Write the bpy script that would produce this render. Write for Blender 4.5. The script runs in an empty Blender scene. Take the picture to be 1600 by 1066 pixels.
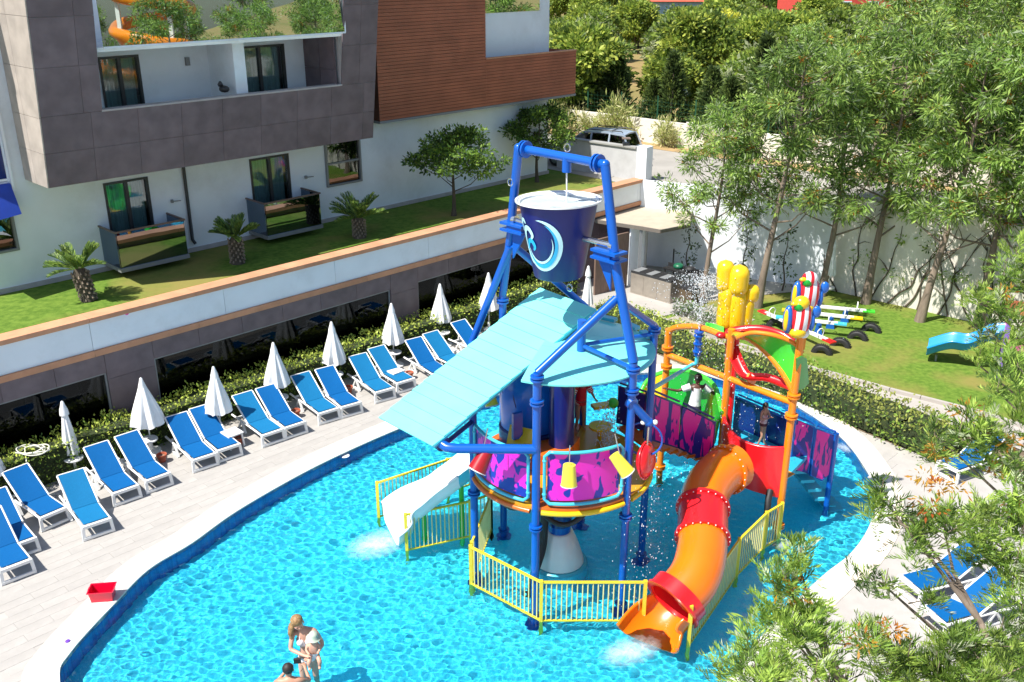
import bpy, math, random
import numpy as np
from mathutils import Vector, Matrix
from mathutils.geometry import tessellate_polygon
random.seed(7); rng = np.random.default_rng(7)
R = math.radians; PI = math.pi
SC = bpy.context.scene; COL = SC.collection

# ------------------------------------------------------------------ camera, light, exposure
CAM_H = 12.5
PITCH = math.atan(600/1500)
cam_d = bpy.data.cameras.new('camera'); cam = bpy.data.objects.new('camera', cam_d); COL.objects.link(cam)
cam_d.sensor_width = 36; cam_d.lens = 33.75; cam_d.clip_end = 3000; cam_d.clip_start = .1
cam.location = (0, 0, CAM_H); cam.rotation_euler = (PI/2-PITCH, 0, 0)
SC.camera = cam
SUN_AZ, SUN_EL = R(212), R(57)          # towards the sun, azimuth counted from +X
w = bpy.data.worlds.new('World'); SC.world = w; w.use_nodes = True
wn = w.node_tree.nodes; wn.clear()
sky = wn.new('ShaderNodeTexSky'); sky.sky_type = 'NISHITA'; sky.sun_disc = False
sky.sun_elevation = SUN_EL; sky.sun_rotation = PI/2-SUN_AZ
sky.air_density = 1.0; sky.dust_density = 1.0
bg = wn.new('ShaderNodeBackground'); bg.inputs[1].default_value = .10
wo = wn.new('ShaderNodeOutputWorld')
w.node_tree.links.new(sky.outputs[0], bg.inputs[0]); w.node_tree.links.new(bg.outputs[0], wo.inputs[0])
sl = bpy.data.lights.new('sun', 'SUN'); sl.energy = 5.0; sl.angle = R(.55); sl.color = (1, .955, .88)
so = bpy.data.objects.new('sun', sl); COL.objects.link(so); so.location = (-30, 0, 60)
sd = Vector((math.cos(SUN_AZ)*math.cos(SUN_EL), math.sin(SUN_AZ)*math.cos(SUN_EL), math.sin(SUN_EL)))
so.rotation_euler = sd.to_track_quat('Z', 'Y').to_euler()
SC.view_settings.view_transform = 'Standard'; SC.view_settings.look = 'None'
SC.view_settings.exposure = .68; SC.view_settings.gamma = 1
SC.cycles.max_bounces = 10; SC.cycles.transparent_max_bounces = 24
SC.cycles.use_denoising = True

# ------------------------------------------------------------------ measuring helpers
def at(px, py, z=0.0):
    """where the sight line through a point of the photograph meets the level z"""
    a = (px-800)/1500; b = -(py-533)/1500
    r = (a, math.cos(PITCH)+b*math.sin(PITCH), -math.sin(PITCH)+b*math.cos(PITCH))
    t = (z-CAM_H)/r[2]
    return (r[0]*t, r[1]*t, z)
FU = (math.sin(R(44.5)), math.cos(R(44.5))); FN = (math.cos(R(44.5)), -math.sin(R(44.5)))
def fa(s, d, z):
    """facade frame: s along the hotel front, d out of it, z up"""
    return (FU[0]*s+FN[0]*d, FU[1]*s+FN[1]*d, z)
def sz(px, py, d):
    a = (px-800)/1500; b = -(py-533)/1500
    r = (a, math.cos(PITCH)+b*math.sin(PITCH), -math.sin(PITCH)+b*math.cos(PITCH))
    t = d/(r[0]*FN[0]+r[1]*FN[1])
    return (r[0]*t*FU[0]+r[1]*t*FU[1], CAM_H+r[2]*t)
FROT = PI/2-R(44.5)      # z rotation whose local x runs along the facade

# ------------------------------------------------------------------ materials
def _link(nt, a, b): nt.links.new(a, b)
MATS = {}
def mat(name, col, rough=.5, metal=0, var=.08, scale=3, bump=0, bscale=20, spec=.5, coat=0, stretch=(1,1,1), col2=None, detail=4, dirt=0, trans=0):
    if name in MATS: return MATS[name]
    m = bpy.data.materials.new(name); m.use_nodes = True; nt = m.node_tree; N = nt.nodes
    b = N['Principled BSDF']; tc = N.new('ShaderNodeTexCoord'); mp = N.new('ShaderNodeMapping'); mp.inputs['Scale'].default_value = stretch
    _link(nt, tc.outputs['Object'], mp.inputs[0])
    nz = N.new('ShaderNodeTexNoise'); nz.inputs['Scale'].default_value = scale; nz.inputs['Detail'].default_value = detail
    _link(nt, mp.outputs[0], nz.inputs['Vector'])
    cr = N.new('ShaderNodeValToRGB'); c2 = col2 or tuple(min(1, c*(1+var)) for c in col); c1 = col if col2 else tuple(c*(1-var) for c in col)
    cr.color_ramp.elements[0].position = .35; cr.color_ramp.elements[1].position = .65
    cr.color_ramp.elements[0].color = (*c1, 1); cr.color_ramp.elements[1].color = (*c2, 1)
    _link(nt, nz.outputs['Fac'], cr.inputs[0])
    outc = cr.outputs[0]
    # every object of a kind a touch lighter or darker than its neighbour
    oi = N.new('ShaderNodeObjectInfo'); hs = N.new('ShaderNodeHueSaturation')
    mr = N.new('ShaderNodeMapRange'); mr.inputs['To Min'].default_value = 1-var*.6; mr.inputs['To Max'].default_value = 1+var*.6
    _link(nt, oi.outputs['Random'], mr.inputs[0]); _link(nt, mr.outputs[0], hs.inputs['Value']); _link(nt, outc, hs.inputs['Color']); outc = hs.outputs[0]
    if dirt:
        n2 = N.new('ShaderNodeTexNoise'); n2.inputs['Scale'].default_value = scale*.35; n2.inputs['Detail'].default_value = 8; n2.inputs['Roughness'].default_value = .7
        _link(nt, mp.outputs[0], n2.inputs['Vector'])
        r2 = N.new('ShaderNodeValToRGB'); r2.color_ramp.elements[0].position = .5; r2.color_ramp.elements[1].position = .72
        r2.color_ramp.elements[0].color = (1,1,1,1); r2.color_ramp.elements[1].color = (1-dirt, 1-dirt*1.05, 1-dirt*1.15, 1)
        mx = N.new('ShaderNodeMix'); mx.data_type = 'RGBA'; mx.blend_type = 'MULTIPLY'; mx.inputs[0].default_value = 1
        _link(nt, n2.outputs['Fac'], r2.inputs[0]); _link(nt, outc, mx.inputs[6]); _link(nt, r2.outputs[0], mx.inputs[7]); outc = mx.outputs[2]
    _link(nt, outc, b.inputs['Base Color'])
    b.inputs['Roughness'].default_value = rough; b.inputs['Metallic'].default_value = metal
    b.inputs['Specular IOR Level'].default_value = spec; b.inputs['Coat Weight'].default_value = coat; b.inputs['Coat Roughness'].default_value = .1
    if bump:
        nb = N.new('ShaderNodeTexNoise'); nb.inputs['Scale'].default_value = bscale; nb.inputs['Detail'].default_value = 6
        _link(nt, mp.outputs[0], nb.inputs['Vector'])
        bp = N.new('ShaderNodeBump'); bp.inputs['Strength'].default_value = bump; bp.inputs['Distance'].default_value = .02
        _link(nt, nb.outputs['Fac'], bp.inputs['Height']); _link(nt, bp.outputs[0], b.inputs['Normal'])
    if trans:
        tr = N.new('ShaderNodeBsdfTranslucent'); ms = N.new('ShaderNodeMixShader'); ms.inputs[0].default_value = trans
        _link(nt, outc, tr.inputs[0]); _link(nt, b.outputs[0], ms.inputs[1]); _link(nt, tr.outputs[0], ms.inputs[2])
        _link(nt, ms.outputs[0], N['Material Output'].inputs[0])
    MATS[name] = m; return m
def glass(name, tint=(.5,.55,.55), refl=.12, rough=.01, rcol=(.9,.95,1)):
    """window glass: the tint is what passes, the rest is mirrored more at grazing angles"""
    if name in MATS: return MATS[name]
    m = bpy.data.materials.new(name); m.use_nodes = True; nt = m.node_tree; N = nt.nodes; N.remove(N['Principled BSDF'])
    t = N.new('ShaderNodeBsdfTransparent'); t.inputs[0].default_value = (*tint, 1)
    g = N.new('ShaderNodeBsdfGlossy'); g.inputs[0].default_value = (*rcol, 1); g.inputs['Roughness'].default_value = rough
    nz = N.new('ShaderNodeTexNoise'); nz.inputs['Scale'].default_value = .8; bp = N.new('ShaderNodeBump'); bp.inputs['Strength'].default_value = .05; bp.inputs['Distance'].default_value = .1
    _link(nt, nz.outputs['Fac'], bp.inputs['Height']); _link(nt, bp.outputs[0], g.inputs['Normal'])
    fr = N.new('ShaderNodeFresnel'); fr.inputs[0].default_value = 1.5
    mr = N.new('ShaderNodeMapRange'); mr.inputs['To Min'].default_value = refl; mr.inputs['To Max'].default_value = 1
    ms = N.new('ShaderNodeMixShader'); _link(nt, fr.outputs[0], mr.inputs[0]); _link(nt, mr.outputs[0], ms.inputs[0])
    _link(nt, t.outputs[0], ms.inputs[1]); _link(nt, g.outputs[0], ms.inputs[2]); _link(nt, ms.outputs[0], N['Material Output'].inputs[0])
    MATS[name] = m; return m

# ------------------------------------------------------------------ mesh builder
OFF = {}     # world offset of every parent made here
class MB:
    def __init__(s): s.v = []; s.f = []; s.m = []
    def add(s, vs, fs, mi=0):
        o = len(s.v); s.v += [tuple(v) for v in vs]; s.f += [tuple(i+o for i in f) for f in fs]; s.m += [mi]*len(fs); return s
    def hexa(s, p, mi=0):      # eight corners: bottom ring then top ring
        return s.add(p, [(3,2,1,0),(4,5,6,7),(0,1,5,4),(1,2,6,5),(2,3,7,6),(3,0,4,7)], mi)
    def box(s, c, d, rz=0, mi=0, top=(1,1)):
        ca, sa = math.cos(rz), math.sin(rz); p = []
        for k, z in enumerate((-.5, .5)):
            q = (top if k else (1,1))
            for x, y in ((-.5,-.5),(.5,-.5),(.5,.5),(-.5,.5)):
                X, Y = x*d[0]*q[0], y*d[1]*q[1]; p.append((c[0]+X*ca-Y*sa, c[1]+X*sa+Y*ca, c[2]+z*d[2]))
        return s.hexa(p, mi)
    def fbox(s, s0, s1, d0, d1, z0, z1, mi=0):   # box in the facade frame
        p = []
        for z in (z0, z1):
            for a, b in ((s0,d1),(s1,d1),(s1,d0),(s0,d0)): p.append(fa(a, b, z))
        return s.hexa(p, mi)
    def beam(s, a, b, w, h, mi=0, up=(0,0,1)):
        a, b = Vector(a), Vector(b); t = (b-a).normalized(); u = Vector(up)
        if abs(t.dot(u)) > .98: u = Vector((1,0,0))
        sd_ = t.cross(u).normalized(); u = sd_.cross(t).normalized()
        p = []
        for q in (-.5, .5):
            for e, x in ((a,-.5),(a,.5),(b,.5),(b,-.5)): p.append(e+sd_*w*x+u*h*q)
        return s.hexa([tuple(v) for v in p], mi)
    def tube(s, pts, r, n=10, mi=0, cap=True, closed=False):
        pts = [Vector(p) for p in pts]; k = len(pts); rr = r if hasattr(r, '__len__') else [r]*k
        ref = None; o = len(s.v); 
        for i, p in enumerate(pts):
            if closed: t = pts[(i+1)%k]-pts[i-1]
            else: t = pts[min(i+1,k-1)]-pts[max(i-1,0)]
            t.normalize()
            if ref is None:
                ref = Vector((0,0,1)) if abs(t.z) < .9 else Vector((1,0,0))
                ref = (ref-t*ref.dot(t)).normalized()
            else: ref = (ref-t*ref.dot(t)).normalized()
            bi = t.cross(ref)
            for j in range(n):
                a = 2*PI*j/n; s.v.append(tuple(p+(ref*math.cos(a)+bi*math.sin(a))*rr[i]))
        for i in range(k if closed else k-1):
            i2 = (i+1)%k
            for j in range(n):
                j2 = (j+1)%n; s.f.append((o+i*n+j, o+i*n+j2, o+i2*n+j2, o+i2*n+j)); s.m.append(mi)
        if cap and not closed:
            s.f.append(tuple(o+j for j in range(n))[::-1]); s.f.append(tuple(o+(k-1)*n+j for j in range(n))); s.m += [mi, mi]
        return s
    def lathe(s, prof, c=(0,0,0), n=20, mi=0, axis=None, cap=True):
        """profile (radius, height) spun about the axis through c"""
        M = Matrix.Identity(3) if axis is None else Vector(axis).normalized().to_track_quat('Z', 'Y').to_matrix()
        o = len(s.v); c = Vector(c)
        for r, z in prof:
            for j in range(n):
                a = 2*PI*j/n; s.v.append(tuple(c+M@Vector((r*math.cos(a), r*math.sin(a), z))))
        for i in range(len(prof)-1):
            for j in range(n):
                j2 = (j+1)%n; s.f.append((o+i*n+j, o+i*n+j2, o+(i+1)*n+j2, o+(i+1)*n+j)); s.m.append(mi)
        if cap:
            if prof[0][0] > 1e-4: s.f.append(tuple(o+j for j in range(n))[::-1]); s.m.append(mi)
            if prof[-1][0] > 1e-4: s.f.append(tuple(o+(len(prof)-1)*n+j for j in range(n))); s.m.append(mi)
        return s
    def ball(s, c, r, n=12, mi=0, sc=(1,1,1), axis=None):
        m = n//2; prof = [(max(1e-5, math.sin(PI*i/m))*r, -math.cos(PI*i/m)*r) for i in range(m+1)]
        o = len(s.v); s.lathe(prof, (0,0,0), n, mi, axis, cap=False)
        for i in range(o, len(s.v)):
            v = s.v[i]; s.v[i] = (v[0]*sc[0]+c[0], v[1]*sc[1]+c[1], v[2]*sc[2]+c[2])
        return s
    def sheet(s, rows, mi=0, th=0):
        """grid of points; th gives it thickness along its normals"""
        a = np.array(rows, float); k, n = a.shape[:2]
        def put(g, flip):
            o = len(s.v); s.v += [tuple(p) for p in g.reshape(-1,3)]
            for i in range(k-1):
                for j in range(n-1):
                    q = (o+i*n+j, o+i*n+j+1, o+(i+1)*n+j+1, o+(i+1)*n+j); s.f.append(q[::-1] if flip else q); s.m.append(mi)
            return o
        o1 = put(a, False)
        if th:
            du = np.gradient(a, axis=1); dv = np.gradient(a, axis=0); nn = np.cross(du, dv); nn /= np.linalg.norm(nn, axis=2, keepdims=True)+1e-9
            o2 = put(a-nn*th, True)
            ring = [i*n for i in range(k)]+[(k-1)*n+j for j in range(1,n)]+[i*n+n-1 for i in range(k-2,-1,-1)]+[j for j in range(n-2,0,-1)]
            for x, y in zip(ring, ring[1:]+ring[:1]): s.f.append((o1+x, o1+y, o2+y, o2+x)); s.m.append(mi)
        return s
    def prism(s, poly, z0, z1, mi=0):
        n = len(poly); vs = [(x,y,z0) for x,y in poly]+[(x,y,z1) for x,y in poly]
        fs = [tuple(range(n))[::-1], tuple(range(n,2*n))]+[(i,(i+1)%n,(i+1)%n+n,i+n) for i in range(n)]
        return s.add(vs, fs, mi)
    def mesh(s, name, mats, off=(0,0,0), smooth=None):
        me = bpy.data.meshes.new(name); me.from_pydata([(x-off[0], y-off[1], z-off[2]) for x,y,z in s.v], [], s.f)
        for m in (mats if isinstance(mats, (list,tuple)) else [mats]): me.materials.append(m)
        if any(s.m): me.polygons.foreach_set('material_index', s.m)
        if smooth is not None:
            me.polygons.foreach_set('use_smooth', [True]*len(s.f)); me.set_sharp_from_angle(angle=R(smooth))
        me.validate(); me.update(); return me
    def build(s, name, mats, parent=None, smooth=None, label=None):
        off = OFF.get(parent.name, (0,0,0)) if parent else (0,0,0)
        o = bpy.data.objects.new(name, s.mesh(name, mats, off, smooth)); COL.objects.link(o)
        if parent: o.parent = parent; OFF[o.name] = off
        if label: o['label'] = label
        return o
def tag(o, label=None, cat=None, group=None, kind=None):
    if label: o['label'] = label
    if cat: o['category'] = cat
    if group: o['group'] = group
    if kind: o['kind'] = kind
    return o
def thing(name, loc, label, cat, group=None, rz=0):
    o = bpy.data.objects.new(name, None); COL.objects.link(o); o.location = loc; o.rotation_euler.z = rz; o.empty_display_size = .2
    OFF[o.name] = tuple(loc); return tag(o, label, cat, group)
def inst(name, mesh, parent=None, loc=(0,0,0), rz=0, scale=None):
    """a piece that shares its mesh with its twins; loc in world terms"""
    o = bpy.data.objects.new(name, mesh); COL.objects.link(o)
    off = OFF.get(parent.name, (0,0,0)) if parent else (0,0,0)
    o.location = (loc[0]-off[0], loc[1]-off[1], loc[2]-off[2]); o.rotation_euler.z = rz
    if scale: o.scale = scale
    if parent: o.parent = parent
    OFF[o.name] = tuple(loc)
    return o
def struct(name, mb, mats, smooth=None): return tag(mb.build(name, mats, None, smooth), kind='structure')
def nth(k):
    w_ = 'first second third fourth fifth sixth seventh eighth ninth tenth eleventh twelfth thirteenth fourteenth fifteenth sixteenth seventeenth eighteenth nineteenth twentieth'.split(); t_ = {2:'twenty',3:'thirty',4:'forty',5:'fifty'}
    return w_[k] if k < 20 else (t_[(k+1)//10][:-1]+'ieth' if (k+1)%10 == 0 else t_[(k+1)//10]+'-'+w_[k%10])
KIDS = {}
def copy_tree(o, loc=None, rz=None, label=None, scale=None, parent=None):
    c = o.copy(); COL.objects.link(c)
    if parent: c.parent = parent
    for ch in o.children: copy_tree(ch, parent=c)
    if loc is not None: c.location = loc
    if rz is not None: c.rotation_euler.z = rz
    if scale is not None: c.scale = scale if hasattr(scale, '__len__') else (scale,)*3
    if label: c['label'] = label
    return c
def spline(pts, n=8, closed=False):
    P = [np.array(p, float) for p in pts]; k = len(P); out = []
    for i in range(k if closed else k-1):
        if closed: a, b, c, d = P[i-1], P[i], P[(i+1)%k], P[(i+2)%k]
        else: a, b, c, d = P[max(i-1,0)], P[i], P[i+1], P[min(i+2,k-1)]
        for j in range(n):
            t = j/n; out.append(.5*((2*b)+(-a+c)*t+(2*a-5*b+4*c-d)*t*t+(-a+3*b-3*c+d)*t**3))
    if not closed: out.append(P[-1])
    return [tuple(float(x) for x in p) for p in out]
# ================================================================== THE SETTING
WATER = -.09; T = 3.4          # water level; level of the upper ground behind the walls
pool_px = [(94,1064),(112,1019),(180,944),(233,891),(300,850),(375,797),(488,733),(600,681),(690,646),(790,615),(900,594),(1010,583),(1110,588),(1200,612),(1300,672),(1350,730),(1368,778),(1358,823),(1330,865),(1289,898),(1240,943),(1199,985),(1160,1030),(1130,1075),(1060,1180),(900,1290),(600,1330),(300,1290),(130,1180)]
ctrl = [at(*p, 0)[:2] for p in pool_px]
POOL = spline(ctrl, 6, True)
def offset(poly, d):
    n = len(poly); out = []
    area = sum(poly[i][0]*poly[(i+1)%n][1]-poly[(i+1)%n][0]*poly[i][1] for i in range(n)); sg = 1 if area > 0 else -1
    for i in range(n):
        a, b = poly[i-1], poly[(i+1)%n]; tx, ty = b[0]-a[0], b[1]-a[1]; l = math.hypot(tx, ty)
        out.append((poly[i][0]+sg*ty/l*d, poly[i][1]-sg*tx/l*d))
    return out
def inside(p, poly):
    x, y = p[0], p[1]; c = False; n = len(poly)
    for i in range(n):
        x1, y1 = poly[i]; x2, y2 = poly[i-1]
        if (y1 > y) != (y2 > y) and x < (x2-x1)*(y-y1)/(y2-y1)+x1: c = not c
    return c
def flat(outer, holes, z):
    loops = [[Vector((x,y,0)) for x,y in outer]]+[[Vector((x,y,0)) for x,y in h] for h in holes]
    tris = tessellate_polygon(loops); pts = [p for l in loops for p in l]; mb = MB()
    fs = []
    for t in tris:
        a, b, c = (pts[i] for i in t)
        fs.append(t if (b-a).cross(c-a).z > 0 else t[::-1])
    mb.add([(p.x,p.y,z) for p in pts], fs); return mb
# key lines of the place
DT = -24.4        # terrace wall front
DB = -29.06       # hotel wall front
corner_t = fa(sz(1003,281,DT)[0], DT, 0)                      # end of the terrace
wall_corner = at(1292,451)                                     # where the two white garden walls meet
wd = np.array(at(1560,510))-np.array(at(1300,452)); wd = wd/np.linalg.norm(wd)
wall_end = tuple(np.array(wall_corner)+wd*34)
tl = fa(-40, DT, 0)
M_soil = mat('garden_soil', (.16,.12,.075), .95, var=.3, scale=2, bump=.5, bscale=12)
def ground_mat(name, c1, c2, c3, s1=.35, s2=6):
    m = mat(name, c1, .95, col2=c2, scale=s2, bump=.6, bscale=45, detail=6, spec=.15)
    nt = m.node_tree; N = nt.nodes; b = N['Principled BSDF']
    src = b.inputs['Base Color'].links[0].from_socket
    nz = N.new('ShaderNodeTexNoise'); nz.inputs['Scale'].default_value = s1; nz.inputs['Detail'].default_value = 6
    tc = N.new('ShaderNodeTexCoord'); _link(nt, tc.outputs['Object'], nz.inputs['Vector'])
    r = N.new('ShaderNodeValToRGB'); r.color_ramp.elements[0].position = .48; r.color_ramp.elements[1].position = .66
    mx = N.new('ShaderNodeMix'); mx.data_type = 'RGBA'; mx.inputs[7].default_value = (*c3, 1)
    _link(nt, nz.outputs['Fac'], r.inputs[0]); _link(nt, r.outputs[0], mx.inputs[0]); _link(nt, src, mx.inputs[6]); _link(nt, mx.outputs[2], b.inputs['Base Color'])
    return m
M_lawn = ground_mat('lawn_grass', (.085,.16,.02), (.15,.24,.035), (.24,.21,.06))
M_dry = ground_mat('dry_field', (.30,.21,.10), (.24,.20,.08), (.12,.15,.04), .05, 1)
M_deck = mat('deck_stone', (.41,.39,.365), .55, var=.07, scale=1.6, bump=.12, bscale=30, dirt=.10)
M_deckj = mat('deck_joint', (.40,.38,.355), .8, var=.05, bump=.1)
M_cope = mat('coping_white', (.66,.64,.60), .5, var=.03, scale=2, bump=.08, bscale=40, dirt=.06)
M_white = mat('white_render', (.80,.85,.90), .75, var=.04, scale=.8, bump=.12, bscale=60, dirt=.17)
M_wwall = mat('garden_wall_white', (.74,.70,.62), .8, var=.05, scale=.7, bump=.25, bscale=40, dirt=.22)
M_asph = mat('plateau_asphalt', (.36,.34,.31), .9, var=.10, scale=.5, bump=.2, bscale=60, dirt=.1)
poolhole = offset(POOL, .12)
lower = [fa(-60,DT-.15,0)[:2], fa(-60,60,0)[:2], (60,-70), (75,-40), (60,0), wall_end[:2], wall_corner[:2], corner_t[:2]]
low = flat([tl[:2], (-62,-30), (-40,-70), (70,-70), (80,0), wall_end[:2], wall_corner[:2], corner_t[:2]], [poolhole], -.03)
struct('ground', low, M_soil)
# upper ground: reaches the horizon behind the walls
up = flat([tl[:2], corner_t[:2], wall_corner[:2], wall_end[:2], (80,0), (400,-20), (900,300), (900,1200), (-900,1200), (-900,200), (-300,-60), (-62,-30)], [], T)
struct('terrain', up, M_dry)
# deck
deck_outer = [fa(-6,DT-.1,0)[:2], fa(33.2,DT-.1,0)[:2], at(1040,490)[:2], at(1000,508)[:2], at(1015,548)[:2], at(1100,586)[:2], at(1240,628)[:2], at(1330,668)[:2], at(1450,716)[:2], (18,20), (24,12), (22,-4), (-14,-4), (-22,8)]
struct('pool_deck', flat(deck_outer, [poolhole], 0), M_deckj)
# planks of the left deck, counted nearest first
PL, PW = 1.22, .26
pm = MB().box((0,0,0), (PL-.004, PW-.004, .016)); plank_mesh = pm.mesh('tile', M_deck)
cope_out = offset(POOL, .62)
cands = []
do2 = offset(deck_outer, -.72)
for i in range(-20, 40):
    for j in range(-10, 60):
        s_ = i*PL+(j%2)*PL*.5; d_ = DT+.5+j*PW
        x, y, _ = fa(s_, d_, 0)
        if not inside((x,y), do2): continue
        if inside((x,y), offset(POOL, .35)): continue
        if x > 4 and y < 30: 
            pass
        cands.append((math.hypot(x, y), x, y))
def vis(x, y):
    d = y*math.cos(PITCH)+CAM_H*math.sin(PITCH); px = 800+1500*x/d; u = y*math.sin(PITCH)-CAM_H*math.cos(PITCH); py = 533-1500*u/d
    return -30 < px < 1630 and 200 < py < 1100
inview = sorted(c for c in cands if vis(c[1], c[2]))
for k, (_, x, y) in enumerate(inview[:298]):
    o = inst('tile', plank_mesh, bpy.data.objects['pool_deck'], (x, y, random.uniform(-.001,.001)), FROT)
rest = MB()
for (_, x, y) in inview[298:]: rest.box((x,y,random.uniform(-.001,.001)), (PL-.004,PW-.004,.016), FROT)
o = rest.build('tile_field', M_deck, bpy.data.objects['pool_deck']); o['kind'] = 'stuff'
# coping stones round the pool
cin, cout = POOL, offset(POOL, .46)
cout2 = offset(POOL, .66)
M_cream = mat('coping_outer_cream', (.70,.62,.52), .6, var=.06, scale=3, bump=.1)
n = len(POOL)
for i in range(0, n, 2):
    a, b, c = i, (i+1)%n, (i+2)%n
    if not any(vis(*POOL[q]) for q in (a,c)): continue
    mb = MB()
    def lerp(p, q, t): return (p[0]+(q[0]-p[0])*t, p[1]+(q[1]-p[1])*t)
    e = .02
    ia, ic = lerp(cin[a],cin[b],e), lerp(cin[c],cin[b],e); oa, oc = lerp(cout[a],cout[b],e), lerp(cout[c],cout[b],e)
    for (p, q, r_, s_) in (((ia),cin[b],cout[b],oa), (cin[b],ic,oc,cout[b])):
        v = [(p[0],p[1],-.06),(q[0],q[1],-.06),(r_[0],r_[1],-.06),(s_[0],s_[1],-.06),(p[0],p[1],.028),(q[0],q[1],.028),(r_[0],r_[1],.034),(s_[0],s_[1],.034)]
        mb.hexa(v)
    mb.build('coping_stone', M_cope, bpy.data.objects['pool_deck'])
mb = MB()
for i in range(n):
    j = (i+1)%n; p, q, r_, s_ = cout[i], cout[j], cout2[j], cout2[i]
    mb.hexa([(p[0],p[1],-.01),(q[0],q[1],-.01),(r_[0],r_[1],-.01),(s_[0],s_[1],-.01),(p[0],p[1],.024),(q[0],q[1],.024),(r_[0],r_[1],.018),(s_[0],s_[1],.018)])
mb.build('coping_border', M_cream, bpy.data.objects['pool_deck'])
# pool basin
def mosaic(name, ca, cb, cj, sc=34):
    m = bpy.data.materials.new(name); m.use_nodes = True; nt = m.node_tree; N = nt.nodes; b = N['Principled BSDF']
    tc = N.new('ShaderNodeTexCoord'); br = N.new('ShaderNodeTexBrick'); br.offset = 0; br.squash = 1
    br.inputs['Scale'].default_value = sc; br.inputs['Brick Width'].default_value = 1; br.inputs['Row Height'].default_value = 1
    br.inputs['Mortar Size'].default_value = .04; br.inputs['Color1'].default_value = (*ca,1); br.inputs['Color2'].default_value = (*cb,1); br.inputs['Mortar'].default_value = (*cj,1)
    _link(nt, tc.outputs['Object'], br.inputs['Vector']); _link(nt, br.outputs[0], b.inputs['Base Color']); b.inputs['Roughness'].default_value = .35
    return m
FLOOR = -.64
M_floor = mosaic('pool_mosaic_cyan', (.012,.50,.70), (.05,.64,.78), (.1,.62,.74))
M_wallm = mosaic('pool_mosaic_blue', (.005,.06,.30), (.01,.14,.46), (.03,.2,.42), 20)
mb = flat(POOL, [], FLOOR)
struct('pool_floor', mb, M_floor)
mb = MB()
for i in range(n):
    j = (i+1)%n; p, q = poolhole[i], poolhole[j]; p2, q2 = POOL[i], POOL[j]
    mb.add([(p2[0],p2[1],FLOOR),(q2[0],q2[1],FLOOR),(q2[0],q2[1],-.002),(p2[0],p2[1],-.002)], [(0,1,2,3)])
struct('pool_wall', mb, M_wallm)
# water: a grid of real waves cut to the pool outline
def water_height(X, Y):
    z = np.zeros_like(X); r = np.random.default_rng(3)
    for k in range(54):
        lam = r.uniform(.08, .34); a = r.uniform(0, 2*PI); ph = r.uniform(0, 2*PI)
        wx, wy = .35*np.sin(X*.9+k), .35*np.sin(Y*.8+k*1.7)
        z += .00105*(lam/.22)**1.0*np.sin(2*PI/lam*((X+wx)*math.cos(a)+(Y+wy)*math.sin(a))+ph)*r.uniform(.5, 1)
    return z
xs = [p[0] for p in POOL]; ys = [p[1] for p in POOL]
step = .027
x0, x1, y0, y1 = min(xs), max(xs), max(min(ys), 11.0), max(ys)
gx = np.arange(x0, x1+step, step); gy = np.arange(y0, y1+step, step)
X, Y = np.meshgrid(gx, gy); Z = water_height(X, Y)+WATER
pp = np.array(offset(POOL, .03)); ins = np.zeros(X.shape, bool)
for i in range(len(pp)):
    ax_, ay_ = pp[i]; bx_, by_ = pp[i-1]
    c = ((ay_ > Y) != (by_ > Y)) & (X < (bx_-ax_)*(Y-ay_)/((by_-ay_) if by_ != ay_ else 1e-9)+ax_); ins ^= c
H_, W_ = X.shape
keep = ins[:-1,:-1]|ins[1:,:-1]|ins[:-1,1:]|ins[1:,1:]
jj, ii = np.nonzero(keep); base = jj*W_+ii
faces = np.stack([base, base+1, base+W_+1, base+W_], 1)
me = bpy.data.meshes.new('water'); co = np.stack([X.ravel(), Y.ravel(), Z.ravel()], 1)
used, inv = np.unique(faces, return_inverse=True); faces = inv.reshape(-1,4); co = co[used]
# pull border vertices onto the outline
me.vertices.add(len(co)); me.vertices.foreach_set('co', co.ravel())
me.loops.add(faces.size); me.loops.foreach_set('vertex_index', faces.ravel().astype(np.int32))
me.polygons.add(len(faces)); me.polygons.foreach_set('loop_start', np.arange(0, faces.size, 4, dtype=np.int32))
me.polygons.foreach_set('use_smooth', [True]*len(faces)); me.update(); me.validate()
water = bpy.data.objects.new('water', me); COL.objects.link(water); water['kind'] = 'structure'
mw = bpy.data.materials.new('pool_water'); mw.use_nodes = True; nt = mw.node_tree; N = nt.nodes; N.remove(N['Principled BSDF'])
CAUSTICS = True
if CAUSTICS:
    rf = N.new('ShaderNodeBsdfRefraction'); rf.inputs['IOR'].default_value = 1.33; rf.inputs['Roughness'].default_value = 0; rf.inputs[0].default_value = (.72,.95,1,1)
    gl = N.new('ShaderNodeBsdfGlass'); gl.inputs['IOR'].default_value = 1.33; gl.inputs['Roughness'].default_value = 0; gl.inputs[0].default_value = (.92,.99,1,1)
    _link(nt, gl.outputs[0], N['Material Output'].inputs[0])
    N.remove(rf)
me.materials.append(mw)
if CAUSTICS:
    water.cycles.is_caustics_caster = True; sl.cycles.is_caustics_light = True
    bpy.data.objects['pool_floor'].cycles.is_caustics_receiver = True; bpy.data.objects['pool_wall'].cycles.is_caustics_receiver = True
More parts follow.
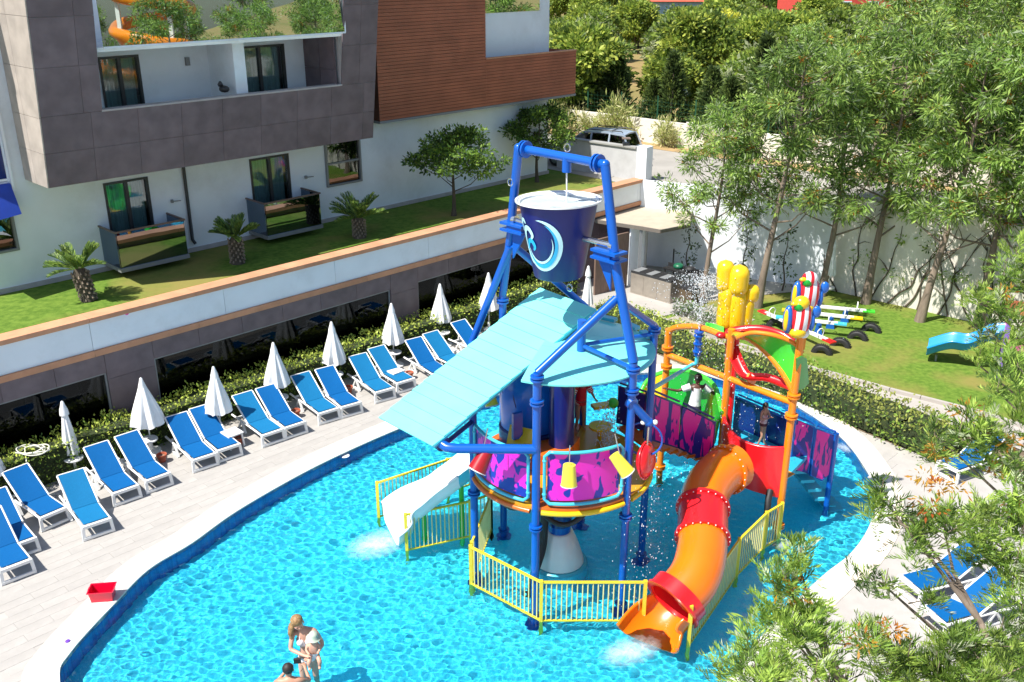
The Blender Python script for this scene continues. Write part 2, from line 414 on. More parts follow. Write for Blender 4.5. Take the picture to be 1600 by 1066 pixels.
# ================================================================== TERRACE WALL
M_terra = mat('terracotta_board', (.56,.27,.15), .7, var=.10, scale=2, stretch=(1,1,1), bump=.15, bscale=25, dirt=.12)
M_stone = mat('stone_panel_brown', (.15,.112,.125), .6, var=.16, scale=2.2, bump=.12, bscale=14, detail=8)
M_seam = mat('stone_seam', (.42,.39,.39), .8)
M_dark = mat('dark_metal', (.03,.032,.035), .4, var=.1)
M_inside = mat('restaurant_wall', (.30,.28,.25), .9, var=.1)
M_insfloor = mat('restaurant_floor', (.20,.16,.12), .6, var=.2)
M_greyp = mat('grey_metal', (.22,.23,.24), .45, var=.05)
G_rest = glass('restaurant_glass', (.30,.32,.34), .0, .01, (.30,.33,.36))
tw = thing('terrace_wall', fa(10, DT, 0), 'long stone faced retaining wall with terracotta coping above the row of sun loungers', 'wall')
S0, S1 = -30, 32.7
# openings in the stone face (s range), read off the photograph
OPEN = [(-4.0, 9.25), (10.6, 19.0), (20.2, 27.3)]
ZO = 2.1
# the white band, in long panels
x = S0; k = 0
while x < S1-.1:
    e = min(x+3.9, S1)
    MB().fbox(x+.006, e-.006, DT-.2, DT+.03, 2.83, 3.60).build('band_panel', M_white, tw); x = e
MB().fbox(S0, S1, DT-.3, DT-.21, 2.4, 3.62).build('band_core', M_inside, tw)
x = S0
while x < S1-.1:
    e = min(x+3.0, S1)
    MB().fbox(x+.004, e-.004, DT-.42, DT+.10, 3.62, 3.745).build('coping_board', M_terra, tw)
    MB().fbox(x+.004, e-.004, DT-.22, DT+.09, 2.66, 2.825).build('lower_board', M_terra, tw); x = e
# stone panels over and between the openings
def in_open(a, b): return any(a >= o0-.01 and b <= o1+.01 for o0, o1 in OPEN)
edges = sorted(set([S0, S1]+[e for o in OPEN for e in o]))
for a, b in zip(edges, edges[1:]):
    nn = max(1, round((b-a)/1.34)); st = (b-a)/nn
    for i in range(nn):
        p, q = a+i*st, a+(i+1)*st
        if q < -1: continue
        for z0, z1 in (((ZO, 2.655),) if in_open(p, q) else ((0, .95), (.95, 1.9), (1.9, 2.655))):
            MB().fbox(p+.005, q-.005, DT-.1, DT+random.uniform(0,.003), z0+.004, z1-.004).build('stone_panel', M_stone, tw)
back = MB()
for a, b in zip(edges, edges[1:]): back.fbox(a, b, DT-.28, DT-.102, ZO if in_open(a,b) else 0, 2.655)
back.build('wall', M_seam, tw)
for o0, o1 in OPEN:
    f = MB(); f.fbox(o0, o1, DT-.12, DT-.05, ZO-.05, ZO); f.fbox(o0, o0+.05, DT-.12, DT-.05, 0, ZO-.05); f.fbox(o1-.05, o1, DT-.12, DT-.05, 0, ZO-.05)
    fr = f.build('window_frame', M_greyp, tw)
    m_ = MB(); nn = 4; st = (o1-o0-.1)/nn
    for i in range(nn): MB().fbox(o0+.052+i*st, o0+.046+(i+1)*st, DT-.10, DT-.09, .02, ZO-.05).build('pane', G_rest, fr)
# rooms behind the glass
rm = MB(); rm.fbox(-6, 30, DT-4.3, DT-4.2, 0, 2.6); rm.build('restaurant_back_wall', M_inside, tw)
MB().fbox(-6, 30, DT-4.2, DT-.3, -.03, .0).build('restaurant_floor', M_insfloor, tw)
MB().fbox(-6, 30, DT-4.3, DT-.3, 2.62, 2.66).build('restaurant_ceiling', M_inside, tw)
M_iw = mat('interior_pale_wall', (.5,.52,.55), .9, var=.03)
for a, b in ((7.6,9.0),(17.6,18.6)): MB().fbox(a, b, DT-1.7, DT-1.55, 0, 2.6).build('interior_pier', M_iw, tw)
for a, b in ((9.05, 9.2),(18.65, 18.95)): MB().fbox(a, b, DT-1.5, DT-.3, 0, 2.6).build('curtain', M_dark, tw)
M_ttop = mat('table_wood_dark', (.10,.06,.04), .5, var=.2)
M_paper = mat('paper_mat', (.62,.62,.64), .8, var=.02)
k = 0
for s_, d_ in ((7.2,1.0),(8.7,1.3),(12.0,1.0),(13.6,1.2),(15.3,1.0),(16.8,1.2),(18.4,2.2),(21.3,1.0),(23.2,1.2),(25.2,1.1)):
    names = ['in the leftmost window','in the leftmost window beside the pale pier','at the left end of the middle window','second from left in the middle window','third from left in the middle window','fourth from left in the middle window','beside the pier of the middle window','at the left end of the right window','amid the right window','near the right end of the right window']
    t = thing('dining_table', fa(s_, DT-d_, 0), 'dark table with paper mats '+names[k], 'table', 'dining tables behind the terrace glass', FROT)
    OFF[t.name] = (0,0,0)
    MB().box((0,0,.73),(1.1,.75,.04)).build('tabletop', M_ttop, t)
    for a in (-1,1):
        for b in (-1,1): MB().box((a*.48,b*.31,.35),(.05,.05,.7)).build('leg', M_dark, t)
    for a in (-1,1): p = MB().box((a*.27,-.12,.756),(.42,.30,.006)).build('place_mat', M_paper, t)
    for a in (-1,1):
        for b in (-1,1):
            lb = 'dark dining chair at the table '+names[k]+(', window side' if b < 0 else ', inner side')+(' left' if a < 0 else ' right')
            x, y, _ = fa(s_+a*.28, DT-d_-b*.62*1, 0)
            c = thing('dining_chair', (x,y,0), 'dark chair, '+('window side ' if b < 0 else 'inner side ')+('left, ' if a < 0 else 'right, ')+'of the table '+names[k], 'chair', 'dining chairs behind the terrace glass', FROT+(0 if b>0 else PI))
            OFF[c.name] = (0,0,0)
            MB().box((0,0,.44),(.42,.42,.05)).build('seat', M_ttop, c); MB().box((0,-.19,.68),(.42,.04,.4)).build('backrest', M_ttop, c)
            for u in (-1,1):
                for v in (-1,1): MB().box((u*.18,v*.18,.21),(.035,.035,.42)).build('leg', M_dark, c)
    k += 1
# the terrace lawn, as its own sheet over the fill
lawn_t = MB().add([fa(S0,DT-.3,T+.02), fa(S1-.1,DT-.3,T+.02), fa(S1-.1,-34.5,T+.02), fa(S0,-34.5,T+.02)], [(0,1,2,3)])
struct('terrace_lawn', lawn_t, M_lawn)
# return face of the terrace at its end
end = MB(); end.fbox(S1-.15, S1, DT-6, DT-.45, 2.3, 3.6)
# ================================================================== HOTEL
ht = thing('hotel_building', fa(20, DB, T), 'modern hotel with stone clad upper box, brown board cladding and white walls', 'building')
M_stone_lit = mat('stone_panel_sunlit', (.42,.37,.33), .6, var=.12, scale=2.2, bump=.12, bscale=14, detail=8)
M_brown = mat('brown_cladding_board', (.36,.11,.055), .55, var=.12, scale=1.2, bump=.1, stretch=(1,1,1))
M_brownd = mat('brown_cladding_gap', (.12,.05,.03), .8)
G_door = glass('door_glass', (.80,.88,.88), .05)
G_mirror = glass('mirror_glass', (.10,.15,.14), .62, .006, (.80,.95,.90))
G_blue = glass('blue_curtain_glass', (.005,.012,.05), .06, .02, (.35,.5,1))
M_bluepane = mat('blue_spandrel', (.008,.02,.12), .15, var=.1, spec=.6)
M_curt = mat('curtain_teal', (.42,.52,.52), .9, var=.12, scale=3, stretch=(8,8,.3))
# white main wall with its openings left out
ZW = [T-.3, 12.6]
holes = [(11.85,13.27,4.15,6.12),(16.88,18.43,4.15,6.15),(19.93,21.5,4.7,6.4),(12.28,13.52,8.0,9.78),(16.7,18.62,8.0,9.8),(7.7,9.15,4.6,6.35)]
def wall_with_holes(mb, s0, s1, d0, d1, z0, z1, holes):
    ss = sorted(set([s0,s1]+[h[i] for h in holes for i in (0,1) if s0 < h[i] < s1])); zz = sorted(set([z0,z1]+[h[i] for h in holes for i in (2,3) if z0 < h[i] < z1]))
    for a, b in zip(ss, ss[1:]):
        run = None
        for c, d in zip(zz, zz[1:]):
            m1, m2 = (a+b)/2, (c+d)/2
            if any(h[0] < m1 < h[1] and h[2] < m2 < h[3] for h in holes):
                if run: mb.fbox(a,b,d0,d1,*run); run = None
            else: run = (run[0], d) if run else (c, d)
        if run: mb.fbox(a,b,d0,d1,*run)
mb = MB(); wall_with_holes(mb, 7.5, 31.84, DB-.25, DB, ZW[0], 6.5, holes); wall_with_holes(mb, 7.5, 31.84, DB-.25, DB, 6.5, ZW[1], [(12.28,13.52,8.0,9.78),(16.7,18.62,8.0,9.8),(7.7,9.22,6.6,12.4),(28.6,31.2,10.45,12.6)])
mb.fbox(31.59, 31.84, DB-16, DB-.25, ZW[0], ZW[1]); mb.fbox(7.5, 31.59, DB-16, DB-15.8, ZW[0], ZW[1]); mb.fbox(7.5,7.7, DB-15.8, DB-.25, ZW[0], ZW[1])
mb.build('wall', M_white, ht)
mb = MB().fbox(7.4, 31.95, DB-16.1, DB+.05, 12.6, 12.9); mb.build('roof', M_greyp, ht)
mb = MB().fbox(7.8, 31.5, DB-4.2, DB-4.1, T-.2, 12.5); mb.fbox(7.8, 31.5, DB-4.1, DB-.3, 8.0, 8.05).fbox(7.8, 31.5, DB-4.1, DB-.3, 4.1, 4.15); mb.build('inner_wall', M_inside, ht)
# plinth strip where the wall meets the lawn
MB().fbox(8, 31.9, DB+.002, DB+.05, T, T+.16).build('plinth', M_seam, ht)
# sliding doors and windows
def slider(s0, s1, z0, z1, d, curtain=True, mull=True, frame=M_dark, g=G_door):
    f = MB(); t = .07
    f.fbox(s0,s1,d-.12,d+.03,z1-t,z1); f.fbox(s0,s1,d-.12,d+.03,z0,z0+t); f.fbox(s0,s0+t,d-.12,d+.03,z0+t,z1-t); f.fbox(s1-t,s1,d-.12,d+.03,z0+t,z1-t)
    m = (s0+s1)/2
    if mull: f.fbox(m-.05,m+.05,d-.10,d+.01,z0+t,z1-t)
    fr = f.build('window', frame, ht)
    for a, b in ((s0+t, m-.05), (m+.05, s1-t)) if mull else ((s0+t, s1-t),):
        MB().fbox(a, b, d-.07, d-.06, z0+t, z1-t).build('pane', g, fr)
    if curtain:
        rows = []
        for z in (z1-.03, z0+.05):
            rows.append([fa(s0+.05+(s1-s0-.1)*i/60, d-.30+.05*math.sin(i*1.35)+.02*math.sin(i*.4), z) for i in range(61)])
        MB().sheet(rows).build('curtain', M_curt, fr, 60)
    return fr
slider(11.85,13.27,4.15,6.12,DB); slider(16.88,18.43,4.15,6.15,DB); slider(12.28,13.52,8.05,9.78,DB); slider(16.7,18.62,8.05,9.8,DB)
w1 = slider(19.93,21.5,4.7,6.4,DB+.06,False,False,M_greyp,glass('shop_glass',(.25,.28,.3),.08))
MB().fbox(20.0,21.43,DB-.03,DB+.05,5.5,5.56).build('glazing_bar', M_greyp, w1)
M_yel = mat('toy_yellow', (.75,.50,.02), .35, var=.03)
toy = MB(); toy.ball(fa(20.95,DB-.45,5.05), .26, 14, 0, (1.3,1,.9)); 
sit = toy.build('display_figure', M_yel, None, 50); tag(sit, 'yellow rounded shape standing inside the narrow ground floor window', 'ornament')
# stone clad box
D0 = DB+1.65; LEAN = .7/4.7; ZB = 6.58; SL, SR = 9.70, 20.9; OL, OR = 11.38, 19.48; OB, OT = 8.53, 10.22; ZTOP = 12.8
def fl(z): return D0+(z-ZB)*LEAN
def clad(s0, s1, z0, z1, name='stone_panel', g=.004, m=M_stone, jit=.003):
    j = random.uniform(0, jit); p = []
    for z in (z0+g, z1-g):
        for a, b in ((s0+g, fl(z)+j), (s1-g, fl(z)+j), (s1-g, fl(z)-.035), (s0+g, fl(z)-.035)): p.append(fa(a, b, z))
    return MB().hexa(p).build(name, m, ht)
cols = [SL+i*1.34 for i in range(9)]; cols = [c for c in cols if c < SR-.3]+[SR]
for a, b in zip(cols, cols[1:]):
    for z0, z1 in ((ZB,7.53),(7.53,OB)): clad(a, b, z0, z1)
for z0, z1 in ((OB,9.8),(9.8,11.07),(11.07,12.4)):
    clad(SL, 10.85, z0, z1); clad(10.85, OL, z0, z1); clad(OR, 20.2, z0, z1); clad(20.2, SR, z0, z1)
def slab(mb, s0, s1, z0, z1, back, gap=.036):
    p = []
    for z in (z0, z1):
        for a, b in ((s0, fl(z)-gap), (s1, fl(z)-gap), (s1, back), (s0, back)): p.append(fa(a, b, z))
    mb.hexa(p)
mb = MB(); slab(mb, SL+.04, SR-.04, ZB+.02, OB-.02, fl(7)-.30); slab(mb, SL+.04, OL-.03, OB-.02, ZTOP, DB+.0); slab(mb, OR+.03, SR-.04, OB-.02, ZTOP, DB+.0)
slab(mb, SL+.04, SR-.04, ZB+.02, ZB+.2, DB+.0)
mb.build('box_core', M_seam, ht)
# soffit and balcony floor
mb = MB(); slab(mb, SL+.05, SR-.05, 8.0, 8.06, DB); mb.build('balcony_floor', M_greyp, ht)
mb = MB(); slab(mb, OL-.1, OR+.1, OT-.12, OT, DB+.0, .1); mb.build('upper_floor_slab', M_white, ht)
mb = MB(); slab(mb, OL-.02, OR+.02, OB-.02, OB+.03, fl(8.5)-.34, -.02); mb.build('parapet_cap', M_seam, ht)
# end faces of the box: same stone, sunlight put into a paler colour
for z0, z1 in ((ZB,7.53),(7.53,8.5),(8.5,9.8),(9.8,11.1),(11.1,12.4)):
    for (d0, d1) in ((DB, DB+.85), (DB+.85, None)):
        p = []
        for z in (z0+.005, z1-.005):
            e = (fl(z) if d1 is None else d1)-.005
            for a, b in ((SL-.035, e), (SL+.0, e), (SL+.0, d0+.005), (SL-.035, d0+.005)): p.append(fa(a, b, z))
        MB().hexa(p).build('end_panel', M_stone_lit, ht)
MB().fbox(9.24, 9.31, DB+.03, DB+.12, 6.3, 12.4).build('edge_trim', M_white, ht)
# partition between the balconies and stone lining at its right end
mb = MB(); mb.fbox(15.8, 16.2, DB, DB+1.55, 8.06, OT-.12); mb.build('partition_wall', M_white, ht)
mb = MB(); mb.fbox(15.0,15.12,DB,DB+.10,9.35,9.6); mb.build('wall_light', M_greyp, ht)
for i in range(2):
    for z0, z1 in ((8.06,9.0),(9.0,OT-.13)):
        MB().fbox(OR-.10, OR-.07, DB+.02+i*.9, DB+.90+i*.9, z0+.005, z1-.005).build('lining_panel', M_stone, ht)
# upper mirror glass balustrade
p = []
for z in (OT+.0, OT+1.35):
    for a, b in ((OL+.17, fl(OT)+.03), (OR+.08, fl(OT)+.03), (OR+.08, fl(OT)+.015), (OL+.17, fl(OT)+.015)): p.append(fa(a, b, z))
bal = MB().hexa(p).build('glass_balustrade', G_mirror, ht)
MB().beam(fa(OL+.17, fl(OT)+.035, OT), fa(OR+.08, fl(OT)+.035, OT), .05, .05).build('glass_rail', M_white, bal)
MB().beam(fa(OR+.09, fl(OT)+.03, OT), fa(OR+.09, fl(OT)+.03, OT+1.35), .04, .04).build('glass_post', M_white, bal)
# object on the parapet balcony
hb = MB(); hb.ball(fa(15.45,D0-.32+.1,8.72), .14, 10, 0, (1.2,1,.8)); hb.lathe([(.06,0),(.09,.06),(.03,.16)], fa(15.35,D0-.25,8.80), 10)
tag(hb.build('dark_bag', M_dark, None, 50), 'small dark bag lying on the upper balcony parapet', 'bag')
# brown boards: s 22.05..32.95, lying in a plane .6 m out
DBR = DB+.6; BL, BR_, BZ, BP = 22.05, 32.95, 6.9, 8.72
def boards(name, s0, s1, z0, z1):
    hgt = .12; nn = max(1, round((z1-z0)/hgt)); st = (z1-z0)/nn
    for i in range(nn):
        MB().fbox(s0, s1, DBR-.02, DBR+random.uniform(0,.004), z0+i*st+.008, z0+(i+1)*st-.008).build(name, M_brown, ht)
boards('cladding_board', BL, 27.5, BZ, BP+.0); boards('cladding_board', 27.505, BR_, BZ, BP); boards('cladding_board', BL, 27.48, BP, 12.6)
mb = MB(); mb.fbox(BL, 27.48, DB, DBR-.021, BZ+.01, 12.6).fbox(27.48, BR_, DBR-.18, DBR-.021, BZ+.01, BP-.01); mb.build('cladding_backing', M_brownd, ht)
MB().fbox(BL-.02, BR_+.02, DB-1.2, DBR+.015, BZ-.09, BZ-.002).build('soffit_trim', M_greyp, ht)
MB().fbox(27.49, BR_+.03, DBR-.2, DBR+.02, BP+.003, BP+.05).build('parapet_cap', M_terra, ht)
MB().fbox(BR_-.03, BR_, DB-8, DBR-.022, BZ, BP).build('cladding_return', M_brown, ht)
MB().fbox(28.62, 31.18, DB+.01, DB+.04, 10.42, 12.0).build('glass_panel', G_mirror, ht)
MB().fbox(27.49, 28.6, DB, DB+.03, 10.42, 12.6).build('glass_panel', G_mirror, ht)
# black recess between the box and the boards
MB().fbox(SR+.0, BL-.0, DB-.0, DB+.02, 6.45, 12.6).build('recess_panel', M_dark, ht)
# drainpipe
MB().tube([fa(14.47,DB+.07,6.55), fa(14.47,DB+.07,3.85), fa(14.5,DB+.17,3.72)], .055, 10).build('drainpipe', M_dark, ht, 40)
# ground floor balconies
for s0, s1 in ((11.5,13.75),(16.6,18.85)):
    b = MB().fbox(s0, s1, DB+.002, DB+1.2, 3.62, 3.74).build('balcony', M_greyp, ht)
    MB().fbox(s0+.05, s1-.05, DB+1.13, DB+1.15, 3.74, 4.82).build('glass_panel', glass('balcony_glass_front',(.02,.03,.04),.30,.01,(.62,.78,.95)), b)
    MB().fbox(s0+.02, s0+.035, DB+.01, DB+1.13, 3.74, 4.82).build('glass_panel', glass('balcony_glass_side',(.25,.30,.33),.25,.05,(.6,.75,.9)), b)
    MB().fbox(s1-.035, s1-.02, DB+.01, DB+1.13, 3.74, 4.82).build('glass_panel', MATS['balcony_glass_side'], b)
    r = MB(); r.fbox(s0-.01, s1+.01, DB+1.12, DB+1.17, 4.83, 4.88).fbox(s0-.01, s0+.04, DB+.0, DB+1.12, 4.83, 4.88).fbox(s1-.04, s1+.01, DB+.0, DB+1.12, 4.83, 4.88)
    r.build('handrail', mat('bronze_rail', (.16,.10,.08), .4), b)
    l = MB(); l.beam(fa(s1-.1+.25, DB+.06, 5.22), fa(s1+.45, DB+.16, 5.22), .03, .03).beam(fa(s1+.2,DB,5.22),fa(s1+.2,DB+.1,5.22),.06,.1); l.build('wall_light', M_greyp, ht)
# blue curtain wall at the left end
f = MB(); 
for z in (6.62, 7.85, 9.05, 10.3, 11.5): f.fbox(7.5, 9.2, DB-.05, DB+.03, z, z+.06)
for s_ in (7.5, 9.19): f.fbox(s_, s_+.05, DB-.05, DB+.025, 6.6, 12.4)
cw = f.build('curtain_wall', M_white, ht)
for i in range(1):
    for z0, z1 in ((6.68,7.85),(7.91,9.05),(9.11,10.3),(10.36,11.5)): MB().fbox(7.56, 9.20, DB-.03, DB-.02, z0, z1).build('pane', M_bluepane, cw)
aw = MB(); aw.hexa([fa(7.5,DB+.9,5.66), fa(9.22,DB+.55,5.75), fa(9.22,DB+.001,5.75), fa(7.5,DB+.001,5.66), fa(7.5,DB+.1,6.55), fa(9.22,DB+.1,6.55), fa(9.22,DB+.001,6.55), fa(7.5,DB+.001,6.55)])
aw.build('awning', mat('awning_blue', (.01,.05,.38), .7, var=.08), ht)
slider(7.7,9.15,4.6,6.35,DB+.02,False,True,M_greyp,MATS['shop_glass'])
# ================================================================== END OF TERRACE, PLATEAU, GARDEN WALLS
gw = thing('garden_divider_wall', fa(32.6, -29, T), 'grey garden divider wall with flat cap in front of the parked car', 'wall')
ga, gb = at(872,262,T), at(1000,283,T)
gd = (np.array(gb)-np.array(ga)); gl_ = np.linalg.norm(gd[:2]); gu = gd/gl_
M_greyw = mat('grey_render', (.50,.50,.51), .8, var=.05, bump=.1, dirt=.12)
MB().beam((ga[0],ga[1],T+.66), (gb[0],gb[1],T+.66), .2, 1.48).build('wall_body', M_greyw, gw)
MB().beam((ga[0],ga[1],T+1.43), (gb[0]-gu[0]*.2,gb[1]-gu[1]*.2,T+1.43), .34, .07).build('wall_cap', mat('cap_grey', (.35,.35,.33), .8, dirt=.1), gw)
MB().box((gb[0]+.15,gb[1],T+.72), (.5,.5,1.6), math.atan2(gu[1],gu[0])).build('end_pier', M_white, gw)
lp = at(975,240,T+1.25)
pl = thing('wall_lantern', (ga[0]+gd[0]*.82, ga[1]+gd[1]*.82, T+1.467), 'black square lantern on the end of the grey divider wall', 'lantern')
OFF[pl.name] = (0,0,0)
MB().box((0,0,.06),(.28,.28,.12)).build('base', M_dark, pl); MB().box((0,0,.30),(.36,.36,.04)).build('lantern_cap', mat('lantern_cap_bronze',(.2,.15,.12),.6), pl)
for a in (-1,1):
    for b in (-1,1): MB().box((a*.12,b*.12,.20),(.02,.02,.18)).build('strut', M_dark, pl)
ww = thing('garden_wall', (wall_corner[0], wall_corner[1], 0), 'tall white garden wall with dappled shade behind the play lawn trees', 'wall')
def wseg(a, b, z0, z1, th, mats, nm, parent, step=4.0):
    a = np.array(a[:2]); b = np.array(b[:2]); L = np.linalg.norm(b-a); k = max(1, round(L/step))
    for i in range(k):
        p = a+(b-a)*i/k; q = a+(b-a)*(i+1)/k; e = (q-p)/np.linalg.norm(q-p)*.004
        MB().beam((*(p+e),(z0+z1)/2), (*(q-e),(z0+z1)/2), th, z1-z0).build(nm, mats, parent)
wseg(wall_corner, wall_end, -.05, 3.85, .22, M_wwall, 'wall_panel', ww)
cap = MB().beam((*wall_corner[:2],3.87),(*wall_end[:2],3.87),.3,.05); cap.build('wall_cap', mat('wall_cap_grey', (.30,.29,.27), .8, dirt=.15), ww)
w2 = thing('kitchen_wall', (corner_t[0], corner_t[1], 0), 'white wall behind the poolside kitchen below the car park', 'wall')
wseg(corner_t, wall_corner, -.05, 3.7, .22, M_white, 'wall_panel', w2)
plate = flat([fa(S1-.1,-34.5,0)[:2], fa(S1-.1,DT-.3,0)[:2], corner_t[:2], wall_corner[:2], wall_end[:2], (60,18), at(1500,290,T)[:2], at(1250,255,T)[:2], at(1075,232,T)[:2], at(960,216,T)[:2], at(860,203,T)[:2], fa(33,-52,0)[:2]], [], T+.03)
struct('parking_area', plate, M_asph)
# far boundary wall with piers
bw = thing('boundary_wall', at(960,216,T), 'low whitewashed boundary wall with piers along the far side of the car park', 'wall')
bl = [at(700,180,T), at(860,203,T), at(960,216,T), at(1075,233,T), at(1250,257,T), at(1600,310,T), (40,34,T), (60,24,T)]
for a, b in zip(bl, bl[1:]):
    wseg(a, b, T, T+1.25, .2, M_wwall, 'wall_panel', bw, 3.6)
    L = math.dist(a[:2], b[:2]); k = max(1, round(L/3.6))
    for i in range(k):
        x = a[0]+(b[0]-a[0])*i/k; y = a[1]+(b[1]-a[1])*i/k
        MB().box((x,y,T+.66),(.30,.30,1.36)).build('pier', M_wwall, bw)
verge = MB()
for a, b in zip(bl, bl[1:]):
    dx, dy = b[0]-a[0], b[1]-a[1]; l = math.hypot(dx, dy); nx, ny = dy/l, -dx/l
    verge.add([(a[0],a[1],T+.05),(a[0]+nx*1.3-nx*.0,a[1]+ny*1.3,T+.04),(b[0]+nx*1.3,b[1]+ny*1.3,T+.04),(b[0],b[1],T+.05)], [(0,1,2,3)])
struct('dry_verge', verge, mat('dry_grass_soil', (.42,.27,.13), .95, col2=(.30,.22,.09), scale=2, bump=.5, bscale=30))
# ================================================================== WATER PLAY TOWER
def plastic(name, col, var=.04, rough=.28): return mat(name, col, rough, var=var, scale=1.5, spec=.5, coat=.3, bump=.03, bscale=6, dirt=.05)
P_blue = plastic('play_blue', (.003,.095,.46)); P_navy = plastic('play_navy', (.006,.02,.17)); P_cyan = plastic('play_cyan_board', (.20,.78,.72))
P_lcyan = plastic('play_light_cyan', (.06,.50,.66)); P_yel = plastic('play_yellow', (.85,.55,.01)); P_ylw = plastic('play_lemon', (.85,.80,.06))
P_orange = plastic('play_orange', (.85,.24,.01)); P_or2 = plastic('tube_orange', (.88,.175,.005)); P_red = plastic('play_red', (.78,.012,.018)); P_green = plastic('play_green', (.07,.62,.04))
P_dgreen = plastic('play_deep_green', (.01,.33,.03)); P_white = plastic('play_white', (.80,.82,.82)); P_dorange = plastic('play_deep_orange', (.62,.13,.01)); P_amber = plastic('platform_amber', (.60,.30,.01))
M_chrome = mat('steel_bright', (.65,.66,.68), .25, metal=1, var=.05)
M_black = mat('black_rubber', (.02,.02,.022), .6, var=.2)
def panel_print(name, c1, c2, sc):      # printed paint splash pattern
    m = bpy.data.materials.new(name); m.use_nodes = True; nt = m.node_tree; N = nt.nodes; b = N['Principled BSDF']
    tc = N.new('ShaderNodeTexCoord'); mp = N.new('ShaderNodeMapping'); mp.inputs['Scale'].default_value = sc
    nz = N.new('ShaderNodeTexNoise'); nz.inputs['Scale'].default_value = 1; nz.inputs['Detail'].default_value = 2.2; nz.inputs['Distortion'].default_value = .6
    cr = N.new('ShaderNodeValToRGB'); cr.color_ramp.elements[0].position = .475; cr.color_ramp.elements[1].position = .50
    cr.color_ramp.elements[0].color = (*c1,1); cr.color_ramp.elements[1].color = (*c2,1)
    _link(nt, tc.outputs['Object'], mp.inputs[0]); _link(nt, mp.outputs[0], nz.inputs['Vector']); _link(nt, nz.outputs['Fac'], cr.inputs[0]); _link(nt, cr.outputs[0], b.inputs['Base Color'])
    b.inputs['Roughness'].default_value = .35; return m
P_print = panel_print('panel_magenta_splash', (.012,.03,.36), (.85,.02,.55), (3.0,3.0,2.4))
P_print2 = panel_print('panel_magenta_flames', (.01,.015,.22), (.75,.01,.30), (5.5,5.5,1.5))
hexc = (1.05, 18.2)
HA, HB, HC, HE, HF, HD = (-.81,17.8), (.47,16.39), (2.31,16.79), (2.96,18.6), (1.64,20.01), (-.20,19.61)
def V3(p, z): return (p[0], p[1], z)
tt = thing('water_play_tower', V3(hexc, WATER), 'tall blue water play tower with tipping frame and sloping turquoise board roof', 'play tower')
def flange(mb, p, z, r=.135): mb.lathe([(r,-.05),(r,-.015)], V3(p,z), 14).lathe([(r,.015),(r,.05)], V3(p,z), 14)
for P_, top, fl_ in ((HA,4.35,(1.9,)),(HB,5.3,(5.2,4.7,1.95)),(HC,5.35,(5.2,4.75,1.95)),(HE,5.4,(5.3,)),(HF,5.3,(5.2,)),(HD,5.75,(5.6,1.2))):
    mb = MB(); mb.tube([V3(P_,FLOOR), V3(P_,top)], .082, 14)
    for z in fl_: flange(mb, P_, z)
    flange(mb, P_, FLOOR+.35); mb.lathe([(.2,0),(.2,.03)], V3(P_,FLOOR), 14)
    mb.build('post', P_blue, tt, 40)
# frame legs: right node over B, C, E; left node over A, D, F
RN, LN = (1.91,17.24,7.3), (-.01,19.25,7.35)
RT, LT = (1.70,17.48,8.98), (.13,19.12,8.98)
def leg(a, b, r=.084): 
    mb = MB().tube([a, b], r, 14); return mb.build('brace', P_blue, tt, 40)
Rn2 = (1.97,17.15,6.5); Ln2 = (-.04,19.3,6.75)
leg(V3(HB,5.3), Rn2); leg(V3(HE,5.4), Rn2, .07); leg(V3(HC,5.35), RN, .095)
lf = at(737,536,4.5); leg(lf, (Ln2[0],Ln2[1],6.9)); MB().tube([lf, (HA[0],HA[1],4.3)], .08, 10).build('tie_bar', P_blue, tt, 40); leg(V3(HD,5.75), (LN[0],LN[1],LN[2])); leg(V3(HF,5.3), (Ln2[0]+.05,Ln2[1]-.02,6.95), .078)
for nd in (RN, LN):
    sg = 1 if nd is RN else -1
    mb = MB(); c = Vector(nd); d = Vector((hexc[0]-nd[0], hexc[1]-nd[1], 0)).normalized(); rz = math.atan2(d.y, d.x)
    for dz in (-.06, .08): mb.box(tuple(c+d*.14+Vector((0,0,dz))), (.62,.36,.05), rz)
    mb.box(tuple(c+d*.2+Vector((0,0,.01))), (.42,.28,.09), rz)
    mb.build('bearing_plate', P_blue, tt)
    g = MB(); b0 = c+Vector((0,0,-.08)); g.add([tuple(b0+d*.42+Vector((0,0,0))), tuple(b0), tuple(b0+Vector((0,0,-.62)))], [(0,1,2)]); 
    pr = MB(); side = Vector((-d.y,d.x,0))*.02
    q = [b0+d*.42, b0+d*.05, b0+d*.05+Vector((0,0,-.6))]
    pr.add([tuple(v+side) for v in q]+[tuple(v-side) for v in q], [(0,1,2),(5,4,3),(0,3,4,1),(1,4,5,2),(2,5,3,0)]); pr.build('gusset', P_blue, tt)
up_r = MB().tube([(RN[0],RN[1],RN[2]+.1), RT], .09, 14); up_r.build('upright', P_blue, tt, 40)
up_l = MB().tube([(LN[0],LN[1],LN[2]+.1), LT], .09, 14); up_l.build('upright', P_blue, tt, 40)
mb = MB().tube([LT, RT], .086, 14); dd = (Vector(RT)-Vector(LT)).normalized()
for f in (.08, .92): mb.lathe([(.17,-.06),(.17,-.02)], tuple(Vector(LT).lerp(Vector(RT), f)), 14, axis=dd).lathe([(.17,.02),(.17,.06)], tuple(Vector(LT).lerp(Vector(RT), f)), 14, axis=dd)
mb.ball(LT, .095, 12).ball(RT, .095, 12)
cb = mb.build('crossbar', P_blue, tt, 40)
mid = Vector(LT).lerp(Vector(RT), .58)
mb = MB().tube([tuple(mid), tuple(mid-Vector((0,0,.28)))], .09, 12); mb.build('water_spout', P_blue, tt, 40)
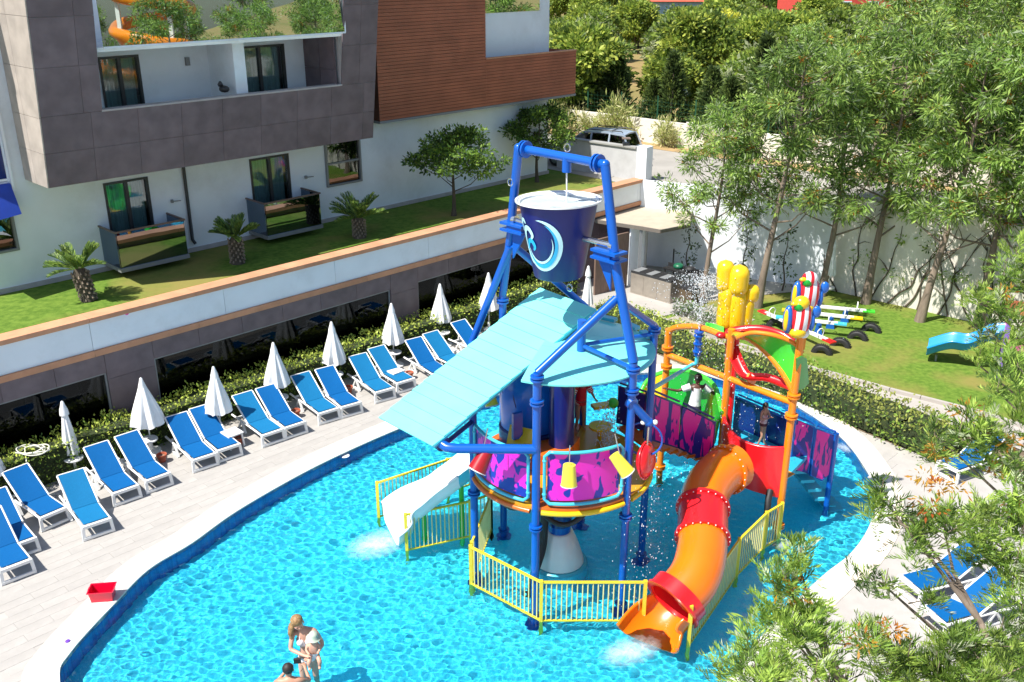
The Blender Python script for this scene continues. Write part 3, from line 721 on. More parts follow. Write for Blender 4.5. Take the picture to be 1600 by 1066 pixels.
def ring(c, r, tr, axis, n=14):
    M = Vector(axis).normalized().to_track_quat('Z','Y').to_matrix(); return [tuple(Vector(c)+M@Vector((math.cos(2*PI*i/n)*r, math.sin(2*PI*i/n)*r, 0))) for i in range(n)]
for c_ in (mid+Vector((0,0,.18)), Vector(RT)+Vector((.16,-.08,-1.0)), Vector(LT)+Vector((-.16,.05,-.7)), Vector((.9,17.6,5.2)), Vector((1.2,19.0,6.1))):
    MB().tube(ring(c_, .075, .015, (dd.y,-dd.x,0)), .016, 6, closed=True).build('lifting_eye', M_chrome, tt, 60)
# middle column on its foot
mb = MB().tube([V3(hexc,.9), V3(hexc,5.1)], .27, 20); flange(mb, hexc, 2.0, .33); mb.build('centre_column', P_navy, tt, 40)
mb = MB().tube([V3(hexc,.62), V3(hexc,2.2)], .25, 20); mb.build('column_sleeve', P_blue, tt, 40)
MB().lathe([(.56,-.05),(.52,.12),(.42,.42),(.30,.70),(.27,.72)], V3(hexc,0), 26).build('column_foot', P_white, tt, 40)
MB().lathe([(.66,FLOOR),(.66,-.12),(.60,-.06)], V3(hexc,0), 28).build('column_base', P_lcyan, tt, 40)
MB().tube(spline([V3((hexc[0]-.35,hexc[1]-.25),2.2), (.70,17.9,1.1), (.66,17.8,.5), (.48,17.5,.0), (.40,17.4,FLOOR)], 6), .09, 12).build('drain_pipe', M_black, tt, 60)
# round platform with rim, beams under it
PZ = 2.42
RP = 1.92
def arc(c, r, a0, a1, z, n=16): return [(c[0]+r*math.cos(R(a0+(a1-a0)*i/n)), c[1]+r*math.sin(R(a0+(a1-a0)*i/n)), z) for i in range(n+1)]
angles = sorted([(math.degrees(math.atan2(p[1]-hexc[1], p[0]-hexc[0]))%360) for p in (HA,HB,HC,HE,HF,HD)])
for i in range(6):      # floor segments between the posts
    a0, a1 = angles[i], angles[(i+1)%6]+(360 if i == 5 else 0)
    pts = arc(hexc, RP-.02, a0+.3, a1-.3, PZ-.10, 10); q = [(hexc[0]+.29*math.cos(R(a)), hexc[1]+.29*math.sin(R(a))) for a in (a1-.5, (a0+a1)/2, a0+.5)]
    MB().prism([(p[0],p[1]) for p in pts]+q, PZ-.10, PZ).build('platform_segment', P_amber if i in (0,5,3) else P_dorange, tt)
    mt = P_yel if i in (4,5) else P_dorange
    MB().tube(arc(hexc, RP+.0, a0+3.5, a1-3.5, PZ-.11, 10), .055, 8).build('platform_rim', mt, tt, 60)
    MB().beam(V3(hexc,PZ-.2), arc(hexc,RP-.1,a0,a0,PZ-.2,1)[0], .1, .16).build('floor_beam', P_navy, tt)
for a0, a1, dr in ((250,290,.32),(200,240,.2)):
    a = arc(hexc, 1.5, a0, a1, PZ-.3, 10); a = [(x,y,z-dr*math.sin(PI*i/10)) for i,(x,y,z) in enumerate(a)]
    MB().tube(a, .055, 8).build('hose', M_black, tt, 60)
# printed barrier panels with tube frames
def barrier(a0, a1, z0, z1, m=P_print, r=RP-.06, notch=True, frame=P_lcyan, rows=1):
    a0 += 5; a1 -= 5; nn = 14
    g = [arc(hexc, r, a0+1.5, a1-1.5, z, nn) for z in (z0+.06, z1-.06)]
    p = MB().sheet(g, 0, .03).build('barrier_panel', m, tt, 40)
    top = arc(hexc, r+.03, a0+3, a1-3, z1, nn); bot = arc(hexc, r+.03, a1-3, a0+3, z0, nn)
    s1 = arc(hexc, r+.03, a1, a1, 0, 1)[0]; s0 = arc(hexc, r+.03, a0, a0, 0, 1)[0]
    loop = top+[(s1[0],s1[1],z1-.1),(s1[0],s1[1],z0+.1)]+bot+[(s0[0],s0[1],z0+.1),(s0[0],s0[1],z1-.1)]
    MB().tube(loop, .036, 8, closed=True).build('barrier_frame', frame, p, 60)
    for z in (z0+.2, z1-.2):
        for s_ in (s0, s1): MB().ball((s_[0],s_[1],z), .05, 8).build('clamp', frame, p, 60)
    return p
aA, aB, aC, aE = [math.degrees(math.atan2(p[1]-hexc[1], p[0]-hexc[0]))%360 for p in (HA,HB,HC,HE)]
aD, aF = [math.degrees(math.atan2(p[1]-hexc[1], p[0]-hexc[0]))%360 for p in (HD,HF)]
barrier(aB, aC, 2.52, 3.66); barrier(aA-2, aB, 2.5, 3.6)
barrier(aF, aD, 2.5, 3.7, P_navy, frame=P_blue)
# the long arm that carries the low end of the roof
MB().tube([V3(HB,3.7), (*at(712,701,3.7)[:2],3.7), (*at(698,699,3.72)[:2],3.72), (*at(688,692,3.75)[:2],3.75)], .095, 12).build('roof_arm', P_blue, tt, 50)
mb = MB().lathe([(.16,-.12),(.16,.12)], at(686,690,3.72), 12, axis=(-1,1,.2)); mb.build('arm_head', P_navy, tt, 40)
MB().tube([V3(HA,3.6),(*at(690,698,3.7)[:2],3.7)], .05, 10).build('roof_stay', P_navy, tt, 40)
# sloping roof: fifteen lapped boards
lo_l, lo_r = Vector((-2.96,19.27,3.05)), Vector((-1.65,17.91,3.05)); hi_l, hi_r = Vector((.60,20.78,5.45)), Vector((1.82,19.37,5.45))
hi_l = Vector(at(843,450,5.75)); hi_r = Vector(at(930,483,5.75)); lo_l = Vector(at(593,652,3.78)); lo_r = Vector(at(677,697,3.78))
NB = 15
ax = ((hi_l+hi_r)/2-(lo_l+lo_r)/2).normalized(); sx_ = (lo_r-lo_l).normalized(); nrm = sx_.cross(ax)*-1
if nrm.z < 0: nrm = -nrm
def rp(u, v): a = lo_l.lerp(lo_r, u); b = hi_l.lerp(hi_r, u); return a.lerp(b, v)
for i in range(NB):
    v0, v1 = i/NB, (i+1)/NB; q = []
    for off_ in (-.03, 0):
        for (u, v, lift) in ((0,v0-.004,.022),(1,v0-.004,.022),(1,v1+.004,-.004),(0,v1+.004,-.004)): q.append(tuple(rp(u,v)+nrm*(lift+off_)))
    MB().hexa(q).build('roof_board', P_cyan, tt)
mb = MB()
for u in (.12,.5,.88): mb.beam(tuple(rp(u,.01)-nrm*.09), tuple(rp(u,.99)-nrm*.09), .07, .1)
mb.build('roof_bearers', P_blue, tt)
for u in (0,1):
    MB().beam(tuple(rp(u,0)-nrm*.035), tuple(rp(u,1)-nrm*.035), .03, .05).build('roof_edge', P_lcyan, tt)
# flat disc roof in cyan sectors
DZ = 5.12; DR = 1.88
c0, c1 = Vector((*arc(hexc, DR, -118, -118, 0, 1)[0][:2],0)), Vector((*arc(hexc, DR, 84, 84, 0, 1)[0][:2],0))
ns = 5
for k in range(ns):
    rows = []
    for j in range(7):
        f = (k+(.004 if j == 0 else j/6 if j < 6 else .996))/ns; a_ = -118+202*f; e_ = Vector(arc(hexc, DR, a_, a_, 0, 1)[0]); i_ = c0.lerp(c1, f)
        rows.append([(i_.x+(e_.x-i_.x)*t, i_.y+(e_.y-i_.y)*t, DZ+.12-.16*(math.hypot(i_.x+(e_.x-i_.x)*t-hexc[0], i_.y+(e_.y-i_.y)*t-hexc[1])/DR)**2) for t in (0,.2,.4,.6,.8,1)])
    MB().sheet(rows, 0, .035).build('disc_sector', P_cyan, tt, 50)
for a_ in (75, 55, 35, 18):
    c_ = arc(hexc, DR-.02, a_, a_, DZ+.02, 1)[0]; MB().box((c_[0],c_[1],c_[2]), (.16,.36,.07), R(a_)).build('roof_bracket', P_lcyan, tt)
prop = at(908,548,DZ+.1)
for p in (HC, HE): MB().tube([(prop[0],prop[1],DZ+.22), V3(p,DZ+.1)], .045, 8).build('disc_tie', P_blue, tt, 40)
MB().tube([(prop[0],prop[1],DZ), (prop[0],prop[1],DZ+.75)], .09, 12).build('roof_prop', P_blue, tt, 40)
mb = MB()
for p in (HB,HC,HE,HF): mb.beam(V3(hexc,DZ-.14), V3(p,DZ-.14), .08, .1)
mb.build('disc_bearers', P_blue, tt)
# blue round hood over the slide entry, orange seats and steps
hc = at(830,694,PZ)[:2]
mb = MB(); prof = [(.02,1.45),(.30,1.39),(.52,1.22),(.64,.95),(.68,.6),(.68,0)]
mb.lathe(prof[::-1], V3(hc,PZ+.55), 26, cap=False); mb.build('slide_hood', plastic('hood_blue',(.006,.16,.66)), tt, 60)
MB().tube(ring((.15,19.0,PZ+1.35), .34, .05, (.4,-.85,.35), 22), .06, 8, closed=True).build('hood_rim', P_blue, tt, 60)
MB().lathe([(.56,0),(.52,.02)], (hc[0]+.10,hc[1]-.30,PZ+1.35), 20, axis=(.4,-.85,.35)).build('hood_mouth', P_navy, tt, 40)
MB().lathe([(.72,0),(.72,.50),(.62,.56)], V3(hc,PZ), 24).build('hood_plinth', P_navy, tt, 40)
mb = MB(); mb.prism([at(x,y,PZ)[:2] for x,y in ((800,716),(838,742),(880,745),(905,712),(875,700),(825,690))], PZ+.02, PZ+.45); mb.build('step_block', P_dorange, tt)
sx0, sy0 = at(782,702,PZ+.5)[:2]
mb = MB(); mb.sheet([[(sx0+.1*i,sy0-.05*i,PZ+.55-.05*(i-3)**2/3) for i in range(7)], [(sx0+.12+.1*i,sy0+.28-.05*i,PZ+.62-.05*(i-3)**2/3) for i in range(7)], [(sx0+.2+.1*i,sy0+.46-.05*i,PZ+.85) for i in range(7)]],0,.05); mb.build('moulded_seat', P_yel, tt, 60)
MB().box((sx0+.35,sy0+.2,PZ+.95), (.22,.08,.6), .5).build('fin', P_blue, tt)
# toys inside: levers with pads
mb = MB().beam(at(926,636,PZ+.6),at(964,630,PZ+.6), .22, .07); mb.build('play_shelf', P_yel, tt)
mb = MB().lathe([(.26,0),(.26,.05)], (*at(938,668,PZ+.3)[:2],PZ+.3), 16).tube([(*at(938,668,PZ+.3)[:2],PZ),(*at(938,668,PZ+.3)[:2],PZ+.3)], .06, 8); mb.build('play_stool', P_yel, tt, 40)
MB().ball(at(958,630,PZ+.72), .13, 10).build('play_knob', P_green, tt, 60)
# hanging hoops at the right
hz_ = 4.1; he = at(1014,660,hz_-.05)
arm = MB().tube([V3(HC,4.5), he], .085, 12); arm.lathe([(.13,-.05),(.13,.05)], V3(HC,4.5), 12, axis=(.5,-.7,-.3)); arm.ball(he, .1, 10); arm.build('hoop_arm', P_blue, tt, 40)
MB().tube(ring((he[0]-.08,he[1],hz_-.42), .36, .03, (.25,1,0), 26), .022, 6, closed=True).build('blue_hoop', P_blue, tt, 60)
for dx in (-.12,.12): MB().ball((he[0]+dx,he[1]-.02,he[2]+.01), .055, 8).build('arm_cap', P_white, tt, 60)
# ---------------------------------------------------------------- the big tipping bucket
bc = (.93, 18.22)
tb = thing('tipping_bucket', (bc[0],bc[1],6.5), 'huge navy tipping bucket with a cyan wave emblem and white inside', 'bucket')
br = thing  # shorthand not used further
tilt = Vector((-.02,.03,1)).normalized()
cB = Vector((bc[0],bc[1],6.62))
rim_r, bot_r, hb_ = .80, .47, 1.52
mb = MB().lathe([(.02,0),(bot_r,0),(bot_r+.02,.02),(rim_r-.03,hb_-.02),(rim_r+.0,hb_)], cB, 48, axis=tilt, cap=False); mb.build('bucket_shell', mat('bucket_navy', (.004,.010,.15), .35, var=.05, dirt=.1), tb, 40)
mb = MB().lathe([(.02,.03),(bot_r-.03,.04),(rim_r-.05,hb_-.02),(rim_r+.05,hb_+.015),(rim_r+.05,hb_-.012),(rim_r-.0,hb_-.025)], cB, 48, axis=tilt, cap=False); mb.build('bucket_lining', P_white, tb, 40)
# wave emblem, as thin appliques lying on the shell
def on_shell(az, h, off):
    r = bot_r+(rim_r-bot_r)*h/hb_+off; M = tilt.to_track_quat('Z','Y').to_matrix(); 
    return tuple(cB+M@Vector((0,0,h))+Vector((r*math.cos(az), r*math.sin(az), 0)))
def emblem(name, outline, m, off):
    # outline: strip of (left, right) pairs given in emblem units, x along the girth, y up
    rows = [[on_shell(AZ0+x/ .64, y, off) for x, y in (L_, (L_[0]+(R_[0]-L_[0])/2, L_[1]+(R_[1]-L_[1])/2), R_)] for L_, R_ in outline]
    MB().sheet(rows, 0, .004).build(name, m, tb)
AZ0 = R(-130)
def crescent(cx, cy, r1, r2, ex, a0, a1, n=28, wmin=.0):
    out = []
    for i in range(n+1):
        a = R(a0+(a1-a0)*i/n); t = math.sin(PI*i/n)**.8
        w_ = (r2-r1)*t+wmin; r = r1
        out.append(((cx+r*math.cos(a)*ex, cy+r*math.sin(a)), (cx+(r+w_)*math.cos(a)*ex, cy+(r+w_)*math.sin(a))))
    return out
P_em1 = plastic('emblem_pale', (.55,.88,.95)); P_em2 = plastic('emblem_cyan', (.02,.45,.80))
emblem('emblem_wave', crescent(.0,.80,.46,.60,.85,88,-165), P_em1, .006)
emblem('emblem_wave', crescent(.0,.80,.44,.53,.80,60,-150), P_em2, .011)
emblem('emblem_wave', crescent(.0,.80,.38,.43,.80,20,-160), P_em1, .014)
def curl(pts, w, m, off):
    pts = spline(pts, 5); out = []
    for i, p in enumerate(pts):
        a = pts[max(i-1,0)]; b = pts[min(i+1,len(pts)-1)]; tx, ty = b[0]-a[0], b[1]-a[1]; l = math.hypot(tx,ty)+1e-9; ww_ = w*(.35+.65*math.sin(PI*min(1,(i+1)/len(pts))))
        out.append(((p[0]-ty/l*ww_, p[1]+tx/l*ww_), (p[0]+ty/l*ww_, p[1]-tx/l*ww_)))
    emblem('emblem_curl', out, m, off)
curl([(-.38,.52),(-.40,.75),(-.33,1.0),(-.20,1.05),(-.12,.93),(-.17,.85)], .05, P_em1, .008)
curl([(-.34,.60),(-.26,.78),(-.16,.80),(-.10,.70),(-.15,.62)], .045, P_em2, .010)
curl([(-.45,.95),(-.40,1.15),(-.32,1.20),(-.27,1.13)], .035, P_em1, .009)
curl([(-.42,.62),(-.30,.40),(-.14,.33)], .04, P_em1, .010)
MB().lathe([(.0,0),(rim_r-.07,0)], cB+tilt*(hb_-.05), 40, axis=tilt).build('water_fill', mat('milky_water', (.80,.88,.88), .3, var=.04, bump=.3, bscale=5), tb, 40)
dR = Vector((RN[0]-bc[0], RN[1]-bc[1], 0)).normalized()
MB().tube([tuple(Vector((*bc,7.50))+dR*.62), (RN[0],RN[1],7.50)], .055, 12).lathe([(.10,-.04),(.10,.04)], (RN[0]-dR.x*.05,RN[1]-dR.y*.05,7.50), 14, axis=dR).build('axle', M_chrome, tb, 40)
MB().tube([tuple(Vector((*bc,7.50))-dR*.62), (LN[0],LN[1],7.50)], .055, 12).lathe([(.10,-.04),(.10,.04)], (LN[0]+dR.x*.1,LN[1]+dR.y*.1,7.50), 14, axis=dR).build('axle', M_chrome, tb, 40)
# ---------------------------------------------------------------- small buckets hung on the tower
def small_bucket(p, m, mn, r0, r1, h, tilt_, lab, nm='hanging_bucket', lining=P_white):
    t = thing(nm, p, lab, 'bucket'); ax_ = Vector(tilt_).normalized()
    MB().lathe([(.01,0),(r0,0),(r1,h)], Vector(p), 18, axis=ax_, cap=False).build('bucket_shell', m, t, 40)
    MB().lathe([(.01,.02),(r0-.015,.02),(r1-.015,h),(r1+.012,h+.008),(r1+.012,h-.012)], Vector(p), 18, axis=ax_, cap=False).build('bucket_lining', lining, t, 40)
    MB().tube([tuple(Vector(p)+ax_*h*.6), (p[0],p[1],p[2]+h*.9+.04)], .012, 6).build('hanger', M_chrome, t)
    return t
pb = arc(hexc, RP+.14, aB+19, aB+19, 3.5, 1)[0]
small_bucket(pb, P_ylw, '', .12, .155, .42, (0,-.12,-1), 'yellow pail hanging mouth down on the middle of the magenta barrier')
pb = arc(hexc, RP+.14, aB+44, aB+44, 3.6, 1)[0]
small_bucket(pb, P_ylw, '', .11, .15, .46, (.55,-.2,-.7), 'yellow pail tipped over sideways near the right post of the tower')
pb = at(762,706,3.6); small_bucket((pb[0],pb[1],3.65), plastic('dark_red_bucket',(.35,.01,.015)), '', .13, .19, .46, (-.45,-.35,-.8), 'dark red bucket with white lining tipped down at the left barrier')
pb = at(764,612,4.0); small_bucket((pb[0],pb[1],4.0), P_ylw, '', .10, .14, .3, (.2,-.3,-.9), 'small yellow pail hanging in shade under the roof at the back left')
rb = thing('splash_wheel', (he[0],he[1],3.1), 'bright red ring shaped water wheel hanging from a blue hoop', 'water wheel')
c_ = Vector((he[0]-.02,he[1]-.02,3.22)); 
MB().lathe([(.05,-.10),(.22,-.13),(.33,-.06),(.36,.0),(.33,.07),(.22,.13),(.05,.10)], c_, 24, axis=(1,-.55,.15)).build('wheel_body', P_red, rb, 60)
MB().tube(ring(c_, .38, .02, (1,-.55,.15), 24), .02, 6, closed=True).build('wheel_rim', P_red, rb, 60)
MB().tube([tuple(c_), he], .02, 8).build('hanger', M_chrome, rb)
# ================================================================== ORANGE SLIDE TOWER
O1, O2, O3 = (3.86,22.05), (5.06,20.62), (6.23,19.26)
O4, O5 = (6.9,21.6), (7.75,20.3)
ot = thing('slide_tower', V3(O2, WATER), 'orange framed slide tower with red curved front and green arched canopy', 'slide tower')
for p, top in ((O1,4.0),(O2,4.55),(O3,4.95)):
    mb = MB().tube([V3(p,FLOOR), V3(p,top)], .085, 14); 
    for z in ((3.0,3.5) if p != O2 else (.9,)): flange(mb, p, z, .145)
    flange(mb, p, .15, .145); mb.build('post', P_orange, ot, 40)
MB().tube([(5.28,20.95,FLOOR),(5.28,20.95,4.4)], .07, 12).build('thin_post', P_red, ot, 40)
# rails O1-O2-O3
def LL(a, b, t, z): return (a[0]+(b[0]-a[0])*t, a[1]+(b[1]-a[1])*t, z)
MB().tube([LL(O1,O2,0,3.32), LL(O1,O2,1,3.32)], .075, 12).build('rail', P_orange, ot, 40)
MB().tube([LL(O2,O3,0,3.32), LL(O2,O3,1,3.32)], .075, 12).build('rail', P_orange, ot, 40)
MB().tube(spline([V3(O1,3.5), V3(O1,3.85), LL(O1,O2,.12,4.1), LL(O1,O2,.5,4.32), LL(O1,O2,.85,4.32), LL(O1,O2,1,4.35)], 6), .075, 12).build('arched_rail', P_orange, ot, 40)
front = spline([LL(O2,O3,0,4.42), LL(O2,O3,.25,4.47), LL(O2,O3,.55,4.28), LL(O2,O3,.82,3.92), LL(O2,O3,1,3.55)], 6)
bkoff = Vector((.55,.55,.72))
# canopy: front edge low arch, back edge high arch
back_e = [tuple(Vector(p)+Vector((.62,.75,.28))) for p in front]
back_e = spline([at(1150,528,4.75), at(1175,520,4.85), at(1210,524,4.85), at(1240,536,4.7), at(1254,552,4.5)], 6)
midr = []
for i in range(len(front)):
    f_ = Vector(front[i]); b_ = Vector(back_e[min(i, len(back_e)-1)]); midr.append(tuple((f_+b_)/2+Vector((0,0,.05))))
MB().sheet([front, midr, back_e[:len(front)]][::-1], 0, .03).build('canopy', P_green, ot, 60)
MB().tube(front, .075, 12).build('canopy_front_rail', P_orange, ot, 40); MB().tube(back_e, .05, 10).build('canopy_back_rail', P_orange, ot, 40)
MB().sheet([[at(1243,560,4.5),at(1252,556,4.5),at(1260,560,4.4)],[at(1243,610,3.5),at(1255,606,3.55),at(1262,598,3.6)]],0,.03).build('canopy_end', P_dgreen, ot, 60)
# green rear canopy bit, red curved troughs
MB().sheet([[at(1104,505,4.35),at(1118,508,4.4),at(1132,512,4.4)],[at(1103,520,4.2),at(1117,524,4.25),at(1130,528,4.2)]],0,.04).build('canopy', P_green, ot, 60)
def ribbon(pts, w, m, nm='trough', h=.12):
    pts = spline(pts, 6); rows = []
    for i, p in enumerate(pts):
        a = Vector(pts[max(i-1,0)]); b = Vector(pts[min(i+1,len(pts)-1)]); t = (b-a).normalized(); sd_ = t.cross(Vector((0,0,1))).normalized(); u = sd_.cross(t)
        rows.append([tuple(Vector(p)+sd_*w*math.cos(PI*k/8)+u*(-h*math.sin(PI*k/8)+h)) for k in range(9)])
    MB().sheet(rows, 0, .025).build(nm, m, ot, 60)
P_dred = plastic('deep_red', (.40,.008,.012))
ribbon([at(1126,528,4.2), at(1150,522,4.35), at(1185,520,4.45), at(1215,528,4.4), at(1232,540,4.3)], .20, P_dred)
ribbon([at(1140,540,4.0), at(1150,570,3.7), at(1165,592,3.5), at(1200,596,3.55), at(1240,612,3.5)], .16, P_red)
mb = MB()
for i in range(9):
    p = at(1128+i*6+random.uniform(-2,2), 524-4*math.sin(i*.8), 4.35); mb.ball(p, random.uniform(.07,.12), 8, 0, (1.2,1,.7))
mb.build('splash_pads', P_dred, ot, 60)
MB().beam(at(1168,588,3.6), at(1178,600,3.3), .05, .16).build('small_fin', P_orange, ot)
# platform of the slide tower
oz = 1.35
plat = [O2, O3, (7.75,21.3), (6.7,22.9)]
MB().prism(plat, oz-.1, oz).build('platform', plastic('platform_teal', (.03,.42,.60)), ot)
ang = math.atan2(O3[1]-O2[1], O3[0]-O2[0])
for i in range(4): 
    a = LL(O2,O3,.06+.24*i,0); b = LL(O2,O3,.06+.24*(i+1)-.02,0); nx, ny = -math.sin(ang), math.cos(ang)
    MB().prism([(a[0]+nx*.1,a[1]+ny*.1),(b[0]+nx*.1,b[1]+ny*.1),(b[0]+nx*.45,b[1]+ny*.45),(a[0]+nx*.45,a[1]+ny*.45)][::1], oz, oz+.012).build('amber_mat', P_amber, ot)
# red curved front: a shell that bows out
cm = ((O2[0]+O3[0])/2, (O2[1]+O3[1])/2); nrm2 = (-nx, -ny)
rows = []
for k, (z, dip) in enumerate(((2.30,0),(2.24,.02),(1.85,.04),(1.4,.03),(1.05,0),(.95,-.12))):
    row = []
    for i in range(17):
        t = i/16; bow = .42*math.sin(PI*t)**.8; p = LL(O2,O3,t,0); zz = z-.0*t
        zz = z if k > 1 else z-.12-.12*math.sin(PI*t)+.14*(1-t)
        if k >= 4: zz = z-.10+.12*math.sin(PI*t)+.06*t
        row.append((p[0]+nrm2[0]*(bow-.0), p[1]+nrm2[1]*(bow), zz))
    rows.append(row)
sh = MB().sheet(rows, 0, .04).build('front_shell', P_red, ot, 60)
MB().tube([(x,y,z+.01) for x,y,z in rows[0]], .045, 8).build('shell_lip', P_red, sh, 60)
for t in (0,1):
    MB().tube([LL(O2,O3,t,2.4), LL(O2,O3,t,1.0)], .05, 8).build('shell_flange', P_red, sh, 60)
for z in (1.3,1.7,2.1):
    MB().lathe([(.04,-.16),(.04,.0)], V3(O3,z), 8, axis=(.9,-.5,0)).build('bolt', M_chrome, sh, 60)
MB().tube(spline([(5.95,19.25,1.1),(5.88,19.1,.95),(5.85,18.98,.7),(5.85,18.98,.35)],5), .075, 10).build('feed_pipe', M_black, ot, 60)
MB().lathe([(.12,0),(.2,.3)], (5.82,19.0,.0), 12).build('feed_cone', P_lcyan, ot, 40)
# splash fins under and left: light cyan edge
# ---------------------------------------------------------------- bridge and stair barriers
bd = thing('rope_bridge', V3((4.1,19.9), WATER), 'bridge with navy and magenta printed side panels joining the two play towers', 'bridge')
def flatpanel(par, a, b, za0, za1, zb0, zb1, m, fm=P_navy, nm='side_panel', cham=0):
    a = Vector((*a,0)); b = Vector((*b,0)); d = (b-a).normalized(); nn_ = Vector((-d.y,d.x,0))*.02
    q = [a+Vector((0,0,za0)), b+Vector((0,0,zb0)), b+Vector((0,0,zb1)), a+Vector((0,0,za1))]
    if cham: q = [q[0], b-d*cham+Vector((0,0,zb0)), b+Vector((0,0,zb0+cham*.8)), q[2], q[3]]
    n_ = len(q); mb = MB().add([tuple(v+nn_) for v in q]+[tuple(v-nn_) for v in q], [tuple(range(n_))[::-1], tuple(range(n_,2*n_))]+[(i,(i+1)%n_,(i+1)%n_+n_,i+n_) for i in range(n_)])
    p = mb.build(nm, m, par); MB().tube([tuple(v) for v in q], .032, 8, closed=True).build('panel_frame', fm, p, 60)
    tl_ = [tuple(q[-1].lerp(q[-2], .04)+Vector((0,0,.09))), tuple(q[-1].lerp(q[-2], .96)+Vector((0,0,.09)))]
    MB().tube(tl_, .025, 8).build('top_rail', fm, p, 60); return p
bA, bB, bC = at(1010,612,3.8)[:2], at(1063,634,3.2)[:2], at(1117,660,2.6)[:2]
flatpanel(bd, bA, bB, 2.7, 3.8, 2.15, 3.2, P_print2); flatpanel(bd, (bB[0]+.04,bB[1]+.04), bC, 2.13, 3.17, 1.6, 2.6, P_print2, cham=.15)
wv = Vector((bC[0]-bA[0], bC[1]-bA[1], 0)).normalized(); pv = Vector((-wv.y, wv.x, 0))*1.05
bw_ = [(bA[0],bA[1]), (bC[0],bC[1]), (bC[0]+pv.x,bC[1]+pv.y), (bA[0]+pv.x,bA[1]+pv.y)]
nn_ = 8
for i in range(nn_):
    p0 = Vector((*bw_[0],0)).lerp(Vector((*bw_[1],0)), i/nn_); p1 = Vector((*bw_[0],0)).lerp(Vector((*bw_[1],0)), (i+.93)/nn_)
    MB().prism([(p0.x+.02,p0.y+.02),(p1.x+.02,p1.y+.02),(p1.x+pv.x,p1.y+pv.y),(p0.x+pv.x,p0.y+pv.y)], 2.42-.95*i/nn_, 2.48-.95*i/nn_).build('bridge_plank', P_dorange, bd)
flatpanel(bd, bw_[3], ((bw_[3][0]+bw_[2][0])/2,(bw_[3][1]+bw_[2][1])/2), 2.6, 3.5, 2.1, 3.0, P_navy, nm='back_panel')
st = thing('play_stair', V3((6.8,20.3), WATER), 'stair of the slide tower with printed barriers leading down into the pool', 'stair')
fB0, fB1 = at(1150,620,2.15)[:2], at(1236,657,2.15)[:2]
flatpanel(st, fB0, fB1, 1.0, 2.15, 1.0, 2.15, P_navy, P_blue, 'back_barrier')
sA, sB, sC = at(1243,655,2.35)[:2], at(1272,668,2.1)[:2], at(1306,683,1.8)[:2]
flatpanel(st, sA, sB, 1.05, 2.35, .85, 2.1, P_print2, P_blue, 'stair_barrier'); flatpanel(st, (sB[0]+.04,sB[1]-.04), sC, .83, 2.08, .65, 1.85, P_print2, P_blue, 'stair_barrier', cham=.22)
dv = Vector((sC[0]-sA[0], sC[1]-sA[1], 0)); L_ = dv.length; dv.normalize(); pv2 = Vector((-dv.y,dv.x,0))*1.0
for i in range(7):
    z = 1.2-.27*i; p = Vector((*sA,0))+dv*(L_*i/6*1.2-.1); q = [p, p+dv*.36, p+dv*.36+pv2, p+pv2]
    MB().prism([(v.x,v.y) for v in q], max(z-.08,FLOOR), z).build('step', P_lcyan, st)
MB().tube([V3(sC,FLOOR), V3(sC,1.9)], .07, 10).build('end_post', P_blue, st, 40)
flatpanel(st, (sA[0]+pv2.x,sA[1]+pv2.y), (sC[0]+pv2.x,sC[1]+pv2.y), 1.0, 2.0, .2, 1.0, P_lcyan, P_lcyan, 'far_barrier')
# ---------------------------------------------------------------- tube slide
ts = thing('tube_slide', at(1075,930,WATER), 'twisting orange tube slide with red joint sections and open trough end', 'slide')
path = spline([at(1150,728,1.75), at(1122,742,1.75), at(1101,775,1.62), at(1098,820,1.40), at(1096,865,1.15), at(1083,905,.90), at(1052,942,.60)], 9)
RT_ = .51
def tubepart(pts, r, m, nm='tube_section', n=24, th=.03):
    o = MB().tube(pts, r, n, 0, False).build(nm, m, ts, 60); return o
Np = len(path); iA = int(Np*.40); iB = int(Np*.58)
tubepart(path[:iA+1], RT_, P_or2); tubepart(path[iA:iB+1], RT_+.015, P_red); tubepart(path[iB:], RT_, P_or2)
def tangent(i): a = Vector(path[max(i-1,0)]); b = Vector(path[min(i+1,Np-1)]); return (b-a).normalized()
for i in (5, iA, iB, Np-4):
    c_ = Vector(path[i]); t_ = tangent(i); MB().lathe([(RT_+.07,-.035),(RT_+.07,.035),(RT_+.0,.035),(RT_+.0,-.035)], c_, 28, axis=t_, cap=False).build('joint_ring', P_red if i != 5 else P_or2, ts, 40)
    bm_ = MB(); M_ = t_.to_track_quat('Z','Y').to_matrix()
    for k in range(22): bm_.ball(tuple(c_+M_@Vector((math.cos(2*PI*k/22)*(RT_+.045), math.sin(2*PI*k/22)*(RT_+.045), .045))), .016, 6)
    bm_.build('ring_bolts', P_white, bpy.data.objects[ts.children[-1].name])
c_ = Vector(path[-1]); t_ = tangent(Np-1)
MB().lathe([(RT_+.09,-.26),(RT_+.09,.02),(RT_-.02,.03),(RT_-.03,-.26)], c_, 30, axis=t_, cap=False).build('mouth_collar', P_red, ts, 40)
MB().lathe([(RT_-.035,-.42),(RT_-.035,.0)], c_, 26, axis=t_, cap=False).build('mouth_lining', P_red, ts, 40)
MB().lathe([(RT_+.13,0),(RT_+.13,.05),(RT_+.02,.05),(RT_+.02,0)], c_, 30, axis=t_, cap=False).build('mouth_lip', P_red, ts, 40)
tr = spline([tuple(c_), at(1034,962,.34), at(1022,980,.18), at(1012,1000,.04)], 7); rows = []
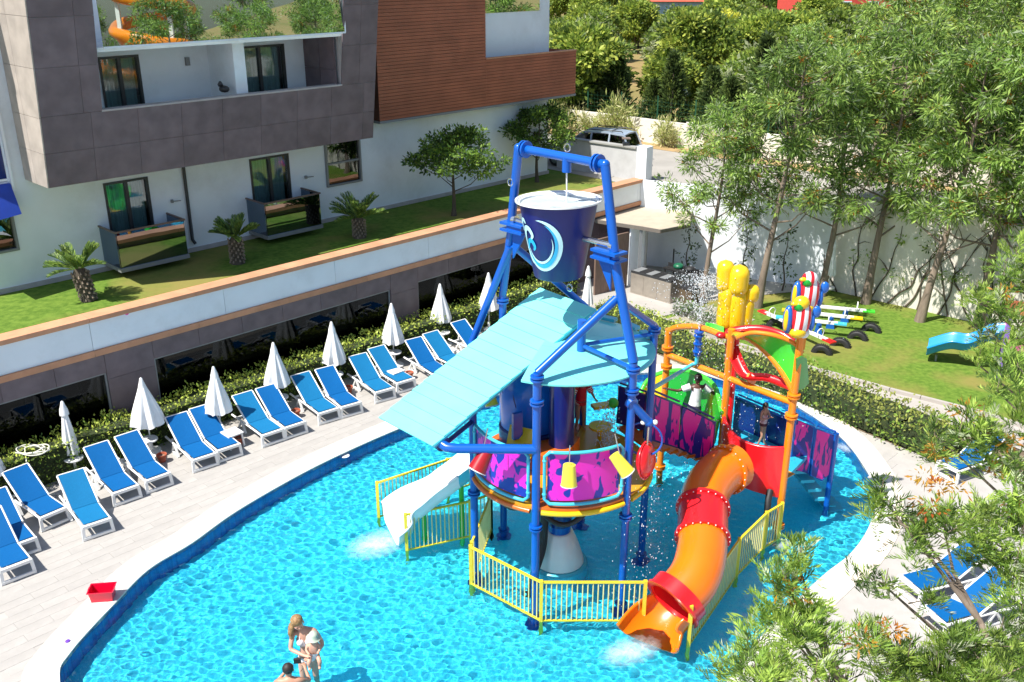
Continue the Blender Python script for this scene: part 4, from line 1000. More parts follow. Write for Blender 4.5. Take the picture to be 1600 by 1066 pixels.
for i, p in enumerate(tr):
    a = Vector(tr[max(i-1,0)]); b = Vector(tr[min(i+1,len(tr)-1)]); t = (b-a).normalized(); sd_ = t.cross(Vector((0,0,1))).normalized(); u = sd_.cross(t); f = i/len(tr)
    r_ = RT_+.02+.12*f; lift = .0
    rows.append([tuple(Vector(p)+sd_*r_*math.cos(PI+PI*k/14)*1.0+u*(r_*math.sin(PI+PI*k/14)*(.95-.35*f)+ .12*f)) for k in range(15)])
trg = MB().sheet(rows, 0, .035).build('trough', P_or2, ts, 60)
for e in (0, -1): MB().tube([r_[e] for r_ in rows], .035, 8).build('trough_lip', P_or2, trg, 60)
# ---------------------------------------------------------------- white open slide at the left
ws = thing('open_slide', at(620,850,WATER), 'wide white open slide running down from the blue tower to the water', 'slide')
pa = [Vector(at(*q)) for q in ((780,715,2.05),(745,730,1.75),(708,757,1.25),(672,785,.72),(642,808,.30),(611,834,-.05))]
pa = [Vector(p) for p in spline([tuple(v) for v in pa], 6)]
rows = []
for i, p in enumerate(pa):
    t = (pa[min(i+1,len(pa)-1)]-pa[max(i-1,0)]).normalized(); sd_ = t.cross(Vector((0,0,1))).normalized(); W2 = .72; hgt = .40
    prof = [(-W2-.05,hgt),(-W2,hgt-.01),(-W2+.04,hgt*.5),(-W2+.12,.06),(-W2+.25,0),(0,0),(W2-.25,0),(W2-.12,.06),(W2-.04,hgt*.5),(W2,hgt-.01),(W2+.05,hgt)]
    rows.append([tuple(p+sd_*x+Vector((0,0,y))) for x, y in prof])
k = int(len(rows)*.30)
MB().sheet(rows[:k+1], 0, .035).build('slide_upper_section', P_lcyan, ws, 50); MB().sheet(rows[k:], 0, .035).build('slide_bed', P_white, ws, 50)
for e in (0,-1): MB().tube([r_[e] for r_ in rows[k:]], .035, 8).build('slide_lip', P_white, ws, 60)
for i in (10, 20):
    p = pa[i]; MB().tube([(p.x,p.y,FLOOR),(p.x,p.y,p.z-.03)], .06, 8).build('support', P_green, ws)
# green side skirt under the slide
q = [rows[6][-1], rows[-6][-1]]
# ---------------------------------------------------------------- green and yellow curved slide behind
gs = thing('curved_slide', at(1060,640,WATER), 'lime green and yellow curved open slide at the back of the play tower', 'slide')
cg = (4.35, 24.1)
gpts = spline([at(1126,648,2.4), at(1114,605,2.6), at(1078,584,2.55), at(1040,584,2.3), at(1012,598,1.95), at(1000,628,1.5), at(1004,665,.9)], 6)
rows = []
for i, p in enumerate(gpts):
    a = Vector(gpts[max(i-1,0)]); b = Vector(gpts[min(i+1,len(gpts)-1)]); t = (b-a).normalized(); sd_ = t.cross(Vector((0,0,1))).normalized(); p = Vector(p)
    rows.append([tuple(p+sd_*x+Vector((0,0,y))) for x, y in ((.02,.05),(.0,-.15),(-.06,-.75),(-.2,-1.0),(-.5,-1.1),(-.8,-1.0),(-.9,-.8),(-.92,-.65))])
k = int(len(rows)*.50)
MB().sheet(rows[:k+1], 0, .04).build('slide_bed', P_dgreen, gs, 60); MB().sheet(rows[k:k+10], 0, .04).build('slide_bed', P_yel, gs, 60); MB().sheet(rows[k+9:], 0, .04).build('slide_bed', P_green, gs, 60)
MB().tube([r_[0] for r_ in rows], .06, 8).build('slide_lip', P_green, gs, 60); MB().tube([r_[-1] for r_ in rows], .05, 8).build('slide_lip', P_green, gs, 60)
# ---------------------------------------------------------------- spray pipe between the towers
sp = thing('spray_pipe', (3.6,20.6,WATER), 'blue upright spray nozzle on a thin pipe between the towers', 'water jet')
e_ = at(1088,573,3.35)
MB().tube([V3(HE,3.95), (e_[0]-.1,e_[1],3.4), (e_[0],e_[1],3.45), (e_[0],e_[1],3.75)], .05, 10).build('feed_pipe', P_lcyan, sp, 50)
mb = MB().tube([(e_[0],e_[1],3.65),(e_[0],e_[1],4.25)], .085, 12)
for z in (3.75,3.95,4.15,4.25): mb.lathe([(.115,-.015),(.115,.015)], (e_[0],e_[1],z), 12)
mb.build('nozzle', P_blue, sp, 40); NOZ = (e_[0], e_[1], 4.28)
# ================================================================== YELLOW RAILINGS IN THE POOL
M_ry = mat('railing_yellow', (.80,.62,.03), .4, var=.05, coat=.2); M_bal = mat('baluster_pale', (.76,.70,.28), .45, var=.06)
bal_mesh = MB().tube([(0,0,0),(0,0,.80)], .014, 6).mesh('baluster', M_bal, smooth=60)
def railing(pts, lab, zt=.85, name='pool_railing'):
    t = thing(name, (*pts[0][:2], WATER), lab, 'railing', 'yellow railings standing in the pool')
    for i, (a, b) in enumerate(zip(pts, pts[1:])):
        L = math.dist(a, b)
        for z in (zt, WATER+.0): MB().beam((a[0],a[1],z), (b[0],b[1],z), .045, .04).build('rail', M_ry, t)
        nb = max(2, round(L/.105))
        for k in range(1, nb):
            f = k/nb; o = inst('baluster', bal_mesh, t, (a[0]+(b[0]-a[0])*f, a[1]+(b[1]-a[1])*f, WATER), 0, (1,1,(zt-WATER)/.8))
    for a in pts: MB().box((a[0],a[1],(zt+.04+FLOOR)/2), (.07,.07,zt+.04-FLOOR)).build('post', M_ry, t)
    return t
rp_ = lambda *p: [at(x,y,WATER)[:2] for x, y in p]
railing(rp_((736,912),(845,970),(1005,970)), 'yellow railing in two bays wrapping the front of the blue tower')
railing(rp_((636,860),(735,838),(768,826)), 'yellow railing in front of the white slide')
railing(rp_((768,826),(738,906)), 'short yellow railing seen end on beside the left tower post')
railing(rp_((592,808),(700,770),(760,748)), 'yellow railing behind the white slide')
railing(rp_((1075,1010),(1150,900),(1192,857),(1216,842)), 'long yellow railing beside the orange tube slide')
# ================================================================== YELLOW HAND AND STRIPED FISH FIGURES
yh = thing('yellow_hand_figure', at(1140,520,4.4), 'big inflated looking yellow hand standing on top of the slide tower', 'figure')
hx, hy, hz = at(1141,510,4.35)
DR_ = hy
def finger(p, r, h, m=P_yel, lean=(0,0), nm='finger', waist=0):
    r *= 1.17; h *= 1.03
    pts = []; rad = []
    for i in range(15):
        f = i/14; e = min(f, 1-f)*h/r; pts.append((p[0]+lean[0]*f, p[1]+lean[1]*f, p[2]+h*f)); c_ = math.sqrt(max(0, 1-(1-min(1,e))**2))
        rad.append(max(.012, r*c_*(1-waist*math.exp(-((f-.55)/.07)**2))))
    return MB().tube(pts, rad, 22).build(nm, m, yh, 70)
finger((hx-.13,hy,hz-.12), .185, 1.16, nm='palm', waist=.06); finger((hx+.10,hy-.05,hz-.12), .20, 1.10, nm='palm'); finger((hx-.02,hy+.14,hz-.1), .2, 1.1, nm='palm')
finger((hx-.20,hy+.02,hz+.82), .17, .80, lean=(-.03,0)); finger((hx+.07,hy-.10,hz+.78), .205, .76, lean=(.01,0)); finger((hx+.22,hy+.12,hz+.78), .13, .58)
finger((hx+.31,hy-.06,hz-.10), .135, .86, lean=(.05,0), nm='thumb'); finger((hx+.40,hy-.06,hz+.60), .155, .46, lean=(.03,0), nm='thumb')
MB().box((hx-.16,hy-.17,hz+.12), (.09,.02,.09)).build('air_valve', P_white, yh)
MB().tube([(hx,hy,3.4),(hx,hy,hz)], .07, 10).build('stem', P_orange, yh, 40)
def stripes_mat():
    m = bpy.data.materials.new('figure_stripes'); m.use_nodes = True; nt = m.node_tree; N = nt.nodes; b = N['Principled BSDF']
    tc = N.new('ShaderNodeTexCoord'); wv_ = N.new('ShaderNodeTexWave'); wv_.wave_type = 'BANDS'; wv_.bands_direction = 'X'; wv_.inputs['Scale'].default_value = 1.9; wv_.inputs['Distortion'].default_value = 1.6; wv_.inputs['Detail'].default_value = 0; wv_.inputs['Detail Scale'].default_value = .5
    cr = N.new('ShaderNodeValToRGB'); cr.color_ramp.interpolation = 'CONSTANT'; cr.color_ramp.elements[0].color = (.72,.02,.03,1); cr.color_ramp.elements[1].position = .42; cr.color_ramp.elements[1].color = (.80,.82,.84,1)
    _link(nt, tc.outputs['Object'], wv_.inputs[0]); _link(nt, wv_.outputs['Fac'], cr.inputs[0]); _link(nt, cr.outputs[0], b.inputs['Base Color']); b.inputs['Roughness'].default_value = .25; return m
P_str = stripes_mat(); P_fb = plastic('figure_blue', (.01,.12,.50))
def fish(px, py, z, sc, lab):
    c = Vector(at(px, py, z)); t = thing('striped_fish_figure', tuple(c), lab, 'figure')
    def B(nm, o, r, s_, m): MB().ball(tuple(c+Vector(o)*sc), r*sc, 18, 0, s_).build(nm, m, t, 60)
    B('body', (0,0,0), .34, (.72,.6,1.25), P_str); B('head', (-.02,-.05,.36), .17, (1,.9,.9), P_yel if z < 5.5 else P_str)
    B('snout', (-.17,-.12,.36), .06, (1.6,.9,.8), P_yel); B('head_patch', (-.08,-.10,.30), .12, (.9,.9,1), P_dgreen)
    B('fin', (-.26,-.02,-.03), .26, (.42,.5,1.25), P_fb); B('fin', (.26,.0,-.1), .2, (.35,.5,1.0), P_fb); B('fin_stripe', (-.31,-.06,-.03), .18, (.3,.5,1.4), P_yel)
    B('belly', (-.04,-.06,-.30), .17, (1.1,.9,.8), P_yel); B('tail', (.12,.0,-.34), .15, (.8,.8,.8), P_white); B('tail_fin', (.34,0,.14), .12, (.8,.5,1.1), P_fb)
    pass
    return t
fish(1250, 497, 5.35, 1.0, 'lower red and white striped fish figure with a yellow beak and belly')
fish(1263, 459, 5.75, 1.0, 'upper red and white striped fish figure behind the other one')
fx = at(1251,530,4.9); MB().tube([V3(O3,4.9),(O3[0]+.03,O3[1]+.05,5.1)], .08, 10).build('figure_stem', M_dark, ot, 40)
MB().tube([(O3[0]+.15,O3[1]+.25,4.5),(O3[0]+.2,O3[1]+.35,5.4)], .05, 10).build('figure_stem', P_orange, ot, 40)
# ================================================================== POOLSIDE FURNITURE
M_pw = mat('white_plastic', (.80,.80,.79), .4, var=.02, dirt=.05, scale=4)
M_sling = mat('sling_blue', (.0,.10,.31), .75, var=.05, scale=30, bump=.15, bscale=220, spec=.2)
M_sling2 = mat('sling_faded_blue', (.005,.15,.34), .75, var=.05, scale=30, bump=.15, bscale=220, spec=.2)
BK = R(33)
def make_lounger(msl):
    t = thing('sun_lounger', (0,0,0), '', 'sun lounger', 'blue slung sun loungers round the pool')
    for sgn in (-1, 1):      # side rails, local x runs from the foot to the head
        y = sgn*.31
        MB().tube([(.03,y,.33),(.35,y,.335),(.9,y,.33),(1.25,y,.32),(1.85,y,.30)], .030, 8).build('side_rail', M_pw, t, 50)
        MB().beam((.02,y,.33),(-.02,y*1.06,.0),.05,.07,0,(0,1,0)).build('leg', M_pw, t)
        l = MB().beam((1.25,y,.32),(1.05,y,.0),.045,.06,0,(0,1,0)).beam((1.28,y,.31),(1.50,y,.0),.045,.05,0,(0,1,0)); l.beam((1.05,y,.02),(1.5,y,.02),.04,.04); l.build('leg', M_pw, t)
        MB().tube([(.85,y,.37),(.85+1.02*math.cos(BK),y,.37+1.02*math.sin(BK))], .024, 8).build('back_rail', M_pw, t, 50)
    MB().beam((.0,-.33,.33),(.0,.33,.33),.07,.07).build('foot_bar', M_pw, t)
    MB().beam((-.02,-.33,.04),(-.02,.33,.04),.05,.06).build('foot_bar', M_pw, t)
    MB().beam((.85+1.02*math.cos(BK),-.31,.37+1.02*math.sin(BK)),(.85+1.02*math.cos(BK),.31,.37+1.02*math.sin(BK)),.04,.04).build('head_bar', M_pw, t)
    MB().beam((1.55,-.31,.31),(1.55,.31,.31),.04,.05).beam((1.55,-.12,.31),(1.48,-.12,.72),.03,.04).beam((1.55,.12,.31),(1.48,.12,.72),.03,.04).build('back_support', M_pw, t)
    rows = [[(x, y*.275, .375-.012*math.sin(PI*(x-.05)/.8)*(1-y*y)) for y in (-1,-.5,0,.5,1)] for x in (.045,.2,.4,.6,.8,.86)]
    MB().sheet(rows, 0, .012).build('seat_sling', msl, t, 60)
    rows = [[(.86+u*math.cos(BK)-.0, y*.285, .385+u*math.sin(BK)-.02*math.sin(PI*u)*(1-y*y)) for y in (-1,-.5,0,.5,1)] for u in (0,.2,.4,.6,.8,1.0)]
    MB().sheet(rows, 0, .012).build('back_sling', msl, t, 60)
    return t
L0 = make_lounger(M_sling); L1 = make_lounger(M_sling2)
spots = [   # foot centre and head direction in the photograph
 ((30,905),None,0,'lounger cut by the left picture edge, lowest in the row'),
 ((38,870),None,0,'lounger second from the bottom left, its head out of view'),
 ((88,822),(42,755),0,'lounger below the white hose, its back in the umbrella shade'),
 ((155,838),(105,740),1,'lounger pulled forward towards the pool below the slim folded umbrella'),
 ((200,785),(145,700),0,'lounger right of the slim folded umbrella, half in shade'),
 ((250,765),(190,682),0,'lounger under the wide white umbrella beside the hedge gap'),
 ((322,733),(268,652),0,'shaded lounger right of the umbrella in front of the dark pier'),
 ((360,718),(305,640),0,'lounger left of the umbrella with the square side table'),
 ((428,694),(374,622),1,'half shaded lounger right of the third square table'),
 ((463,682),(406,608),0,'lounger left of the umbrella and round table in mid row'),
 ((515,660),(466,592),1,'lounger with an umbrella shadow on its back, mid row'),
 ((550,650),(497,577),0,'lounger left of the umbrella before the long window'),
 ((602,627),(552,560),1,'lounger with a round umbrella shadow, left of a faded one'),
 ((635,612),(580,548),1,'faded lounger partly behind the low corner of the turquoise roof'),
 ((690,598),(636,533),0,'lounger half hidden by the turquoise roof, left of the small table'),
 ((722,585),(674,530),1,'faded lounger showing only its back above the turquoise roof'),
 ((765,565),(717,512),0,'lounger farthest up the row beside the blue tower leg'),
]
lr = fa(1,0,0)
for k, (f, h, kind, lab) in enumerate(spots):
    a = at(*f, 0); src = (L0, L1)[kind]
    if h: b = at(*h, .72); rz = math.atan2(b[1]-a[1], b[0]-a[0])
    else: rz = R(133)
    lab = 'blue white framed '+lab
    first = k == 0 or (kind == 1 and k == 3)
    if first: src.location = (a[0],a[1],.016); src.rotation_euler.z = rz; src['label'] = lab
    else: copy_tree(src, (a[0],a[1],.016), rz, lab)
for p, rz, lab in (((1478,748),R(28),'blue lounger alone on the deck right of the pool, head in shade'),((1418,935),R(20),'blue lounger of the near right pair, the one by the pool edge'),((1455,985),R(20),'blue lounger of the near right pair, the one under the leaves')):
    a = at(*p, 0); copy_tree(L0, (a[0],a[1],.016), rz, lab)
# closed umbrellas
M_canvas = mat('umbrella_canvas', (.80,.80,.80), .85, var=.03, scale=6, bump=.1, bscale=90)
def make_umbrella(w_, h0, h1, seed):
    t = thing('closed_umbrella', (0,0,0), '', 'umbrella', 'folded white umbrellas along the hedge')
    MB().lathe([(.02,0),(.02,h1)], (0,0,0), 8).build('pole', M_pw, t, 40)
    rows = []; n = 48; r = random.Random(seed)
    for k in range(9):
        f = k/8; z = h0+(h1-.05-h0)*f; rad = w_*(.92*(1-f)**.8-.18*(1-f)**4)*(.7+.3*(1-f))+.03
        rows.append([(rad*(1+.2*(1-f)*math.cos(i/n*2*PI*8+.5))*math.cos(2*PI*i/n), rad*(1+.2*(1-f)*math.cos(i/n*2*PI*8+.5))*math.sin(2*PI*i/n), z+.04*(1-f)*math.cos(i/n*2*PI*8)) for i in range(n+1)])
    MB().sheet(rows).build('canopy', M_canvas, t, 60)
    MB().lathe([(.115,h1-.34),(.10,h1-.2),(.055,h1-.06),(.035,h1+.02),(.0,h1+.05)], (0,0,0), 16, cap=False).build('top_cap', M_canvas, t, 60)
    MB().lathe([(.24,0),(.24,.05),(.05,.08),(.04,.3)], (0,0,0), 18).build('base', M_pw, t, 40)
    return t
umb = {'w': make_umbrella(.50,.85,2.15,1), 'm': make_umbrella(.41,.80,2.1,2), 's': make_umbrella(.21,.55,2.0,3)}
used = set()
us = [((-12,790),'w','umbrella cut by the left edge of the picture'),((118,738),'s','slim tightly folded umbrella leaning a little by the hose'),((238,706),'w','widest folded umbrella before the leftmost dark window'),
 ((347,683),'m','umbrella standing through the square table in front of the stone pier'),((437,640),'m','umbrella in front of the long dark window, left of its middle'),((525,603),'m','umbrella before the long dark window, third along it'),
 ((616,570),'m','umbrella at the right end of the long dark window'),((690,535),'m','umbrella before the right stone pier'),((764,515),'m','umbrella just left of the blue tower leg'),((917,498),'s','slim umbrella alone beyond the tipping bucket')]
for k, (p, kind, lab) in enumerate(us):
    a = at(*p, 0); 
    if kind not in used: o = umb[kind]; used.add(kind); o.location = (a[0],a[1],.016); o['label'] = 'white closed '+lab
    else: o = copy_tree(umb[kind], (a[0],a[1],.016), random.uniform(0,3), 'white closed '+lab)
    if k == 8: pass
a = at(1287,455,0); o = copy_tree(umb['s'], (a[0],a[1]-.5,.3), 1, 'closed umbrella in shade against the white garden wall corner'); o['group'] = 'folded white umbrellas along the hedge'
# round tables around umbrella poles, square tables, ashtray pots
def make_round():
    t = thing('round_table', (0,0,0), '', 'table', 'small white tables between the loungers')
    MB().lathe([(.05,.0),(.24,.0),(.245,.02),(.235,.035),(.04,.035)], (0,0,.46), 22, cap=False).build('tabletop', M_pw, t, 40)
    MB().lathe([(.035,.04),(.03,.46)], (0,0,0), 10).build('leg', M_pw, t); MB().lathe([(.30,.0),(.30,.04),(.06,.09)], (0,0,0), 20).build('base', M_pw, t, 40)
    return t
def make_square():
    t = thing('square_table', (0,0,0), '', 'table', 'small white tables between the loungers')
    MB().box((0,0,.40), (.46,.46,.035)).build('tabletop', M_pw, t)
    for a in (-1,1):
        for b in (-1,1): MB().beam((a*.18,b*.18,.39),(a*.21,b*.21,0),.045,.045).build('leg', M_pw, t)
    return t
rt = make_round(); 
for k, (p, lab) in enumerate((((120,742),'at the slim umbrella left of the hose'),((236,712),'under the widest folded umbrella'),((440,644),'under the umbrella left of the long window middle'),((526,607),'under the third umbrella along the long window'),((617,572),'under the umbrella at the right end of the long window'),((693,540),'at the umbrella foot before the right pier'),((4,805),'at the left picture edge'))):
    a = at(*p, 0); lab = 'small round white table '+lab
    if k == 0: rt.location = (a[0],a[1],.016); rt['label'] = lab
    else: copy_tree(rt, (a[0],a[1],.016), 0, lab)
stb = make_square()
for k, (p, lab) in enumerate((((365,697),'between two loungers in front of the stone pier'),((618,598),'behind the low corner of the turquoise roof'),((700,565),'almost hidden behind the turquoise roof edge'),((1505,960),'between the near right pair of loungers'))):
    a = at(*p, 0); lab = 'small square white table '+lab
    if k == 0: stb.location = (a[0],a[1],.016); stb.rotation_euler.z = FROT; stb['label'] = lab
    else: copy_tree(stb, (a[0],a[1],.016), FROT, lab)
M_pot = mat('terracotta_pot', (.42,.10,.05), .7, var=.1, scale=8)
def make_pot():
    t = thing('clay_pot', (0,0,0), '', 'pot', 'clay ashtray pots beside the loungers')
    MB().lathe([(.0,0),(.085,0),(.12,.17),(.14,.175),(.14,.22),(.115,.22),(.10,.15),(.0,.15)], (0,0,0), 18, cap=False).build('pot_body', M_pot, t, 40)
    MB().lathe([(.0,.16),(.108,.16)], (0,0,0), 14).build('sand_fill', mat('sand', (.4,.33,.25), .9), t)
    return t
pt = make_pot()
for k, (p, lab) in enumerate((((254,722),'right of the widest folded umbrella'),((374,695),'beside the square table in front of the stone pier'),((463,652),'under the umbrella left of the long window middle'),((545,615),'near the third umbrella of the long window'),((640,592),'by the low corner of the turquoise roof'))):
    a = at(*p, 0); lab = 'terracotta pot on the deck '+lab
    if k == 0: pt.location = (a[0],a[1],.016); pt['label'] = lab
    else: copy_tree(pt, (a[0],a[1],.016), 0, lab)
# red basin
rbn = thing('red_basin', at(162,935,.03), 'red rectangular plastic basin on the white pool edge', 'basin', None, R(8))
OFF[rbn.name] = (0,0,0)
M_rb = plastic('basin_red', (.75,.003,.04))
mb = MB()
def rect(w_, d_, z): return [(-w_/2,-d_/2,z),(w_/2,-d_/2,z),(w_/2,d_/2,z),(-w_/2,d_/2,z),(-w_/2,-d_/2,z)]
mb.sheet([rect(.42,.26,.0), rect(.48,.32,.26), rect(.53,.37,.265), rect(.53,.37,.25)], 0); mb.sheet([rect(.40,.24,.012), rect(.46,.30,.26)][::-1], 0); mb.add([(-.2,-.12,.012),(.2,-.12,.012),(.2,.12,.012),(-.2,.12,.012)], [(0,1,2,3)]); mb.add([(-.21,-.13,0),(.21,-.13,0),(.21,.13,0),(-.21,.13,0)], [(3,2,1,0)])
mb.build('basin_shell', M_rb, rbn); MB().beam((-.24,0,.262),(-.27,0,.262),.1,.02).beam((.24,0,.262),(.27,0,.262),.1,.02).build('handle', M_rb, rbn)
cp = MB().lathe([(0,0),(.05,0),(.045,.02),(.02,.03),(0,.03)], (*at(106,1003,.02)[:2],.03), 14); tag(cp.build('bottle_cap', mat('cap_purple', (.15,.05,.45), .4), None, 40), 'small purple cap lying on the pool coping at the lower left', 'cap')
# white hose thrown over the hedge
M_hose = mat('hose_white', (.72,.71,.62), .5)
hs = []
r = random.Random(5); hcn = at(48,705,.98)
for i in range(46):
    a = i*.62; rr = .30+.07*math.sin(i*.37); hs.append((hcn[0]+rr*math.cos(a)*1.15+.02*i/10, hcn[1]+rr*math.sin(a)*.7, .98+.05*math.sin(i*1.1)+.0015*i))
hs += [(hcn[0]+.05,hcn[1]-.38,.85),(hcn[0]-.05,hcn[1]-.45,.55),(hcn[0]+.1,hcn[1]-.5,.35),(hcn[0]+.2,hcn[1]-.48,.6),(hcn[0]+.12,hcn[1]-.42,.8),(hcn[0]+.2,hcn[1]-.5,.4),(hcn[0]+.35,hcn[1]-.55,.05),(hcn[0]+.75,hcn[1]-.5,.03),(hcn[0]+.9,hcn[1]-.9,.03)]
tag(MB().tube(spline(hs, 3), .016, 6).build('garden_hose', M_hose, None, 60), 'tangled white garden hose hanging over the hedge at left', 'hose')
pk = MB().ball((*at(198,489,3.2)[:2],3.2), .09, 12); 
s_, z_ = sz(198,489,DT+.05); pk = MB().lathe([(0,0),(.06,0),(.06,.03),(0,.04)], fa(s_,DT+.032,z_), 14, axis=FN+(0,)); tag(pk.build('pink_knob', mat('pink_plastic', (.85,.02,.35), .4), None, 40), 'small pink round fitting on the white band of the terrace wall', 'knob')
s_, z_ = sz(530,446,DT+.05)
for (px_, py_) in ((295,852),(538,713),(640,668)):
    a = at(px_, py_, WATER-.02); fl_ = MB().lathe([(.0,.02),(.10,.02),(.13,.0),(.10,-.03)], (a[0]+.02,a[1]-.02,WATER+.01), 16); tag(fl_.build('skimmer_lid', M_pw, None, 40), {295:'round pale skimmer lid at the pool edge nearest the red basin',538:'round pale skimmer lid at the pool edge before the mid row loungers',640:'round pale skimmer lid at the pool edge by the turquoise roof'}[px_], 'skimmer')
# ================================================================== PLAY LAWN
PA = [at(x,y)[:2] for x,y in ((1015,495),(1130,533),(1250,573),(1390,612),(1540,650))]; PB = [at(x,y)[:2] for x,y in ((1000,506),(1110,548),(1235,592),(1385,635),(1535,680))]
M_path = mat('path_concrete', (.40,.37,.34), .85, var=.06, scale=1.5, bump=.15, dirt=.12)
ext = (PA[-1][0]+6, PA[-1][1]-7), (PB[-1][0]+5.4, PB[-1][1]-7.4)
PA.append(ext[0]); PB.append(ext[1])
mb = MB().add([(x,y,.012) for x,y in PA]+[(x,y,.012) for x,y in PB], [(i,len(PA)+i,len(PA)+i+1,i+1)[::-1] for i in range(len(PA)-1)]); 
for i in range(len(mb.f)): mb.f[i] = tuple(mb.f[i])
pth = struct('path', mb, M_path)
for i in range(len(PA)-1):
    a, b = PA[i], PA[i+1]; L = math.dist(a,b); k = max(1, round(L/1.1))
    for j in range(k):
        p = (a[0]+(b[0]-a[0])*(j+.01)/k, a[1]+(b[1]-a[1])*(j+.01)/k, .06); q = (a[0]+(b[0]-a[0])*(j+.99)/k, a[1]+(b[1]-a[1])*(j+.99)/k, .06)
        MB().beam(p, q, .12, .12).build('kerb_stone', M_path, pth)
lawn_poly = [at(1020,492)[:2]]+[p for p in PA]+[(40,8),(32,20)]+[wall_end[:2]]+[wall_corner[:2], at(1110,470)[:2], at(1060,488)[:2]]
struct('play_lawn', flat(lawn_poly, [], .0), M_lawn)
kt = flat([corner_t[:2], wall_corner[:2], at(1110,470)[:2], at(1060,488)[:2], at(1000,506)[:2], at(930,500)[:2], fa(28,DT-.1,0)[:2]], [], .02)
struct('kitchen_paving', kt, M_deck)
ss = thing  # alias
def seesaw(a, b, ca, cb, pivot, lab, h=.5):
    a, b = Vector((*a,h)), Vector((*b,h)); m = a.lerp(b, pivot); t = thing('seesaw', (m.x,m.y,0), lab, 'seesaw', 'seesaws on the play lawn'); d = (b-a).normalized(); sd_ = Vector((-d.y,d.x,0))
    MB().beam(tuple(a+d*.3), tuple(b-d*.3), .13, .09).build('beam', M_pw, t)
    for p, c, sg in ((a,ca,1),(b,cb,-1)):
        MB().beam(tuple(p), tuple(p+d*.42*sg), .26, .05).build('seat', c, t)
        q = p+d*.62*sg; MB().tube([tuple(q+sd_*.10+Vector((0,0,.03))), tuple(q+sd_*.15+Vector((0,0,.22))), tuple(q+sd_*.04+Vector((0,0,.30))), tuple(q-sd_*.04+Vector((0,0,.30))), tuple(q-sd_*.15+Vector((0,0,.22))), tuple(q-sd_*.10+Vector((0,0,.03)))], .018, 6).build('handle', M_pw, t, 60)
    mb = MB().box((m.x,m.y,.22), (.30,.16,.44), math.atan2(d.y,d.x), top=(.5,.8)); mb.tube([tuple(m+sd_*.16-Vector((0,0,.07))), tuple(m-sd_*.16-Vector((0,0,.07)))], .05, 10); mb.build('pivot_stand', P_fb, t)
    return t
g2 = lambda x, y, z=.5: at(x,y,z)[:2]
seesaw(g2(1188,483), g2(1302,540,.35), P_red, P_red, .5, 'seesaw with red seats, tilted across the others', .45)
seesaw(g2(1250,476), g2(1367,487), P_green, P_green, .62, 'seesaw with a green seat nearest the garden wall')
seesaw(g2(1222,484), g2(1348,498), P_yel, P_yel, .62, 'seesaw with a yellow seat, second from the garden wall')
seesaw(g2(1212,495), g2(1323,507), P_lcyan, P_lcyan, .62, 'seesaw with a light blue seat, nearest the pool')
def tire(p, ang, lab):
    a = at(*p, 0); t = thing('half_tyre', (a[0],a[1],0), lab, 'tyre', 'half buried tyres at the seesaws'); A_ = R(ang); dx, dy = math.cos(A_), math.sin(A_)
    rows = []
    for i in range(17):
        th = PI*i/16; rows.append([(a[0]+dx*math.cos(th)*r_-dy*w_, a[1]+dy*math.cos(th)*r_+dx*w_, math.sin(th)*r_-.03) for r_, w_ in ((.17,.10),(.27,.12),(.32,.10),(.34,.05),(.34,-.05),(.32,-.10),(.27,-.12),(.17,-.10),(.20,-.07),(.29,-.05),(.29,.05),(.20,.07),(.17,.10))])
    MB().sheet(rows).build('tyre_half', M_black, t, 50)
    tr_ = MB()
    for i in range(1,16):
        th = PI*i/16
        for w_ in (-.055,.055): tr_.box((a[0]+dx*math.cos(th)*.345-dy*w_, a[1]+dy*math.cos(th)*.345+dx*w_, math.sin(th)*.345-.03), (.03,.07,.03), A_)
    tr_.build('tread_blocks', M_black, t)
tire((1284,552),-30,'half buried tyre under the red seat nearest the pool'); tire((1313,541),-30,'half buried tyre second from the pool, right of the red seat'); tire((1340,530),-30,'half buried tyre third from the pool on the open lawn')
tire((1361,518),-30,'half buried tyre farthest right on the lawn'); tire((1213,510),-30,'half buried tyre under the left red seat'); tire((1196,520),-20,'half buried tyre behind the red canopy trough at left')
# small play house with a blue wavy slide
ph = thing('toddler_playhouse', at(1575,560), 'small playhouse with purple posts and a wavy light blue slide', 'playhouse')
P_purp = plastic('play_purple', (.22,.12,.50)); P_sky = plastic('slide_sky', (.005,.27,.66))
P_pink = plastic('play_pink', (.70,.10,.35))
sa, sb = Vector(at(1568,528,1.15)), Vector(at(1448,552,.22))
ctr = spline([tuple(sa), tuple(sa.lerp(sb,.2)+Vector((0,0,.05))), tuple(sa.lerp(sb,.45)+Vector((0,0,-.12))), tuple(sa.lerp(sb,.7)+Vector((0,0,.06))), tuple(sb)], 6); dd_ = (sb-sa); dd_.z = 0; dd_.normalize(); sdv = Vector((-dd_.y,dd_.x,0))
rows = [[tuple(Vector(p)+sdv*x+Vector((0,0,y))) for x,y in ((-.42,.34),(-.38,.32),(-.34,.08),(-.22,0),(.22,0),(.34,.08),(.38,.32),(.42,.34))] for p in ctr]
MB().sheet(rows, 0, .03).build('slide', P_sky, ph, 60)
for e in (0,-1): MB().tube([r_[e] for r_ in rows], .04, 8).build('slide_lip', P_sky, ph, 60)
MB().tube([(sb.x-dd_.x*.3,sb.y-dd_.y*.3,0),(sb.x-dd_.x*.3,sb.y-dd_.y*.3,.2)], .04, 8).build('support', M_greyp, ph)
for ox, oy in ((0,.55),(0,-.55),(1.2,.55),(1.2,-.55)):
    q = sa-dd_*(ox+.05)+sdv*oy; MB().box((q.x,q.y,1.1), (.14,.14,2.2), math.atan2(dd_.y,dd_.x)).build('post', P_purp, ph)
